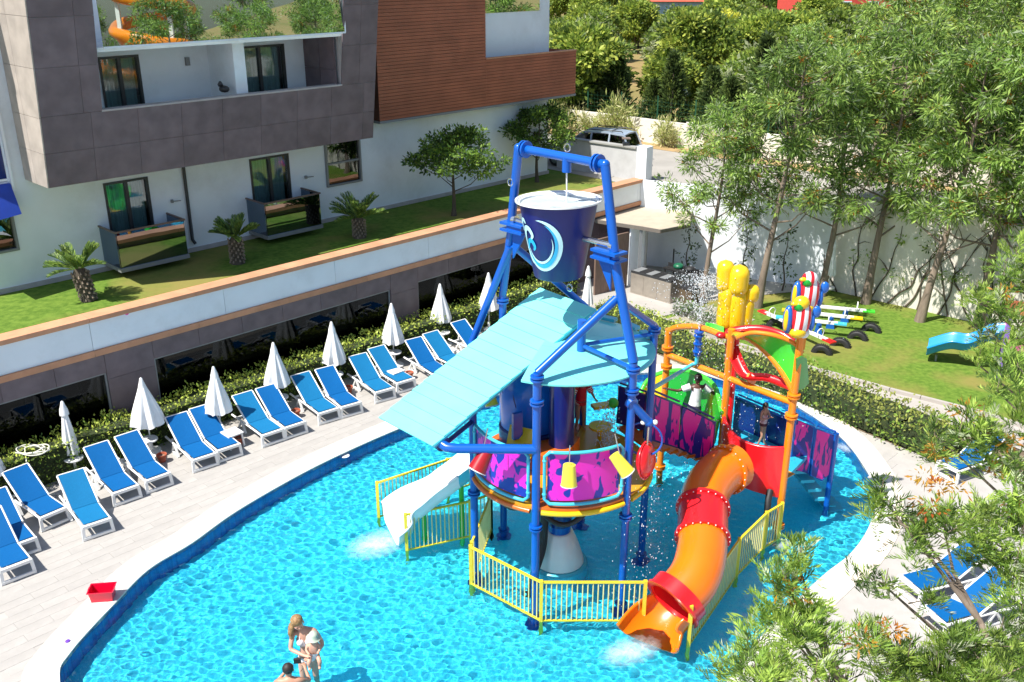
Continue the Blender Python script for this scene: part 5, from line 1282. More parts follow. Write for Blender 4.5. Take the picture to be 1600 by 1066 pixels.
q = sa-dd_*.6; MB().box((q.x,q.y,1.0), (1.25,1.1,.08), math.atan2(dd_.y,dd_.x)).build('floor', P_pink, ph)
MB().box((q.x,q.y,2.25), (1.5,1.4,.1), math.atan2(dd_.y,dd_.x), top=(.6,.6)).build('roof', mat('playhouse_roof_brown',(.30,.09,.04),.6), ph)
MB().tube(ring((sa.x-dd_.x*.02,sa.y-dd_.y*.02,1.5), .42, .03, tuple(dd_), 20), .05, 8, closed=True).build('hoop_entry', P_pink, ph, 60)
MB().box(tuple(sa-dd_*1.3+Vector((0,0,.3))), (.06,.8,.7), math.atan2(dd_.y,dd_.x)).build('side_panel', P_yel, ph)
# ================================================================== OUTDOOR KITCHEN
kc = thing('kitchen_canopy', at(985,430), 'flat beige canopy roof over the poolside kitchen corner', 'canopy')
M_beige = mat('canopy_beige', (.46,.40,.31), .75, var=.05, dirt=.1)
cpz = 2.55
cpts = [at(922,358,cpz)[:2], at(1010,362,cpz)[:2], at(1034,361,cpz)[:2], at(1085,350,cpz)[:2], at(1090,338,cpz)[:2], at(1048,322,cpz)[:2], at(990,318,cpz)[:2], at(935,338,cpz)[:2]]
cpts = [at(930,345,cpz)[:2], at(1003,356,cpz)[:2], at(1032,361,cpz)[:2], at(1078,352,cpz)[:2], at(1082,330,cpz)[:2], at(988,317,cpz)[:2]]
MB().prism(cpts[::-1] if False else cpts, cpz-.05, cpz+.03).build('roof_slab', M_beige, kc)
for i, (a, b) in enumerate(zip(cpts, cpts[1:]+cpts[:1])): MB().beam((*a,cpz-.02),(*b,cpz-.02),.06,.14).build('fascia_board', mat('fascia_dark',(.16,.14,.12),.7), kc)
c1 = at(1000,480); c2 = at(1012,475)
MB().box((*at(997,450)[:2],1.25), (.12,.12,2.5)).build('post', M_greyp, kc)
kp = thing('storage_hut', at(960,440), 'white hut with brown side panels under the beige canopy', 'hut')
p1, p2, p3 = at(933,472), at(985,458), at(1012,452)
def wallp(par, a, b, z0, z1, m, nm, th=.08):
    MB().beam((a[0],a[1],(z0+z1)/2),(b[0],b[1],(z0+z1)/2), th, z1-z0).build(nm, m, par)
M_brp = mat('brown_panel', (.20,.13,.10), .6, var=.15, scale=3, stretch=(6,6,1))
n_ = 5
for i in range(n_):
    a = Vector(at(928,462)).lerp(Vector(at(978,448)), i/n_); b = Vector(at(928,462)).lerp(Vector(at(978,448)), (i+.985)/n_); wallp(kp, a, b, .02, 2.3, M_brp, 'side_panel')
wallp(kp, at(981,447), at(1003,441), .02, 2.45, M_white, 'front_wall'); wallp(kp, at(1004,441), at(1008,425), .02, 2.45, M_greyw, 'return_wall')
cn = thing('steel_counter', at(1020,470), 'long stainless steel drinks counter with dark slatted top on the paving', 'counter')
M_steel = mat('steel_warm', (.42,.38,.33), .38, metal=.6, var=.08, scale=4)
ca, cb2 = Vector(at(984,458)), Vector(at(1046,476)); cv = (cb2-ca).normalized(); cs = Vector((-cv.y,cv.x,0)); cl = (cb2-ca).length; cc = ca.lerp(cb2,.5)+cs*.4; az_ = math.atan2(cv.y,cv.x)
MB().box((cc.x,cc.y,.45), (cl,.75,.86), az_).build('body', M_steel, cn)
nn_ = 6
for i in range(nn_):
    q = cc+cv*(cl*((i+.5)/nn_-.5)); MB().box((q.x,q.y,.92), (cl/nn_-.03,.6,.03), az_).build('lid_panel', M_black if i%2 else M_greyp, cn)
for s_ in (-1,1): MB().box(tuple(cc+cs*s_*.35+Vector((0,0,.90))), (cl,.06,.08), az_).build('rim', M_dark, cn)
for k in range(3): MB().box(tuple(cc-cs*.378+cv*(cl*(k-1)/3)+Vector((0,0,.45))), (cl/3-.04,.012,.7), az_).build('front_panel', M_steel, cn)
bt = thing('barbecue_table', at(1045,455), 'black barbecue table with covered pots behind the steel counter', 'barbecue')
q = cc+cs*1.1+cv*.6
MB().box((q.x,q.y,.95), (1.7,.7,.06), az_).build('top', M_black, bt); MB().box((q.x,q.y,1.05), (1.7,.04,.14), az_).build('back_rail', M_black, bt)
for a in (-1,1):
    for b in (-1,1): MB().box(tuple(q+cv*a*.78+cs*b*.3-Vector((0,0,q.z-.46))), (.05,.05,.92), az_).build('leg', M_black, bt)
for k, (o_, m, lab) in enumerate(((-.35,mat('pot_green',(.01,.12,.06),.4),'dark green round lid on the barbecue table'),(.2,M_black,'black round lid on the barbecue table, right of the green one'))):
    c_ = q+cv*o_; tag(MB().ball((c_.x,c_.y,1.06), .22, 16, 0, (1,1,.6)).build('pot_lid', m, None, 60), lab, 'pot')
c_ = q-cv*.7+cs*.1; tag(MB().lathe([(.03,0),(.03,.7)], (c_.x,c_.y,.98), 8).build('flue_pipe', M_black, None, 40), 'thin black flue pipe at the left end of the barbecue table', 'pipe')
for dx, dy in ((.75,-.15),):
    c_ = cb2+cv*.55+cs*.5; b_ = thing('waste_bin', (c_.x,c_.y,0), 'dark open bin with a yellow side beside the kitchen counter', 'bin'); MB().box((c_.x,c_.y,.35), (.5,.5,.7), az_, top=(1.1,1.1)).build('bin_body', mat('bin_brown',(.10,.07,.04),.6), b_); MB().box((c_.x,c_.y,.72), (.6,.6,.06), az_).build('rim', M_black, b_)
# ================================================================== CAR
car = thing('parked_car', at(925,233,T), 'silver sport utility car with roof rails parked behind the grey divider wall', 'car')
M_silver = mat('car_silver', (.40,.47,.55), .3, metal=.2, var=.02, coat=.6); M_cg = glass('car_glass', (.02,.02,.025), .10)
M_tyre = M_black
cx_, cy_, _ = at(924,230,T+.9); hd = R(150)
CM = Matrix.Translation((cx_,cy_,T+.03)) @ Matrix.Rotation(hd, 4, 'Z')
def cpt(x, y, z): v = CM@Vector((x,y,z)); return tuple(v)
secs = [(-2.25,.78,.35,.95,.80),(-2.2,.86,.32,1.05,.84),(-1.6,.90,.30,1.08,.84),(1.0,.90,.30,1.02,.82),(1.5,.88,.30,.98,.78),(2.1,.82,.32,.88,.70),(2.3,.70,.38,.78,.62)]
rows = [[cpt(x,-wd,z0),cpt(x,-wd-.02,(z0+z1)/2),cpt(x,-wu,z1),cpt(x,0,z1+.03),cpt(x,wu,z1),cpt(x,wd+.02,(z0+z1)/2),cpt(x,wd,z0),cpt(x,-wd,z0)] for x,wd,z0,z1,wu in secs]
mb = MB().sheet(rows); mb.add(rows[0][:7], [tuple(range(7))]); mb.add(rows[-1][:7], [tuple(range(7))[::-1]]); body = mb.build('body', M_silver, car, 35)
roofp = [(-2.1,.72,1.05),(-1.9,.64,1.66),(-1.0,.66,1.74),(.1,.64,1.70),(.95,.76,1.04)]
top = [[cpt(x,-w_,z),cpt(x,0,z+.04 if z > 1.2 else z),cpt(x,w_,z)] for x,w_,z in roofp[1:4]]
MB().sheet(top[::-1], 0, .06).build('roof', M_silver, car, 35)
def quadp(nm, pts, m, par=car): return MB().add([cpt(*p) for p in pts], [tuple(range(len(pts)))]).build(nm, m, par)
quadp('rear_window', [(-2.14,-.68,1.12),(-1.94,-.60,1.62),(-1.94,.60,1.62),(-2.14,.68,1.12)], M_cg)
quadp('windscreen', [(.98,-.72,1.06),(.14,-.60,1.68),(.14,.60,1.68),(.98,.72,1.06)], M_cg)
for sg in (-1,1):
    for x0,x1,t0,t1 in ((-1.95,-1.25,-1.8,-1.25),(-1.17,-.35,-1.17,-.35),(-.27,.80,-.27,.12)):
        quadp('side_window', [(x0,sg*.83,1.09),(x1,sg*.82,1.07),(t1,sg*.66,1.62),(t0,sg*.66,1.60)], M_cg)
    for xa, xb in (((-2.16,.79,1.06),(-1.92,.65,1.66)),((-1.21,.83,1.07),(-1.21,.67,1.68)),((-.31,.83,1.06),(-.31,.66,1.69)),((.98,.76,1.04),(.13,.64,1.68))):
        MB().beam(cpt(xa[0],sg*xa[1],xa[2]), cpt(xb[0],sg*xb[1],xb[2]), .07, .05).build('pillar', M_silver, car)
    MB().tube([cpt(-1.8,sg*.55,1.74),cpt(-1.75,sg*.55,1.80),cpt(-.1,sg*.55,1.79),cpt(0,sg*.55,1.74)], .022, 8).build('roof_rail', M_dark, car, 50)
    for x in (-1.45,1.4):
        wv_ = MB().lathe([(.2,-.11),(.33,-.10),(.35,0),(.33,.10),(.2,.11)], cpt(x,sg*.82,.34), 20, axis=CM.to_3x3()@Vector((0,1,0))).build('wheel', M_tyre, car, 50)
        MB().lathe([(.0,0),(.2,0)], cpt(x,sg*.945,.34), 16, axis=CM.to_3x3()@Vector((0,1,0))).build('rim', M_chrome, wv_)
    quadp('tail_light', [(-2.235,sg*.78,.95),(-2.19,sg*.80,1.05),(-2.17,sg*.66,1.05),(-2.24,sg*.62,.95)], P_red)
MB().beam(cpt(-2.3,-.8,.5), cpt(-2.3,.8,.5), .12, .22).build('bumper', M_greyp, car)
MB().beam(cpt(-1.2,-.6,1.79), cpt(-1.2,.6,1.79), .03, .03).build('roof_bar', M_dark, car)
# globe lamps beyond the car park
for p, lab in (((905,126),'white globe lamp right of the brown boarded balcony'),((1069,146),'white globe lamp on a pole in front of the dark conifers')):
    a = at(*p, T+2.2); gl = thing('globe_lamp', (a[0],a[1],T), lab, 'lamp', 'globe lamps along the boundary wall')
    MB().lathe([(.05,0),(.04,2.0)], (a[0],a[1],T), 8).build('pole', M_dark, gl); MB().ball((a[0],a[1],T+2.2), .22, 18).build('globe', mat('globe_white',(.8,.8,.8),.3), gl, 60)
# wire fence with green posts behind the boundary wall
fc = thing('wire_fence', (*at(960,205,T)[:2],T), 'green wire fence with posts standing behind the whitewashed wall', 'fence')
M_gp = mat('fence_green', (.02,.10,.05), .5)
fmb = MB()
for a, b in zip(bl[:6], bl[1:7]):
    L = math.dist(a[:2], b[:2]); k = max(1, round(L/2.4)); nx, ny = (b[1]-a[1])/L, -(b[0]-a[0])/L
    for i in range(k):
        x, y = a[0]+(b[0]-a[0])*i/k-nx*.5, a[1]+(b[1]-a[1])*i/k-ny*.5; MB().box((x,y,T+1.2),(.06,.06,2.4)).build('post', M_gp, fc)
    for z in np.arange(.3, 2.3, .2): fmb.beam((a[0]-nx*.5,a[1]-ny*.5,T+z),(b[0]-nx*.5,b[1]-ny*.5,T+z),.006,.006)
    for i in range(int(L/.2)):
        x, y = a[0]+(b[0]-a[0])*i*.2/L-nx*.5, a[1]+(b[1]-a[1])*i*.2/L-ny*.5; fmb.beam((x,y,T+.2),(x,y,T+2.3),.006,.006)
fmb.build('wire_mesh', M_gp, fc)['kind'] = 'stuff'
# ================================================================== HOUSES FAR BEHIND
M_rt = mat('roof_tile_red', (.55,.10,.06), .7, var=.12, scale=1.5, stretch=(1,12,1)); M_hw = mat('house_render', (.62,.60,.56), .8, var=.04); M_rr = mat('house_red', (.60,.07,.05), .7, var=.05); M_hb = mat('house_blue', (.40,.58,.66), .8)
def house(px, py, dist_y, w_, d_, h, roofh, mw_, mr_, lab, rz=0, gable=True, wins=3):
    a = at(px, py, T); dist_y = dist_y or a[1]; sc_ = dist_y/a[1]; x, y = a[0]*sc_, dist_y
    t = thing('house', (x,y,T), lab, 'house', None, rz); OFF[t.name] = (0,0,0)
    MB().box((0,0,h/2), (w_,d_,h)).build('wall', mw_, t)
    mb = MB(); e = .5
    mb.add([(-w_/2-e,-d_/2-e,h),(w_/2+e,-d_/2-e,h),(w_/2+e,d_/2+e,h),(-w_/2-e,d_/2+e,h),(-w_/2+(0 if gable else w_*.3)-e*gable,0,h+roofh),(w_/2-(0 if gable else w_*.3)+e*gable,0,h+roofh)], [(0,1,5,4),(2,3,4,5),(0,4,3),(1,2,5),(3,2,1,0)])
    mb.build('roof', mr_, t)
    for k in range(wins):
        X_ = (k+.5)/wins*w_-w_/2
        for z in ([1.5,4.3] if h > 5 else [1.6]):
            f = MB().box((X_,-d_/2-.03,z),(1.2,.08,1.3)).build('window', M_white, t); MB().box((X_,-d_/2-.08,z),(1.0,.02,1.1)).build('pane', MATS['door_glass'], f)
    MB().box((w_*.25,d_*.1,h+roofh*.8), (.7,.7,1.4)).build('chimney', mw_, t)
house(922,30,138,4.5,8,3.0,3.2,M_hw,M_rt,'house with a red tiled roof showing right of the hotel', .1)
house(1050,28,125,8,8,4.2,.6,M_hb,M_rt,'pale blue two storey house behind the orchard', 0, False)
house(1125,30,None,9,7,3.4,1.6,M_hw,M_rt,'white house with a low red porch roof behind the orchard', .0)
house(1335,20,108,14,9,7.5,.7,M_rr,M_rr,'long red painted house at the top edge behind the trees', .05, False, 5)
house(1138,47,None,12,6,2.6,.7,M_hw,mat('shed_roof_mauve',(.32,.14,.15),.7,var=.08),'low shed with a mauve sheet roof in the orchard', .05, True, 4)
house(1350,45,None,14,6,2.6,.7,M_hw,MATS['shed_roof_mauve'],'second mauve roofed shed half hidden by the tree tops', -.05, True, 4)
# water slides and cars seen only as reflections stand behind the camera: a distant orange and white slide tower
far = thing('far_slide_tower', (44,10,0), 'tall orange and white helter slide beyond the trees on the right', 'slide tower')
for z in (2,5,8): MB().tube([(44+3*math.cos(a/6),10+3*math.sin(a/6),z+a/6/2.2) for a in range(0,40)], .5, 10).build('slide_turn', P_orange if z != 3 else P_white, far, 60)
for ox, oy in ((2,2),(-2,2),(2,-2),(-2,-2)): MB().box((44+ox,10+oy,6),(.3,.3,12)).build('post', M_pw, far)
MB().box((44,10,12),(5,5,.3)).build('top_deck', P_white, far)
# ================================================================== PEOPLE
M_skin = mat('skin_fair', (.62,.34,.24), .5, var=.04, scale=8); M_skint = mat('skin_tan', (.50,.26,.17), .5, var=.04, scale=8); M_skind = mat('skin_dark', (.10,.045,.03), .45, var=.05, scale=8)
M_hairb = mat('hair_blond', (.42,.26,.11), .6, var=.2, scale=30, col2=(.22,.12,.05)); M_hairk = mat('hair_black', (.02,.015,.012), .6, var=.2)
M_lip = mat('lips', (.40,.10,.08), .4); M_eyew = mat('eye_dark', (.03,.02,.02), .2)
def figure(parent, J, skin, sc, name='body'):
    """one skinned surface grown from a skeleton; J: name -> (x,y,z,radius), chains as edges"""
    import bmesh
    bm = bmesh.new(); vs = {}; sk = bm.verts.layers.skin.verify()
    for k, (x,y,z,r) in J['pts'].items():
        v = bm.verts.new((x*sc,y*sc,z*sc)); v[sk].radius = (r*sc, r*sc); vs[k] = v
    for a, b in J['edges']: bm.edges.new((vs[a], vs[b]))
    vs['pelvis'][sk].use_root = True
    me = bpy.data.meshes.new(name); bm.to_mesh(me); bm.free(); me.materials.append(skin)
    o = bpy.data.objects.new(name, me); COL.objects.link(o); o.parent = parent; OFF[o.name] = (0,0,0)
    m = o.modifiers.new('skin', 'SKIN'); m.branch_smoothing = .4; m.use_smooth_shade = True
    o.modifiers.new('sub', 'SUBSURF').levels = 1; o.modifiers['sub'].render_levels = 1
    return o
def body_pts(arms, legs, lean=(0,0), head=(0,0,0), sh=.19, hip=.10, slim=1.0, bust=0):
    """arms: per side elbow, wrist, hand; legs: per side knee, ankle, toe; all in metres for a 1.7 m figure, z from the feet"""
    lx, ly = lean
    P = {'pelvis':(0,0,.93,.135*slim), 'waist':(lx*.4,ly*.4,1.08,.115*slim), 'chest':(lx*.8,ly*.8,1.27,.14*slim), 'collar':(lx,ly,1.41,.095*slim), 'neck':(lx+head[0]*.3,ly+head[1]*.3,1.49,.05),
         'skull':(lx+head[0]*.8,ly+head[1]*.8,1.60,.088), 'crown':(lx+head[0],ly+head[1],1.68+head[2],.082)}
    E_ = [('pelvis','waist'),('waist','chest'),('chest','collar'),('collar','neck'),('neck','skull'),('skull','crown')]
    for sd_, sg in (('l',-1),('r',1)):
        el, wr, hd_ = arms[sd_]; kn, an, to = legs[sd_]
        P[sd_+'sh'] = (lx+sg*sh,ly,1.40,.058*slim); P[sd_+'el'] = (*el,.040); P[sd_+'wr'] = (*wr,.028); P[sd_+'pa'] = (*[wr[i]+(hd_[i]-wr[i])*.5 for i in range(3)],.034)
        E_ += [('collar',sd_+'sh'),(sd_+'sh',sd_+'el'),(sd_+'el',sd_+'wr'),(sd_+'wr',sd_+'pa')]
        d = Vector([hd_[i]-wr[i] for i in range(3)]).normalized(); s_ = d.cross(Vector((0,0,1))); s_ = s_.normalized() if s_.length > .1 else Vector((1,0,0)); base = Vector(P[sd_+'pa'][:3])
        for f in range(4):
            q1 = base+d*.055+s_*(f-1.5)*.019; q2 = q1+d*(.035+.008*(f in (1,2)))-Vector((0,0,.006)); k1, k2 = f'{sd_}f{f}a', f'{sd_}f{f}b'
            P[k1] = (*q1,.009); P[k2] = (*q2,.008); E_ += [(sd_+'pa',k1),(k1,k2)]
        q1 = base+s_*.035*(1 if sg < 0 else -1)+d*.01; P[sd_+'th'] = (*q1,.010); P[sd_+'th2'] = (*(q1+d*.03+s_*.012*(1 if sg < 0 else -1)),.009); E_ += [(sd_+'pa',sd_+'th'),(sd_+'th',sd_+'th2')]
        P[sd_+'hip'] = (sg*hip,0,.86,.100*slim); P[sd_+'kn'] = (*kn,.060*slim); P[sd_+'ca'] = (*[kn[i]+(an[i]-kn[i])*.35 for i in range(3)],.056*slim); P[sd_+'an'] = (*an,.036); P[sd_+'to'] = (*to,.030)
        E_ += [('pelvis',sd_+'hip'),(sd_+'hip',sd_+'kn'),(sd_+'kn',sd_+'ca'),(sd_+'ca',sd_+'an'),(sd_+'an',sd_+'to')]
    return {'pts':P, 'edges':E_}
def face(parent, J, sc, skin, look=(0,-1,-.2)):
    h = Vector(J['pts']['skull'][:3])*sc; d = Vector(look).normalized(); s_ = d.cross(Vector((0,0,1))).normalized(); u = s_.cross(d); r = .092*sc
    MB().ball(tuple(h+d*r*1.02-u*.01*sc), .016*sc, 8, 0, (.8,1,1.3)).build('nose', skin, parent, 60)
    for q in (-1,1): MB().ball(tuple(h+d*r*.93+s_*q*.034*sc+u*.022*sc), .011*sc, 8).build('eye', M_eyew, parent, 60)
    MB().ball(tuple(h+d*r*.94-u*.048*sc), .018*sc, 8, 0, (1.2,.6,.5)).build('mouth', M_lip, parent, 60)
    for q in (-1,1): MB().ball(tuple(h+s_*q*.092*sc), .022*sc, 8, 0, (.5,1,1.3)).build('ear', skin, parent, 60)
def hair(parent, J, sc, m, long_=None, look=(0,-1,-.2), vol=1.0):
    h = Vector(J['pts']['skull'][:3])*sc; c = Vector(J['pts']['crown'][:3])*sc; d = Vector(look).normalized(); mb = MB()
    mid = h.lerp(c,.65)-d*.022*sc; mb.ball(tuple(mid), .104*sc*vol, 14, 0, (1,1,1.02))
    if long_: 
        for k, pts in enumerate(long_): mb.tube([tuple(mid+Vector(p)*sc) for p in pts], [.05*sc,.055*sc,.045*sc,.015*sc][:len(pts)], 8)
    mb.build('hair', m, parent, 60)
def wrap(parent, name, m, J, a, b, sc, f0, f1, grow=.012, n=5, flat_=1.0):
    """cloth tube lying round the bone from a to b"""
    A, B = J['pts'][a], J['pts'][b]; pts = []; rs = []
    for i in range(n+1):
        t = f0+(f1-f0)*i/n; pts.append(tuple((A[k]+(B[k]-A[k])*t)*sc for k in range(3))); rs.append((A[3]+(B[3]-A[3])*t+grow)*sc)
    return MB().tube(pts, rs, 16, cap=False).build(name, m, parent, 60)
# woman with the baby
WF = -.70; FLOORP = FLOOR
wx, wy, _ = at(484,1056,WATER)
woman = thing('person', (wx,wy,FLOOR), 'blond woman in a white bikini standing in the pool holding a baby', 'person', None, R(10)); OFF[woman.name] = (0,0,0)
JW = body_pts({'l':((-.26,-.10,1.15),(-.02,-.27,1.12),(.06,-.30,1.14)), 'r':((.27,-.08,1.16),(.10,-.26,1.08),(.00,-.30,1.08))}, {'l':((-.10,-.03,.48),(-.12,.02,.08),(-.12,-.12,.04)), 'r':((.10,.01,.48),(.13,.03,.08),(.14,-.10,.04))}, (-.03,0), (-.09,-.06,-.01), .17, .10, .92)
SW = 1.13
figure(woman, JW, M_skin, SW); face(woman, JW, SW, M_skin, (.25,-.9,-.45))
hair(woman, JW, SW, M_hairb, [[(0,.03,.02),(-.08,.03,-.10),(-.11,.0,-.24),(-.12,-.02,-.34)],[(0,.05,0),(.03,.08,-.12),(.02,.08,-.24),(.02,.07,-.3)],[(-.02,.02,.0),(-.09,-.03,-.1),(-.11,-.06,-.2),(-.1,-.08,-.3)]], (.25,-.9,-.45))
M_bik = mat('bikini_white', (.78,.74,.74), .6)
wrap(woman, 'bikini_top', M_bik, JW, 'waist', 'chest', SW, .62, .98, .012)
wrap(woman, 'bikini_bottom', M_bik, JW, 'pelvis', 'waist', SW, -.42, .12, .014)
for sg in (-1,1):
    c_ = Vector(JW['pts']['chest'][:3])*SW; MB().ball(tuple(c_+Vector((sg*.065,-.10,-.01))*SW), .062*SW, 12, 0, (1,.9,.95)).build('bikini_cup', M_bik, woman, 60)
    MB().tube([tuple(c_+Vector((sg*.07,-.12,.03))*SW), tuple(c_+Vector((sg*.075,-.06,.145))*SW), tuple(c_+Vector((sg*.05,.06,.15))*SW)], .007, 6).build('bikini_strap', M_bik, woman)
    MB().tube([tuple((Vector(JW['pts']['pelvis'][:3])+Vector((sg*.14,.0,.02)))*SW), tuple((Vector(JW['pts']['pelvis'][:3])+Vector((sg*.17,-.02,-.1)))*SW)], .008, 6).build('tie', M_bik, woman)
# baby in her arms
baby = thing('person', (wx,wy,FLOOR), 'baby in a pale sun hat held against the woman chest', 'person', None, R(10)); OFF[baby.name] = (0,0,0)
bo = Vector((.12,-.24,1.12))*SW
import bmesh
def baby_fig():
    pts = {'pelvis':(0,0,0,.075),'belly':(0,-.01,.10,.085),'chest':(.01,.0,.20,.075),'neck':(.015,.0,.27,.04),'head':(.02,.0,.345,.075),'crown':(.02,.0,.41,.068)}
    e = [('pelvis','belly'),('belly','chest'),('chest','neck'),('neck','head'),('head','crown')]
    for n_, sg in (('l',-1),('r',1)):
        pts[n_+'s'] = (sg*.085,0,.22,.035); pts[n_+'e'] = (sg*.13,-.04,.15,.03); pts[n_+'w'] = (sg*.10,-.10,.12,.024); pts[n_+'h'] = (sg*.08,-.13,.12,.022)
        pts[n_+'p'] = (sg*.06,-.02,-.03,.055); pts[n_+'k'] = (sg*.10,-.13,-.08,.045); pts[n_+'a'] = (sg*.09,-.12,-.20,.030); pts[n_+'t'] = (sg*.09,-.18,-.22,.024)
        e += [('chest',n_+'s'),(n_+'s',n_+'e'),(n_+'e',n_+'w'),(n_+'w',n_+'h'),('pelvis',n_+'p'),(n_+'p',n_+'k'),(n_+'k',n_+'a'),(n_+'a',n_+'t')]
        for f in range(4): pts[f'{n_}g{f}'] = (sg*.08+(f-1.5)*.011,-.158,.118,.006); e.append((n_+'h',f'{n_}g{f}'))
        pts[n_+'gt'] = (sg*.08-sg*.024,-.14,.122,.007); e.append((n_+'h',n_+'gt'))
    return {'pts':{k:(v[0]+bo.x,v[1]+bo.y,v[2]+bo.z,v[3]) for k,v in pts.items()}, 'edges':e}
JB = baby_fig(); figure(baby, JB, M_skin, 1.0)
hp = Vector(JB['pts']['crown'][:3])
MB().lathe([(.0,.085),(.06,.07),(.088,.02),(.092,-.03),(.135,-.055)], hp, 18, axis=(.1,-.1,1), cap=False).build('sun_hat', mat('hat_sage',(.45,.52,.42),.8), baby, 60)
MB().tube([tuple(bo+Vector((0,0,-.05))), tuple(bo+Vector((0,0,.06)))], [.085,.095], 14, cap=False).build('swim_nappy', M_bik, baby, 60)
for q in (-1,1): MB().ball(tuple(Vector(JB['pts']['head'][:3])+Vector((q*.026,-.074,.008))), .008, 6).build('eye', M_eyew, baby)
MB().ball(tuple(Vector(JB['pts']['head'][:3])+Vector((0,-.08,-.015))), .010, 6).build('nose', M_skin, baby, 60)
# man with a camera, back to us, low in the water
mx, my, _ = at(455,1105,WATER)
man = thing('person', (mx,my,FLOOR-.30), 'dark haired man seen from behind in the pool, raising a small black camera', 'person', None, R(185)); OFF[man.name] = (0,0,0)
JM = body_pts({'l':((-.34,-.22,1.22),(-.24,-.44,1.32),(-.20,-.52,1.36)), 'r':((.30,-.20,1.20),(.10,-.42,1.32),(.02,-.50,1.36))}, {'l':((-.12,-.30,.62),(-.13,.08,.42),(-.13,.0,.34)), 'r':((.12,-.30,.62),(.13,.08,.42),(.13,.0,.34))}, (0,-.05), (0,-.05,0), .21, .10, 1.08)
figure(man, JM, M_skint, 1.0); hair(man, JM, 1.0, M_hairk, None, (0,-1,-.3), 1.0); face(man, JM, 1.0, M_skint, (0,-1,0))
MB().tube([(0,0,.74),(0,0,.98)], [.17,.155], 16, cap=False).build('swim_shorts', mat('shorts_navy',(.02,.03,.10),.7), man, 60)
cmr = thing('camera', (mx,my,FLOOR-.30), 'small black waterproof camera in the raised hands of the man', 'camera', None, R(185)); OFF[cmr.name] = (0,0,0)
MB().box((-.09,-.55,1.42), (.13,.05,.09)).build('camera_body', M_black, cmr); MB().lathe([(.025,0),(.03,.04)], (-.09,-.575,1.42), 12, axis=(0,-1,0)).build('lens', M_dark, cmr); MB().tube([(-.15,-.54,1.40),(-.2,-.50,1.30),(-.14,-.52,1.2)], .006, 6).build('strap', M_black, cmr)
# boy with red swim jacket on the platform
x, y, _ = at(906,672,PZ)
boy = thing('person', (x,y,PZ), 'child in a red swim jacket with white stripes on the amber platform', 'person', None, R(20)); OFF[boy.name] = (0,0,0)
legsS = {'l':((-.10,-.05,.46),(-.12,.02,.08),(-.12,-.12,.04)), 'r':((.10,-.02,.46),(.12,.03,.08),(.13,-.10,.04))}
JC = body_pts({'l':((-.30,-.05,1.16),(-.26,-.22,1.00),(-.22,-.30,.98)), 'r':((.30,-.08,1.16),(.32,-.28,1.05),(.32,-.36,1.04))}, legsS, (.02,-.02), (0,-.04,0), .17, .09, .95)
SB = .80
figure(boy, JC, M_skint, SB); face(boy, JC, SB, M_skint); hair(boy, JC, SB, M_hairk)
M_vest = mat('vest_red', (.60,.01,.02), .6); M_vw = mat('vest_white', (.8,.8,.8), .6)
wrap(boy, 'swim_jacket', M_vest, JC, 'waist', 'collar', SB, -.35, .92, .03)
for sg, s_ in ((-1,'l'),(1,'r')):
    wrap(boy, 'arm_float', M_vest, JC, s_+'sh', s_+'el', SB, .1, .9, .035)
    for q in (.3,.5,.7): wrap(boy, 'sleeve_stripe', M_vw, JC, s_+'sh', s_+'el', SB, q, q+.09, .041, 1)
wrap(boy, 'swim_trunks', M_vest, JC, 'pelvis', 'waist', SB, -.6, .1, .03)
# man in white shirt with spread arms before the green slide
x, y, _ = at(1081,690,1.2)
m2 = thing('person', (x,y,1.30), 'dark skinned man in a white T-shirt spreading both arms before the green slide', 'person', None, R(0)); OFF[m2.name] = (0,0,0)
JD = body_pts({'l':((-.44,.0,1.30),(-.70,-.02,1.36),(-.78,-.03,1.38)), 'r':((.44,-.02,1.24),(.68,-.10,1.08),(.75,-.13,1.03))}, legsS, (.02,0), (.02,-.02,0), .20, .10, 1.0)
figure(m2, JD, M_skind, 1.0); face(m2, JD, 1.0, M_skind); hair(m2, JD, 1.0, M_hairk)
M_tee = mat('tshirt_white', (.78,.78,.82), .8)
wrap(m2, 'tshirt', M_tee, JD, 'pelvis', 'waist', 1.0, -.1, 1.02, .022); wrap(m2, 'tshirt_chest', M_tee, JD, 'waist', 'collar', 1.0, -.05, 1.0, .026)
for s_ in 'lr': wrap(m2, 'sleeve', M_tee, JD, s_+'sh', s_+'el', 1.0, -.15, .6, .028)
wrap(m2, 'shorts', mat('shorts_grey',(.06,.07,.10),.8), JD, 'pelvis', 'waist', 1.0, -.9, .1, .03)
# girl on the slide tower
x, y, _ = at(1189,697,oz)
gi = thing('person', (x,y,oz), 'small girl in a patterned pink swimsuit standing behind the red curved front', 'person', None, R(35)); OFF[gi.name] = (0,0,0)
JG = body_pts({'l':((-.24,-.06,1.15),(-.12,-.24,1.22),(-.08,-.30,1.28)), 'r':((.24,-.06,1.15),(.12,-.24,1.20),(.06,-.30,1.25))}, {'l':((-.10,-.08,.46),(-.12,.05,.08),(-.12,-.08,.04)), 'r':((.08,-.02,.46),(.16,.0,.08),(.18,-.12,.04))}, (.0,.0), (-.02,-.06,0), .15, .08, .85)
SG = .68
figure(gi, JG, M_skint, SG); face(gi, JG, SG, M_skint); hair(gi, JG, SG, M_hairk, [[(0,.03,.0),(0,.08,-.08),(0,.09,-.16),(0,.08,-.22)]])
M_suit = mat('swimsuit_pink', (.55,.20,.22), .6, col2=(.70,.55,.55), scale=14)
wrap(gi, 'swimsuit', M_suit, JG, 'pelvis', 'chest', SG, -.2, 1.05, .014); wrap(gi, 'swim_shorts', mat('shorts_plum',(.10,.02,.03),.6), JG, 'pelvis', 'waist', SG, -.55, .1, .022)
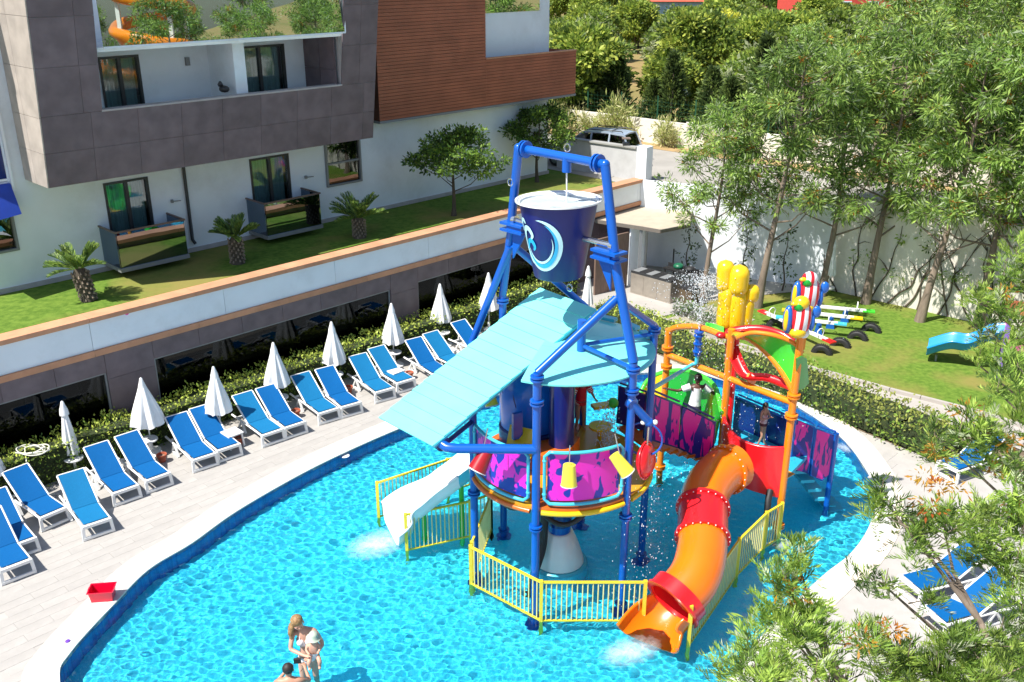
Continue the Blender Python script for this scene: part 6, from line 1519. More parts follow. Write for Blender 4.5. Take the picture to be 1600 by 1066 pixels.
# ================================================================== PLANTS
def leafmesh(name, P, D, L, W, mi, mats, seed=0):
    """one small four cornered leaf per row, lying along D"""
    r = np.random.default_rng(seed); n = len(P); D = D/(np.linalg.norm(D, axis=1, keepdims=True)+1e-9)
    Q = r.normal(size=(n,3)); S = np.cross(D, Q); S /= np.linalg.norm(S, axis=1, keepdims=True)+1e-9
    L = np.broadcast_to(L, n)[:,None]; W = np.broadcast_to(W, n)[:,None]
    up = np.cross(S, D)
    v = np.stack([P, P+D*L*.5+S*W*.5+up*L*.04, P+D*L, P+D*L*.5-S*W*.5+up*L*.04], 1).reshape(-1,3)
    me = bpy.data.meshes.new(name); me.vertices.add(4*n); me.vertices.foreach_set('co', v.ravel().astype(np.float32))
    me.loops.add(4*n); me.loops.foreach_set('vertex_index', np.arange(4*n, dtype=np.int32)); me.polygons.add(n); me.polygons.foreach_set('loop_start', np.arange(0,4*n,4,dtype=np.int32))
    for m in mats: me.materials.append(m)
    me.polygons.foreach_set('material_index', np.asarray(mi, dtype=np.int32)); me.update(); return me
def lmat(n_, c, c2=None, tr=.42, rough=.5): return mat(n_, c, rough, var=.25, scale=2.5, col2=c2, trans=tr, spec=.35)
SILK = [lmat('silkoak_leaf_light', (.36,.50,.11)), lmat('silkoak_leaf_mid', (.22,.36,.07)), lmat('silkoak_leaf_dark', (.10,.17,.04)), lmat('silkoak_leaf_silver', (.42,.50,.30))]
FORE = [lmat('grevillea_leaf_light', (.38,.52,.10)), lmat('grevillea_leaf_mid', (.22,.36,.06)), lmat('grevillea_leaf_dark', (.09,.16,.035)), lmat('grevillea_leaf_silver', (.50,.56,.36))]
BLOS = lmat('blossom_orange', (0.620,0.385,0.052), (.40,.10,.02))
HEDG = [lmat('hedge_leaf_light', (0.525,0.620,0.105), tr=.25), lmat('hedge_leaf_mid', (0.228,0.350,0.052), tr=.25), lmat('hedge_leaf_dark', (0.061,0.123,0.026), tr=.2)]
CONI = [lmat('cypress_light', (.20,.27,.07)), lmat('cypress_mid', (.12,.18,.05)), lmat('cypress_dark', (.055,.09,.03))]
ORCH = [lmat('orchard_leaf_light', (.46,.52,.09)), lmat('orchard_leaf_mid', (.26,.36,.06)), lmat('orchard_leaf_dark', (.10,.16,.035))]
CITR = [lmat('citrus_leaf_light', (0.228,0.350,0.052)), lmat('citrus_leaf_mid', (0.105,0.193,0.035)), lmat('citrus_leaf_dark', (0.044,0.088,0.021))]
DRYS = [lmat('dry_shrub_straw', (0.620,0.595,0.280)), lmat('dry_shrub_green', (0.385,0.438,0.140))]
M_bark = mat('bark_grey_brown', (.22,.17,.13), .9, var=.25, scale=5, bump=.8, bscale=12, stretch=(1,1,.25)); M_barkd = mat('bark_dark', (.09,.07,.05), .9, var=.25, scale=5, bump=.8, bscale=14, stretch=(1,1,.25))
M_core = mat('hedge_core', (.03,.045,.012), .95, var=.3, scale=6, bump=.5)
def grow(r, H, cb, Rr, nlimb, tr_, lean, seed, wob=.25):
    """trunk, limbs, twig ends"""
    mb = MB(); pts = []; n = 9
    for i in range(n): f = i/(n-1); pts.append((lean[0]*f+wob*math.sin(f*5+seed)*f, lean[1]*f+wob*math.cos(f*4+seed*2)*f, H*.9*f))
    mb.tube(pts, [tr_*(1-.85*(i/(n-1))**.8)*(1.25 if i == 0 else 1) for i in range(n)], 9)
    ends = []
    for k in range(nlimb):
        f = cb+(1-cb)*((k+.5)/nlimb)**.9; f = min(f, .99); i = min(int(f*(n-1)), n-2); t = f*(n-1)-i
        b = Vector(pts[i]).lerp(Vector(pts[i+1]), t); a = k*2.4+r.uniform(-.4,.4); ln = Rr*(1.05-.6*((f-cb)/(1-cb))**1.5)*r.uniform(.7,1.15); el = r.uniform(.15,.75)
        d = Vector((math.cos(a)*math.cos(el), math.sin(a)*math.cos(el), math.sin(el))); m = b+d*ln*.5+Vector((0,0,-.05*ln)); e = b+d*ln+Vector((0,0,.12*ln))
        mb.tube([tuple(b), tuple(m), tuple(e)], [tr_*.32*(1-.5*f), tr_*.2*(1-.5*f), tr_*.07], 6)
        ends.append((e, d))
        for q in range(r.randint(3,5)):
            s0 = b.lerp(e, r.uniform(.35,.95)); d2 = (d+Vector((r.uniform(-.9,.9), r.uniform(-.9,.9), r.uniform(-.2,.7)))).normalized(); e2 = s0+d2*ln*r.uniform(.25,.5)
            mb.tube([tuple(s0), tuple(e2)], [tr_*.1, tr_*.035], 5, cap=False); ends.append((e2, d2))
    ends.append((Vector(pts[-1])+Vector((0,0,.3)), Vector((0,0,1))))
    return mb, ends
def clouds(ends, per, rad, sz_, seed, droop=.25, flat_=.7, shade=True, silver=False, rosette=True):
    r = np.random.default_rng(seed); P, D, M, L = [], [], [], []
    for (e, d) in ends:
        n = int(per*r.uniform(.6,1.35)); rr = rad*r.uniform(.7,1.3); u = r.normal(size=(n,3)); u /= np.linalg.norm(u, axis=1, keepdims=True); rho = r.random((n,1))**.5
        p = np.array(e)+u*rho*rr*np.array([1,1,flat_]); P.append(p)
        dd = u*1.0+np.array(d)*.3+r.normal(size=(n,3))*.45; dd[:,2] -= droop*r.random(n)*2; D.append(dd)
        base = r.choice([0,1,1,2]); m = np.where(r.random(n) < .5, base, r.integers(0,3,n)); 
        if silver: m = np.where(r.random(n) < .10, 3, m)
        M.append(m); L.append(sz_*r.uniform(.6,1.3,n))
    return np.concatenate(P), np.concatenate(D), np.concatenate(L), np.concatenate(M)
def make_tree(name, seed, H, cb, Rr, nlimb, trr, lean, per, rad, sz_, wr, mats, bark, blossom=0, **kw):
    r = random.Random(seed); t = thing(name, (0,0,0), '', 'tree'); mb, ends = grow(r, H, cb, Rr, nlimb, trr, lean, seed, kw.pop('wob', .25))
    mb.build('trunk', bark, t, 60); P, D, L, M = clouds(ends, per, rad, sz_, seed, **kw)
    c = inst('crown', leafmesh('crown', P, D, L, L*wr, M, mats, seed), t)
    if blossom:
        rr_ = np.random.default_rng(seed+5); idx = [i for i in range(len(ends)) if rr_.random() < blossom]
        if idx:
            P, D, L, M = clouds([ends[i] for i in idx], 40, rad*.5, .15, seed+9, flat_=.5); inst('blossom', leafmesh('blossom', P, D, L, L*.4, M*0, [BLOS], seed), t)
    return t
def place(src, state, loc, rz, sc, lab, grp):
    if not state.get(src.name): state[src.name] = 1; src.location = loc; src.rotation_euler.z = rz; src.scale = (sc,)*3 if not hasattr(sc,'__len__') else sc; o = src
    else: o = copy_tree(src, loc, rz, None, sc)
    o['label'] = lab; o['group'] = grp; return o
ST = {}
# -- silk oaks along the garden wall
silk = [make_tree('silk_oak_tree', s, 10.6, .25, 2.5, 22, .17, ln, 92, .5, .27, .22, SILK, M_bark, blossom=.17, silver=True, droop=.35) for s, ln in ((11,(.6,.2)),(12,(.9,-.3)),(13,(.4,.5)))]
spots_s = [((1098,470),0,.74,'slimmest silk oak at the kitchen wall, leftmost of the row'),((1183,480),1,.98,'silk oak with a thick leaning grey trunk right of the yellow hand'),((1283,462),2,.93,'silk oak in the corner of the two garden walls beside the hanging umbrella'),((1352,474),0,1.0,'silk oak with a reddish climbing plant on its trunk above the seesaws'),
 ((1437,502),1,.98,'silk oak with a bare leaning trunk on the open lawn'),((1528,512),2,1.0,'silk oak behind the toddler slide near the picture edge'),((1605,530),0,1.0,'silk oak at the right edge of the picture behind the playhouse')]
for k, (p, v, sc, lab) in enumerate(spots_s):
    a = at(*p, 0); place(silk[v], ST, (a[0],a[1],-.02), (0,.4,-.3,.2,-.2,.5,2.8)[k], sc, lab, 'silk oaks along the white garden wall')
for k, (x, y, sc) in enumerate(((15.2,40.5,.80),(19.5,38.5,.85),(23.5,37,.85),(27,41,.9),(20.5,46,.85),(14,47.5,.6),(28,34,.85),(25,29,.9))):
    place(silk[k%3], ST, (x,y,T), k*1.3, sc, 'silk oak on the car park level, '+('nearest the far wall','left of the group','in the middle of the group','at the right end','behind the middle','at the far left by the car park','above the playhouse','at the right picture edge')[k], 'silk oaks on the upper level behind the garden wall')
# bare creepers and stems on the garden wall
cr = thing('wall_creeper', (*at(1340,460)[:2],0), 'leafless twisting creeper stems spreading over the sunlit garden wall', 'creeper')
r = random.Random(4); wdir = Vector((wd[0],wd[1],0)); wn_ = Vector((wd[1],-wd[0],0)); 
if wn_.y > 0: wn_ = -wn_
for k in range(15):
    s0 = .6+k*.62+r.uniform(-.2,.2); mb = MB(); p = Vector(wall_corner)+wdir*s0+wn_*.16; pts = [tuple(p)]; dx = r.uniform(-.5,.5)
    for i in range(7): p = p+wdir*(dx+r.uniform(-.35,.35))*.55+Vector((0,0,r.uniform(.35,.6))); p = Vector((p.x,p.y,min(p.z,3.8))); pts.append(tuple(p))
    mb.tube(spline(pts,3), [.035*(1-.7*i/len(spline(pts,3))) for i in range(len(spline(pts,3)))], 6)
    for q in range(3):
        b = Vector(pts[r.randint(2,6)]); e = b+wdir*r.uniform(-.8,.8)+Vector((0,0,r.uniform(.1,.6))); mb.tube([tuple(b), tuple(b.lerp(e,.5)+Vector((0,0,.08))), tuple(e)], [.016,.012,.005], 5)
    mb.build('stem', M_barkd, cr, 60)
ends = [(Vector(wall_corner)+wdir*r.uniform(.3,12)+wn_*.22+Vector((0,0,r.uniform(1.2,3.7))), wn_) for i in range(34)]
P, D, L, M = clouds(ends, 26, .32, .16, 77); o = inst('leaves', leafmesh('leaves', P, D, L, L*.4, M, SILK[:3], 3), cr)
# climbers on the kitchen wall
for (px_, py_), hh, lab in (((1072,440),2.2,'thin dark climber on the kitchen wall left of the first silk oak'),((1160,450),2.4,'dark climber on the shaded wall between two silk oaks'),((1222,455),2.5,'dark creeping stem on the shaded wall by the corner')):
    a = at(px_, py_, 0); v = Vector(a); t = thing('climber', tuple(v), lab, 'climber', 'dark climbers on the shaded white wall'); pts = [tuple(v+Vector((.06*math.sin(i*1.4),.02*i,i*hh/7))) for i in range(8)]
    MB().tube(pts, [.04-.004*i for i in range(8)], 6).build('stem', M_barkd, t, 60)
    ends = [(Vector(pts[i])+Vector((r.uniform(-.3,.3),-.05,0)), Vector((r.uniform(-1,1),-.3,.2))) for i in range(1,8) for _ in range(2)]
    P, D, L, M = clouds(ends, 16, .2, .15, px_); inst('foliage', leafmesh('foliage', P, D, L, L*.4, np.minimum(M+1,2), CITR, 3), t)
# -- clipped hedges
def hedge(name, line, depth, h, lab, dens=230, lf=.085, mats=HEDG, z0=0, seed=5, dirs=None, rough_=.05):
    t = thing(name, (*line[0][:2],z0), lab, 'hedge'); r = np.random.default_rng(seed); core = MB(); P, D, M = [], [], []
    for a, b in zip(line, line[1:]):
        a2, b2 = np.array(a[:2]), np.array(b[:2]); L_ = np.linalg.norm(b2-a2); d = (b2-a2)/L_; nn = np.array([-d[1],d[0]])
        core.beam((*(a2-d*.02),z0+h*.46), (*(b2+d*.02),z0+h*.46), depth-.16, h-.12)
        n = int(L_*(depth+2*h)*dens); u = r.random(n); w_ = r.random(n)*(depth+2*h); top = (w_ > h)&(w_ < h+depth); lf_ = w_ <= h
        lump = .05*np.sin(u*L_*2.1+seed)+.04*np.sin(u*L_*5.3)+.03*np.sin(u*L_*11+w_*3)
        off_ = np.where(top, w_-h-depth/2, np.where(lf_, -depth/2, depth/2)); z = np.where(top, h, np.where(lf_, w_, w_-h-depth)); 
        jit = r.normal(size=(n,3))*rough_; px_ = a2[0]+d[0]*u*L_+nn[0]*(off_*(1+lump*.8)); py_ = a2[1]+d[1]*u*L_+nn[1]*(off_*(1+lump*.8)); pz = z0+z+np.where(top, lump, 0)
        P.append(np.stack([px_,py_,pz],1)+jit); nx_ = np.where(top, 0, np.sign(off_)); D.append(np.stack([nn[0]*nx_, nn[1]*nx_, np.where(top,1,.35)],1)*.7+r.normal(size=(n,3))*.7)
        side = r.choice(3, n, p=[.15,.45,.4]); tp = r.choice(3, n, p=[.8,.17,.03]); M.append(np.where(top|(z>h*.93), tp, side))  # sunlit top painted in: mostly pale leaves above, darker ones down the sides
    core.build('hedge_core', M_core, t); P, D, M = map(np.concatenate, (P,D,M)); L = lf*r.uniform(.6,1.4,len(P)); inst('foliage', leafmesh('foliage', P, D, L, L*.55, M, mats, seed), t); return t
HD = DT+.62
hedge('clipped_hedge', [fa(s_, HD, 0) for s_ in (4, 10, 16, 22, 27.5)], .85, 1.0, 'long clipped hedge between the sun loungers and the terrace wall')
hedge('clipped_hedge', [at(*p) for p in ((945,500),(1000,522),(1060,545))], 1.1, .75, 'clipped hedge corner between the blue tower and the kitchen paving', seed=9)
RH = [at(*p) for p in ((1010,536),(1100,566),(1180,592),(1240,612),(1330,650),(1420,686),(1490,720))]
hedge('clipped_hedge', RH[:4], 1.05, .7, 'shaggy hedge between the pool deck and the concrete path, left part', 190, .10, [lmat('shag_leaf_light',(0.385,0.420,0.105)),HEDG[1],HEDG[2]], seed=12, rough_=.09)
hedge('clipped_hedge', RH[3:], 1.25, .75, 'shaggy hedge between the pool deck and the path, right part near the leaves', 190, .11, [lmat('shag_leaf_light',(0.385,0.420,0.105)),HEDG[1],HEDG[2]], seed=14, rough_=.10)
# -- white flowering and pale shrubs by the kitchen
for k, (p, sc, lab) in enumerate((((1072,492),.55,'silver leaved shrub at the foot of the steel counter'),((1100,502),.5,'silver leaved shrub left of the first silk oak trunk'))):
    a = at(*p); t = thing('silver_shrub', (a[0],a[1],0), lab, 'shrub', 'silver shrubs by the kitchen'); ends = [(Vector((a[0]+r.uniform(-.5,.5)*sc*1.6,a[1]+r.uniform(-.4,.4)*sc*1.6,r.uniform(.1,.8)*sc)), Vector((0,0,1))) for i in range(16)]
    P, D, L, M = clouds(ends, 60, .22, .10, 31+k); M = np.where(np.arange(len(M))%3 == 0, 0, M); inst('foliage', leafmesh('foliage', P, D, L, L*.45, M, [lmat('silver_leaf',(0.620,0.620,0.620)),HEDG[2],CITR[1]], 3), t)
    MB().tube([(a[0],a[1],0),(a[0],a[1],.3)], .04, 6).build('stem', M_barkd, t)
gb_ = flat([at(1020,505)[:2], at(1110,532)[:2], at(1180,500)[:2], at(1110,478)[:2]], [], .016); struct('gravel_bed', gb_, mat('gravel_grey', (.30,.28,.22), .95, var=.35, scale=22, bump=.8, bscale=60))
# -- cycads on the terrace
def cycad(seed, n, ln, th, name='cycad_palm'):
    r = random.Random(seed); t = thing(name, (0,0,0), '', 'palm', 'cycad palms on the terrace lawn'); mb = MB()
    prof = [(.20+.02*math.sin(i*2.2),th*i/8) for i in range(9)]; prof[0] = (.24,0); prof[-1] = (.12, th*1.02); mb.lathe(prof, (0,0,0), 12); 
    tk = mb.build('trunk', M_barkd, t, 40); sc_ = MB()
    for i in range(70):
        a, z = i*2.4, .05+th*.9*i/70; sc_.box((math.cos(a)*.225,math.sin(a)*.225,z),(.07,.05,.07),a,top=(.4,.4))
    sc_.build('leaf_scars', M_bark, tk)
    base = None
    for k in range(n):
        a = k*2.39996; el = 1.2-.95*((k%7)/7)+r.uniform(-.1,.1); P, D, L = [], [], []; rib = []
        for i in range(24):
            f = i/23; x = ln*f*math.cos(el-f*.22); z = th+ln*f*math.sin(el-f*.22)*1.0; p = (math.cos(a)*(.08+x), math.sin(a)*(.08+x), z); rib.append(p)
            if i > 1:
                for sg in (-1,1): P.append(p); D.append((math.cos(a)*math.cos(el)*1.5-math.sin(a)*sg, math.sin(a)*math.cos(el)*1.5+math.cos(a)*sg, .25+math.sin(el)*1.5)); L.append(.20*math.sin(PI*min(1,(f*.9+.1)))**.6+.03)
        me = leafmesh('frond', np.array(P), np.array(D), np.array(L), np.array(L)*.16+.008, rng.integers(0,3,len(P)), [lmat('cycad_light',(0.350,0.473,0.105)), lmat('cycad_mid',(0.175,0.280,0.070)), lmat('cycad_dark',(0.088,0.158,0.052))], k)
        fr = inst('frond', me, t); MB().tube(rib[::3]+[rib[-1]], .012, 5, cap=False).build('midrib', MATS['cycad_mid'], bpy.data.objects[fr.name])
    return t
for k, (p, sd_, n_, ln, th, lab) in enumerate((((140,470),1,30,.82,.95,'cycad palm with a leaning shaggy trunk at the left end of the terrace lawn'),((372,412),2,30,.78,.85,'cycad palm with an upright trunk in front of the second balcony'),((562,372),3,36,1.0,.7,'wide cycad palm in the building shade near the citrus tree'))):
    a = at(*p, T); c = cycad(sd_, n_, ln, th); c.location = (a[0],a[1],T+.02); c['label'] = lab; c.rotation_euler.z = k*1.1
    if k == 0: c.rotation_euler.x = -.0; c.rotation_euler.y = -.16
# -- citrus trees
ct = [make_tree('citrus_tree', s, 3.0, .30, 1.45, 15, .09, (.1,.1), 75, .36, .15, .5, CITR, M_barkd, droop=.1, wob=.1) for s in (21,22)]
a = at(709,338,T); place(ct[0], ST, (a[0],a[1],T), 0, 1.03, 'round citrus tree on the terrace lawn against the white wall', 'citrus trees on the terrace lawn')
a = at(828,280,T); place(ct[1], ST, (a[0]+.3,a[1]-.7,T), 1, 1.0, 'citrus tree at the hotel corner behind the blue frame', 'citrus trees on the terrace lawn')
# -- small plants on the terrace lawn
# -- dry shrubs on the verge
def shrub(seed, mats, h, rr, per, ls, name, straight=True):
    r = random.Random(seed); t = thing(name, (0,0,0), '', 'shrub'); mb = MB(); ends = []
    for k in range(12):
        a = k*2.4; l = h*r.uniform(.5,1); e = Vector((math.cos(a)*rr*r.uniform(.2,1), math.sin(a)*rr*r.uniform(.2,1), l)); mb.tube([(0,0,0), tuple(e*.5+Vector((0,0,.08))), tuple(e)], [.015,.01,.004], 5)
        for f in (.45,.7,1): ends.append((e*f, e.normalized()))
    mb.build('stem', M_bark, t); P, D, L, M = clouds(ends, per, .2*h, ls, seed, droop=-.3, flat_=1.2); inst('foliage', leafmesh('foliage', P, D, L, L*.18, np.minimum(M,len(mats)-1), mats, seed), t); return t
ds = [shrub(41, DRYS, 1.3, .6, 20, .25, 'dry_shrub'), shrub(42, DRYS[::-1], 1.1, .7, 20, .22, 'dry_shrub')]
for k, (p, sc) in enumerate((((868,206),1.1),((893,207),1.3),((935,212),.9),((950,215),1.2),((965,217),1.5),((982,218),1.1),((1035,228),1.0),((1048,230),.8),((915,210),.8),((1110,238),1.0),((1160,244),1.2))):
    a = at(*p, T); place(ds[k%2], ST, (a[0],a[1]-.4,T), k*1.7, sc, 'dry straw coloured shrub at the whitewashed wall, '+nth((0,1,3,4,5,6,7,8,2,9,10)[k])+' from the hotel', 'dry shrubs along the whitewashed wall')
# -- conifers behind the fence
def conifer(seed, h, rr, n=2600):
    r = np.random.default_rng(seed); t = thing('cypress_tree', (0,0,0), '', 'tree'); MB().tube([(0,0,0),(0,0,h*.85)], [.1,.03], 7).build('trunk', M_barkd, t)
    f = r.random(n)**.8; a = r.random(n)*2*PI; lump = 1+.28*np.sin(a*3+f*9+seed)+.2*np.sin(a*7-f*17); rad = rr*(1-f)**.75*lump*r.uniform(.55,1.05,n); z = .15+f*h*.97
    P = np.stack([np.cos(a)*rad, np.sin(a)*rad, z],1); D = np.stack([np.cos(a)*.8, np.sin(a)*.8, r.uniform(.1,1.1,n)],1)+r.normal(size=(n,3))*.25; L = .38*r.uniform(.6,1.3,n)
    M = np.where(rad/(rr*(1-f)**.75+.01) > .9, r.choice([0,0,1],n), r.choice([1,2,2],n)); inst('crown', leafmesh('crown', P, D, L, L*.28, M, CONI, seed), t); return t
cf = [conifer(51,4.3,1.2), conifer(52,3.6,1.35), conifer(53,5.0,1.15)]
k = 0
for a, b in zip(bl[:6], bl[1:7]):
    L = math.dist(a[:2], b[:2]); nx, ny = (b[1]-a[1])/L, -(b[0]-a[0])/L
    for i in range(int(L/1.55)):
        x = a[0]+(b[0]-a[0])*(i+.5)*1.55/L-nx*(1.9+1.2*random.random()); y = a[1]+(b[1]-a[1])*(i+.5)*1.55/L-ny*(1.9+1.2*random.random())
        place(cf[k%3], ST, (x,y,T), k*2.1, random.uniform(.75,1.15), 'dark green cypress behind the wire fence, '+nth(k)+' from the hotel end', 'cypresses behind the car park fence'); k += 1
# undergrowth strip behind the fence
ug = []
for a, b in zip(bl[:6], bl[1:7]):
    L = math.dist(a[:2], b[:2]); nx, ny = (b[1]-a[1])/L, -(b[0]-a[0])/L
    for i in range(int(L*2.2)): f = random.random(); ug.append((Vector((a[0]+(b[0]-a[0])*f-nx*random.uniform(.7,1.8), a[1]+(b[1]-a[1])*f-ny*random.uniform(.7,1.8), T+random.uniform(.2,1.5))), Vector((0,0,1))))
P, D, L, M = clouds(ug, 60, .5, .17, 61); o = inst('undergrowth', leafmesh('undergrowth', P, D, L, L*.5, M, [ORCH[1],CONI[1],CONI[2]], 4)); o['kind'] = 'stuff'; o['label'] = 'tangled green undergrowth behind the wire fence'
# -- orchard and trees beyond
oc = [make_tree('orchard_tree', s, h, .18, rr, 12, .12, (.1,.1), 190, .75, .29, .5, m, M_barkd, droop=.1, wob=.1) for s, h, rr, m in ((71,3.6,1.9,ORCH),(72,4.4,2.0,ORCH),(73,3.2,2.1,[lmat('olive_light',(0.420,0.455,0.263)),ORCH[1],ORCH[2]]),(74,5.6,2.4,[ORCH[1],CITR[1],CITR[2]]))]
r = random.Random(17); k = 0; dry = at(985,97,T)
y = 55.0; rw = -1
while y < 175:
    hw = y*.62; x = y*.055+1; rw += 1; ci = 0
    while x < hw+6:
        X_, Y_ = x+r.uniform(-1.4,1.4), y+r.uniform(-1.6,1.6)
        d = Y_*math.cos(PITCH)+9*math.sin(PITCH); ppx = 800+1500*X_/d; ppy = 533-1500*(Y_*math.sin(PITCH)-9*math.cos(PITCH))/d
        if not (925 < ppx < 1040 and 84 < ppy < 185) and not (1285 < ppx < 1330 and ppy < 40) and not (abs(ppx-1110) < 50 and 40 < ppy < 70 and Y_ < 84):
            v = r.choice([0,0,1,2,2] if Y_ < 120 else [0,1,3,3]); o_ = place(oc[v], ST, (X_,Y_,T), r.uniform(0,6), r.uniform(.8,1.25)*(1 if Y_ < 120 else 1.2), ('yellow green bushy orchard tree','taller green orchard tree','grey green low grove tree','dark green broad tree')[v]+', '+nth(rw)+' row behind the fence, '+nth(ci)+' from the hotel', ('yellow green orchard trees','taller orchard trees','grey green grove trees','dark trees beyond the orchard')[v]); ci += 1; k += 1
        x += 4.4 if y < 100 else 6.5
    y += 4.6 if y < 100 else 8
yb = thing('yellow_bush', at(1125,100,T), 'yellow flowering bush standing out among the cypresses', 'bush'); a = at(1125,105,T)
ends = [(Vector((a[0]+r.uniform(-1,1.6),a[1],T+r.uniform(1,5))), Vector((0,0,1))) for i in range(12)]; MB().tube([(a[0],a[1],T),(a[0],a[1],T+3)], .08, 6).build('trunk', M_barkd, yb)
P, D, L, M = clouds(ends, 60, .5, .35, 66); inst('crown', leafmesh('crown', P, D, L, L*.4, M*0, [lmat('yellow_leaf',(0.620,0.620,0.088))], 4), yb)
# far wood closing the view
# -- trees right of the picture and behind the camera, whose reflection the hotel glass shows
for k, (x, y) in enumerate(((34,20),(31,6),(36,2),(38,24),(42,-4),(36,-8),(52,10),(48,22),(46,-10),(56,0),(44,28),(58,14),(62,6),(30,16))):
    place(silk[k%3], ST, (x,y,-.02), k*1.9, .9+.12*(k%3), 'broad green tree beyond the right edge of the garden, '+nth(k)+' planted', 'trees right of the pool garden')
# -- big grevillea trees close by on the right
def frondmesh(name, tips, per, fl, seed, mats):
    """feathery leaves: a rib with narrow leaflets each side"""
    r = np.random.default_rng(seed); P, D, L, M = [], [], [], []
    for (c, rad, up) in tips:
        n = int(per*r.uniform(.7,1.3)); tone = r.choice([0,1,1,0,2])
        for k in range(n):
            a = r.uniform(0,2*PI); el = r.uniform(-.35,1.25); d = np.array([math.cos(a)*math.cos(el), math.sin(a)*math.cos(el), math.sin(el)]); d = d+np.array(up)*.35; d /= np.linalg.norm(d)
            b = np.array(c)-np.array([0,0,1])*rad*r.uniform(0,.9)+r.normal(size=3)*rad*.22; ln = fl*r.uniform(.65,1.2); s = np.cross(d, [0,0,1.]); s /= np.linalg.norm(s)+1e-6; u2 = np.cross(s, d); nl = 8
            m0 = tone if r.random() < .6 else r.choice([0,0,1,1,2,3])
            for i in range(nl):
                f = (i+1)/nl; p = b+d*ln*f-np.array([0,0,1])*ln*.28*f*f
                for sg in (-1,1): P.append(p); D.append(d*1.0+s*sg*.75*(1-.5*f)+u2*r.uniform(-.1,.45)); L.append(ln*(.50-.22*f)*r.uniform(.8,1.2)); M.append(m0 if r.random() < .85 else r.integers(0,3))
    P, D, L, M = np.array(P), np.array(D), np.array(L), np.array(M); return leafmesh(name, P, D, L, L*.10+.006, M, mats, seed)
def near_tree(base, H, tips_px, lab, seed, bl_px=()):
    r = random.Random(seed); t = thing('grevillea_tree', (base[0],base[1],0), lab, 'tree', 'feathery trees close by on the right'); mb = MB()
    top = (base[0]+r.uniform(-.2,.2), base[1]+.3, H*.93); tp = spline([(base[0],base[1],0),(base[0]+.15,base[1]-.05,H*.35),(base[0]-.05,base[1]+.1,H*.7),top], 4)[:-4]; mb.tube(tp, [.11*(1-.93*i/len(tp)) for i in range(len(tp))], 9)
    tips = []
    for (px_, py_, Y_) in tips_px:
        q = at(px_, py_, 0); f = Y_/q[1]; z = CAM_H-f*CAM_H; p = Vector((q[0]*f, Y_, z)); tips.append((tuple(p), .30, (0,0,1)))
        # branch from the trunk to the tip
        zb = max(.8, min(H*.9, p.z-math.dist(p[:2], base)*.8)); i = min(range(len(tp)), key=lambda j: abs(tp[j][2]-zb)); b = Vector(tp[i]); m = b.lerp(p, .55)+Vector((r.uniform(-.1,.1), r.uniform(-.1,.1), -.12)); mb.tube([tuple(b), tuple(m), tuple(p-Vector((0,0,.1))), tuple(p+Vector((0,0,.15)))], [.035,.022,.010,.004], 6)
        for _ in range(2):
            s0 = m.lerp(p, r.uniform(.3,.85)); e = s0+Vector((r.uniform(-.4,.4), r.uniform(-.4,.4), r.uniform(0,.35))); mb.tube([tuple(s0), tuple(e)], [.010,.004], 5, cap=False); tips.append((tuple(e), .26, (0,0,1)))
    mb.build('trunk', M_bark, t, 60); OFF[t.name] = (0,0,0)
    me = frondmesh('crown', tips, 17, .29, seed, FORE); 
    o = bpy.data.objects.new('crown', me); COL.objects.link(o); o.parent = t; o.location = (-base[0], -base[1], 0)
    for c in t.children:
        if c.name.startswith('trunk'): pass
    if bl_px:
        ends = []
        for (px_, py_, Y_) in bl_px: q = at(px_, py_, 0); f = Y_/q[1]; ends.append((Vector((q[0]*f, Y_, CAM_H-f*CAM_H)), Vector((0,0,.3))))
        P, D, L, M = clouds(ends, 55, .17, .09, seed+3, flat_=.5); me = leafmesh('blossom', P, D, L, L*.3, M*0, [BLOS], seed); o = bpy.data.objects.new('blossom', me); COL.objects.link(o); o.parent = t; o.location = (-base[0], -base[1], 0)
near_tree((4.0,8.3), 6.3, [(1128,1042,8.6),(1168,1002,8.6),(1178,1050,8.2),(1228,900,8.8),(1250,872,9.0),(1262,935,8.7),(1212,930,8.9),(1240,985,8.4),(1290,990,8.4),(1215,1050,8.2),(1275,1045,8.0)], 'feathery tree with sparse upright sprays in front of the pool, lowest and leftmost', 5, ((1238,925,8.7),(1345,1000,8.2)))
near_tree((5.6,9.2), 7.4, [(1378,765,10),(1425,800,10),(1440,838,9.8),(1478,818,9.8),(1385,905,9.2),(1352,985,8.8),(1400,1045,8.6),(1420,1020,8.6),(1385,1060,8.5),(1465,1050,8.4),(1510,1040,8.5),(1530,1065,8.2),(1320,1062,8.0),(1462,1030,8.5),(1545,1010,8.9),(1490,1060,8.3),(1560,1062,8.3)], 'feathery tree with orange blossom hiding the near right loungers', 6, ((1395,985,8.8),(1450,790,9.9),(1465,760,10)))
near_tree((8.0,10.6), 8.6, [(1560,840,10),(1515,815,10.2),(1475,798,10.4),(1570,785,10.4),(1592,720,10.6),(1560,700,10.9),(1500,672,11.1),(1462,668,11.3),(1535,650,11.2),(1592,645,11.0),(1560,600,11.6),(1592,560,11.6),(1595,900,9.8),(1595,960,9.4),(1590,1000,9.4),(1570,1035,9.0),(1592,1050,8.8),(1600,820,10),(1590,870,9.8),(1585,760,10.4),(1580,925,9.7),(1565,980,9.3),(1540,845,10.1),(1525,785,10.4)], 'big feathery tree filling the right edge, thick with orange blossom', 7, ((1465,705,11.2),(1490,760,10.8),(1535,670,11.2),(1560,735,10.8),(1590,790,10.4),(1445,745,11.0),(1580,690,10.8),(1512,640,11.3)))
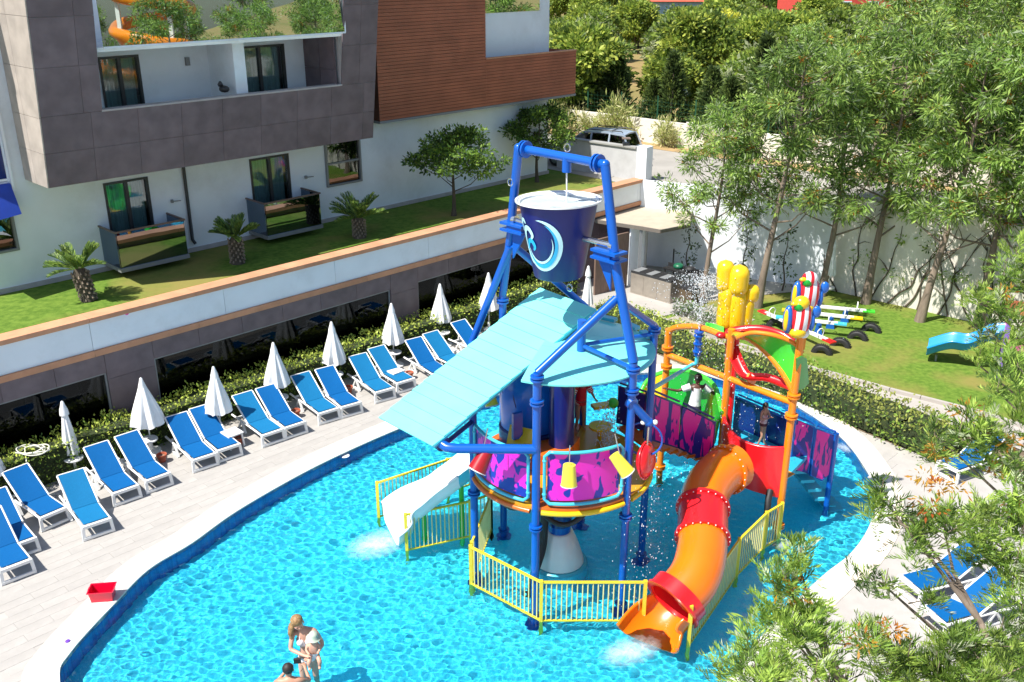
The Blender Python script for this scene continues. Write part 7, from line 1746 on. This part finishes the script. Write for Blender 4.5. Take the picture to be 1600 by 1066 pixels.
near_tree((9.8,13.5), 9.2, [(1555,545,13),(1592,500,13),(1565,470,13.2),(1525,452,13.4),(1598,430,13.4),(1540,500,13.2),(1590,385,13.6),(1530,560,13.0),(1600,600,12.8),(1570,420,13.5)], 'feathery tree top behind, reaching in front of the toddler playhouse', 8, ((1570,455,13.2),))
# ================================================================== SPRAYS AND FOAM
M_drop = bpy.data.materials.new('spray_water'); M_drop.use_nodes = True; b_ = M_drop.node_tree.nodes['Principled BSDF']; b_.inputs['Base Color'].default_value = (.92,.96,1,1); b_.inputs['Roughness'].default_value = .15; b_.inputs['Transmission Weight'].default_value = .35; b_.inputs['IOR'].default_value = 1.33
def drops(name, pts, rad, lab):
    r = random.Random(len(pts)); V, F_ = [], []
    for p in pts:
        s = rad*r.uniform(.4,1.3); o = len(V); V += [(p[0]+s,p[1],p[2]),(p[0]-s,p[1],p[2]),(p[0],p[1]+s,p[2]),(p[0],p[1]-s,p[2]),(p[0],p[1],p[2]+s*1.8),(p[0],p[1],p[2]-s*1.8)]
        F_ += [(o+a,o+b,o+c) for a,b,c in ((0,2,4),(2,1,4),(1,3,4),(3,0,4),(2,0,5),(1,2,5),(3,1,5),(0,3,5))]
    me = bpy.data.meshes.new(name); me.from_pydata(V, [], F_); me.materials.append(M_drop); me.polygons.foreach_set('use_smooth', [True]*len(F_)); o = bpy.data.objects.new(name, me); COL.objects.link(o); o['kind'] = 'stuff'; o['label'] = lab; return o
r = random.Random(8); pts = []
for k in range(1500):
    f = r.random(); a = r.uniform(0,2*PI); v = r.uniform(.12,.75); t_ = f*1.25; h = 4.6*t_*.62-4.9*t_*t_*.42; rr = v*t_*1.5; 
    if r.random() < .35: rr *= .5
    pts.append((NOZ[0]+math.cos(a)*rr+r.gauss(0,.01), NOZ[1]+math.sin(a)*rr, NOZ[2]+h*1.35+r.gauss(0,.02)))
drops('fountain_spray', pts, .0095, 'white water spray bursting from the blue nozzle')
pts = [(NOZ[0]+r.gauss(0,.8), NOZ[1]+r.gauss(0,.8), r.uniform(0,4.2)) for _ in range(400)]+[(he[0]+r.gauss(0,.35), he[1]+r.gauss(0,.35), r.uniform(-.1,3.4)) for _ in range(330)]+[(5+r.gauss(0,.7), 20.2+r.gauss(0,.6), r.uniform(1.5,4.6)) for _ in range(300)]
drops('falling_drops', pts, .011, 'scattered water drops falling between the play towers')
c_ = at(951,640,PZ+.9); pts = [(c_[0]+r.gauss(0,.10)+.08*math.sin(i), c_[1]+r.gauss(0,.07), PZ+1.05-(1.15*r.random()**.8)) for i in range(420)]
drops('platform_jet', pts, .014, 'falling white jet of water on the amber platform')
mid_ = mid-Vector((0,0,.28)); MB_ = MB().tube([tuple(mid_), tuple(mid_+Vector((.01,.0,-.35))), tuple(mid_+Vector((0,.01,-.75)))], [.018,.014,.02], 6); tag(MB_.build('water_stream', M_drop, None, 60), 'thin stream of water running from the crossbar into the big bucket', kind='stuff')
def foam(px_, py_, rx, ry, rot, lab, dens=1.0, seed=1):
    a = at(px_, py_, WATER); n = 30; gx_ = np.linspace(-1,1,n); X_, Y_ = np.meshgrid(gx_, gx_); ca, sa_ = math.cos(rot), math.sin(rot); wx_ = a[0]+X_*rx*ca-Y_*ry*sa_; wy_ = a[1]+X_*rx*sa_+Y_*ry*ca; Z_ = water_height(wx_, wy_)+WATER+.012
    me = bpy.data.meshes.new('foam'); me.from_pydata(np.stack([X_.ravel()*rx, Y_.ravel()*ry, Z_.ravel()-WATER],1).tolist(), [], [(i*n+j,i*n+j+1,(i+1)*n+j+1,(i+1)*n+j) for i in range(n-1) for j in range(n-1)])
    m = bpy.data.materials.new('foam_white'); m.use_nodes = True; nt = m.node_tree; N = nt.nodes; b = N['Principled BSDF']; b.inputs['Base Color'].default_value = (.85,.93,.95,1); b.inputs['Roughness'].default_value = .6
    tc = N.new('ShaderNodeTexCoord'); mp = N.new('ShaderNodeMapping'); mp.inputs['Scale'].default_value = (1/rx,1/ry,0); gr = N.new('ShaderNodeTexGradient'); gr.gradient_type = 'SPHERICAL'; nz = N.new('ShaderNodeTexNoise'); nz.inputs['Scale'].default_value = 5.5; nz.inputs['Detail'].default_value = 9; nz.inputs['Roughness'].default_value = .72; nz.inputs['Distortion'].default_value = .7
    mu = N.new('ShaderNodeMath'); mu.operation = 'MULTIPLY'; mr = N.new('ShaderNodeMapRange'); mr.inputs['From Min'].default_value = .20/dens; mr.inputs['From Max'].default_value = .75/dens; mr.inputs['To Max'].default_value = .5
    _link(nt, tc.outputs['Object'], mp.inputs[0]); _link(nt, mp.outputs[0], gr.inputs[0]); _link(nt, tc.outputs['Object'], nz.inputs['Vector']); _link(nt, gr.outputs[1], mu.inputs[0]); _link(nt, nz.outputs[0], mu.inputs[1]); _link(nt, mu.outputs[0], mr.inputs[0]); _link(nt, mr.outputs[0], b.inputs['Alpha'])
    me.materials.append(m); me.polygons.foreach_set('use_smooth', [True]*len(me.polygons)); o = bpy.data.objects.new('foam', me); COL.objects.link(o); o.location = (a[0],a[1],WATER); o.rotation_euler.z = rot; o['kind'] = 'stuff'; o['label'] = lab
foam(985,1018,1.0,.6,.5,'white foam where the orange tube slide empties',1.4)
foam(590,850,1.1,.8,.6,'white foam at the foot of the white slide',1.5)
foam(775,800,.9,1.2,.2,'churned foam under the tower platform at left',1.1)
foam(1325,700,.6,.5,0,'small foam patch beside the play stair',1.3); foam(1222,852,.6,.35,0,'foam at the foot of the orange post',1.2)
foam(1000,850,.9,1.0,0,'thin foam below the red wheel',.95); foam(1270,740,.5,.5,0,'thin foam in the tower shade right of the tube slide',.9)
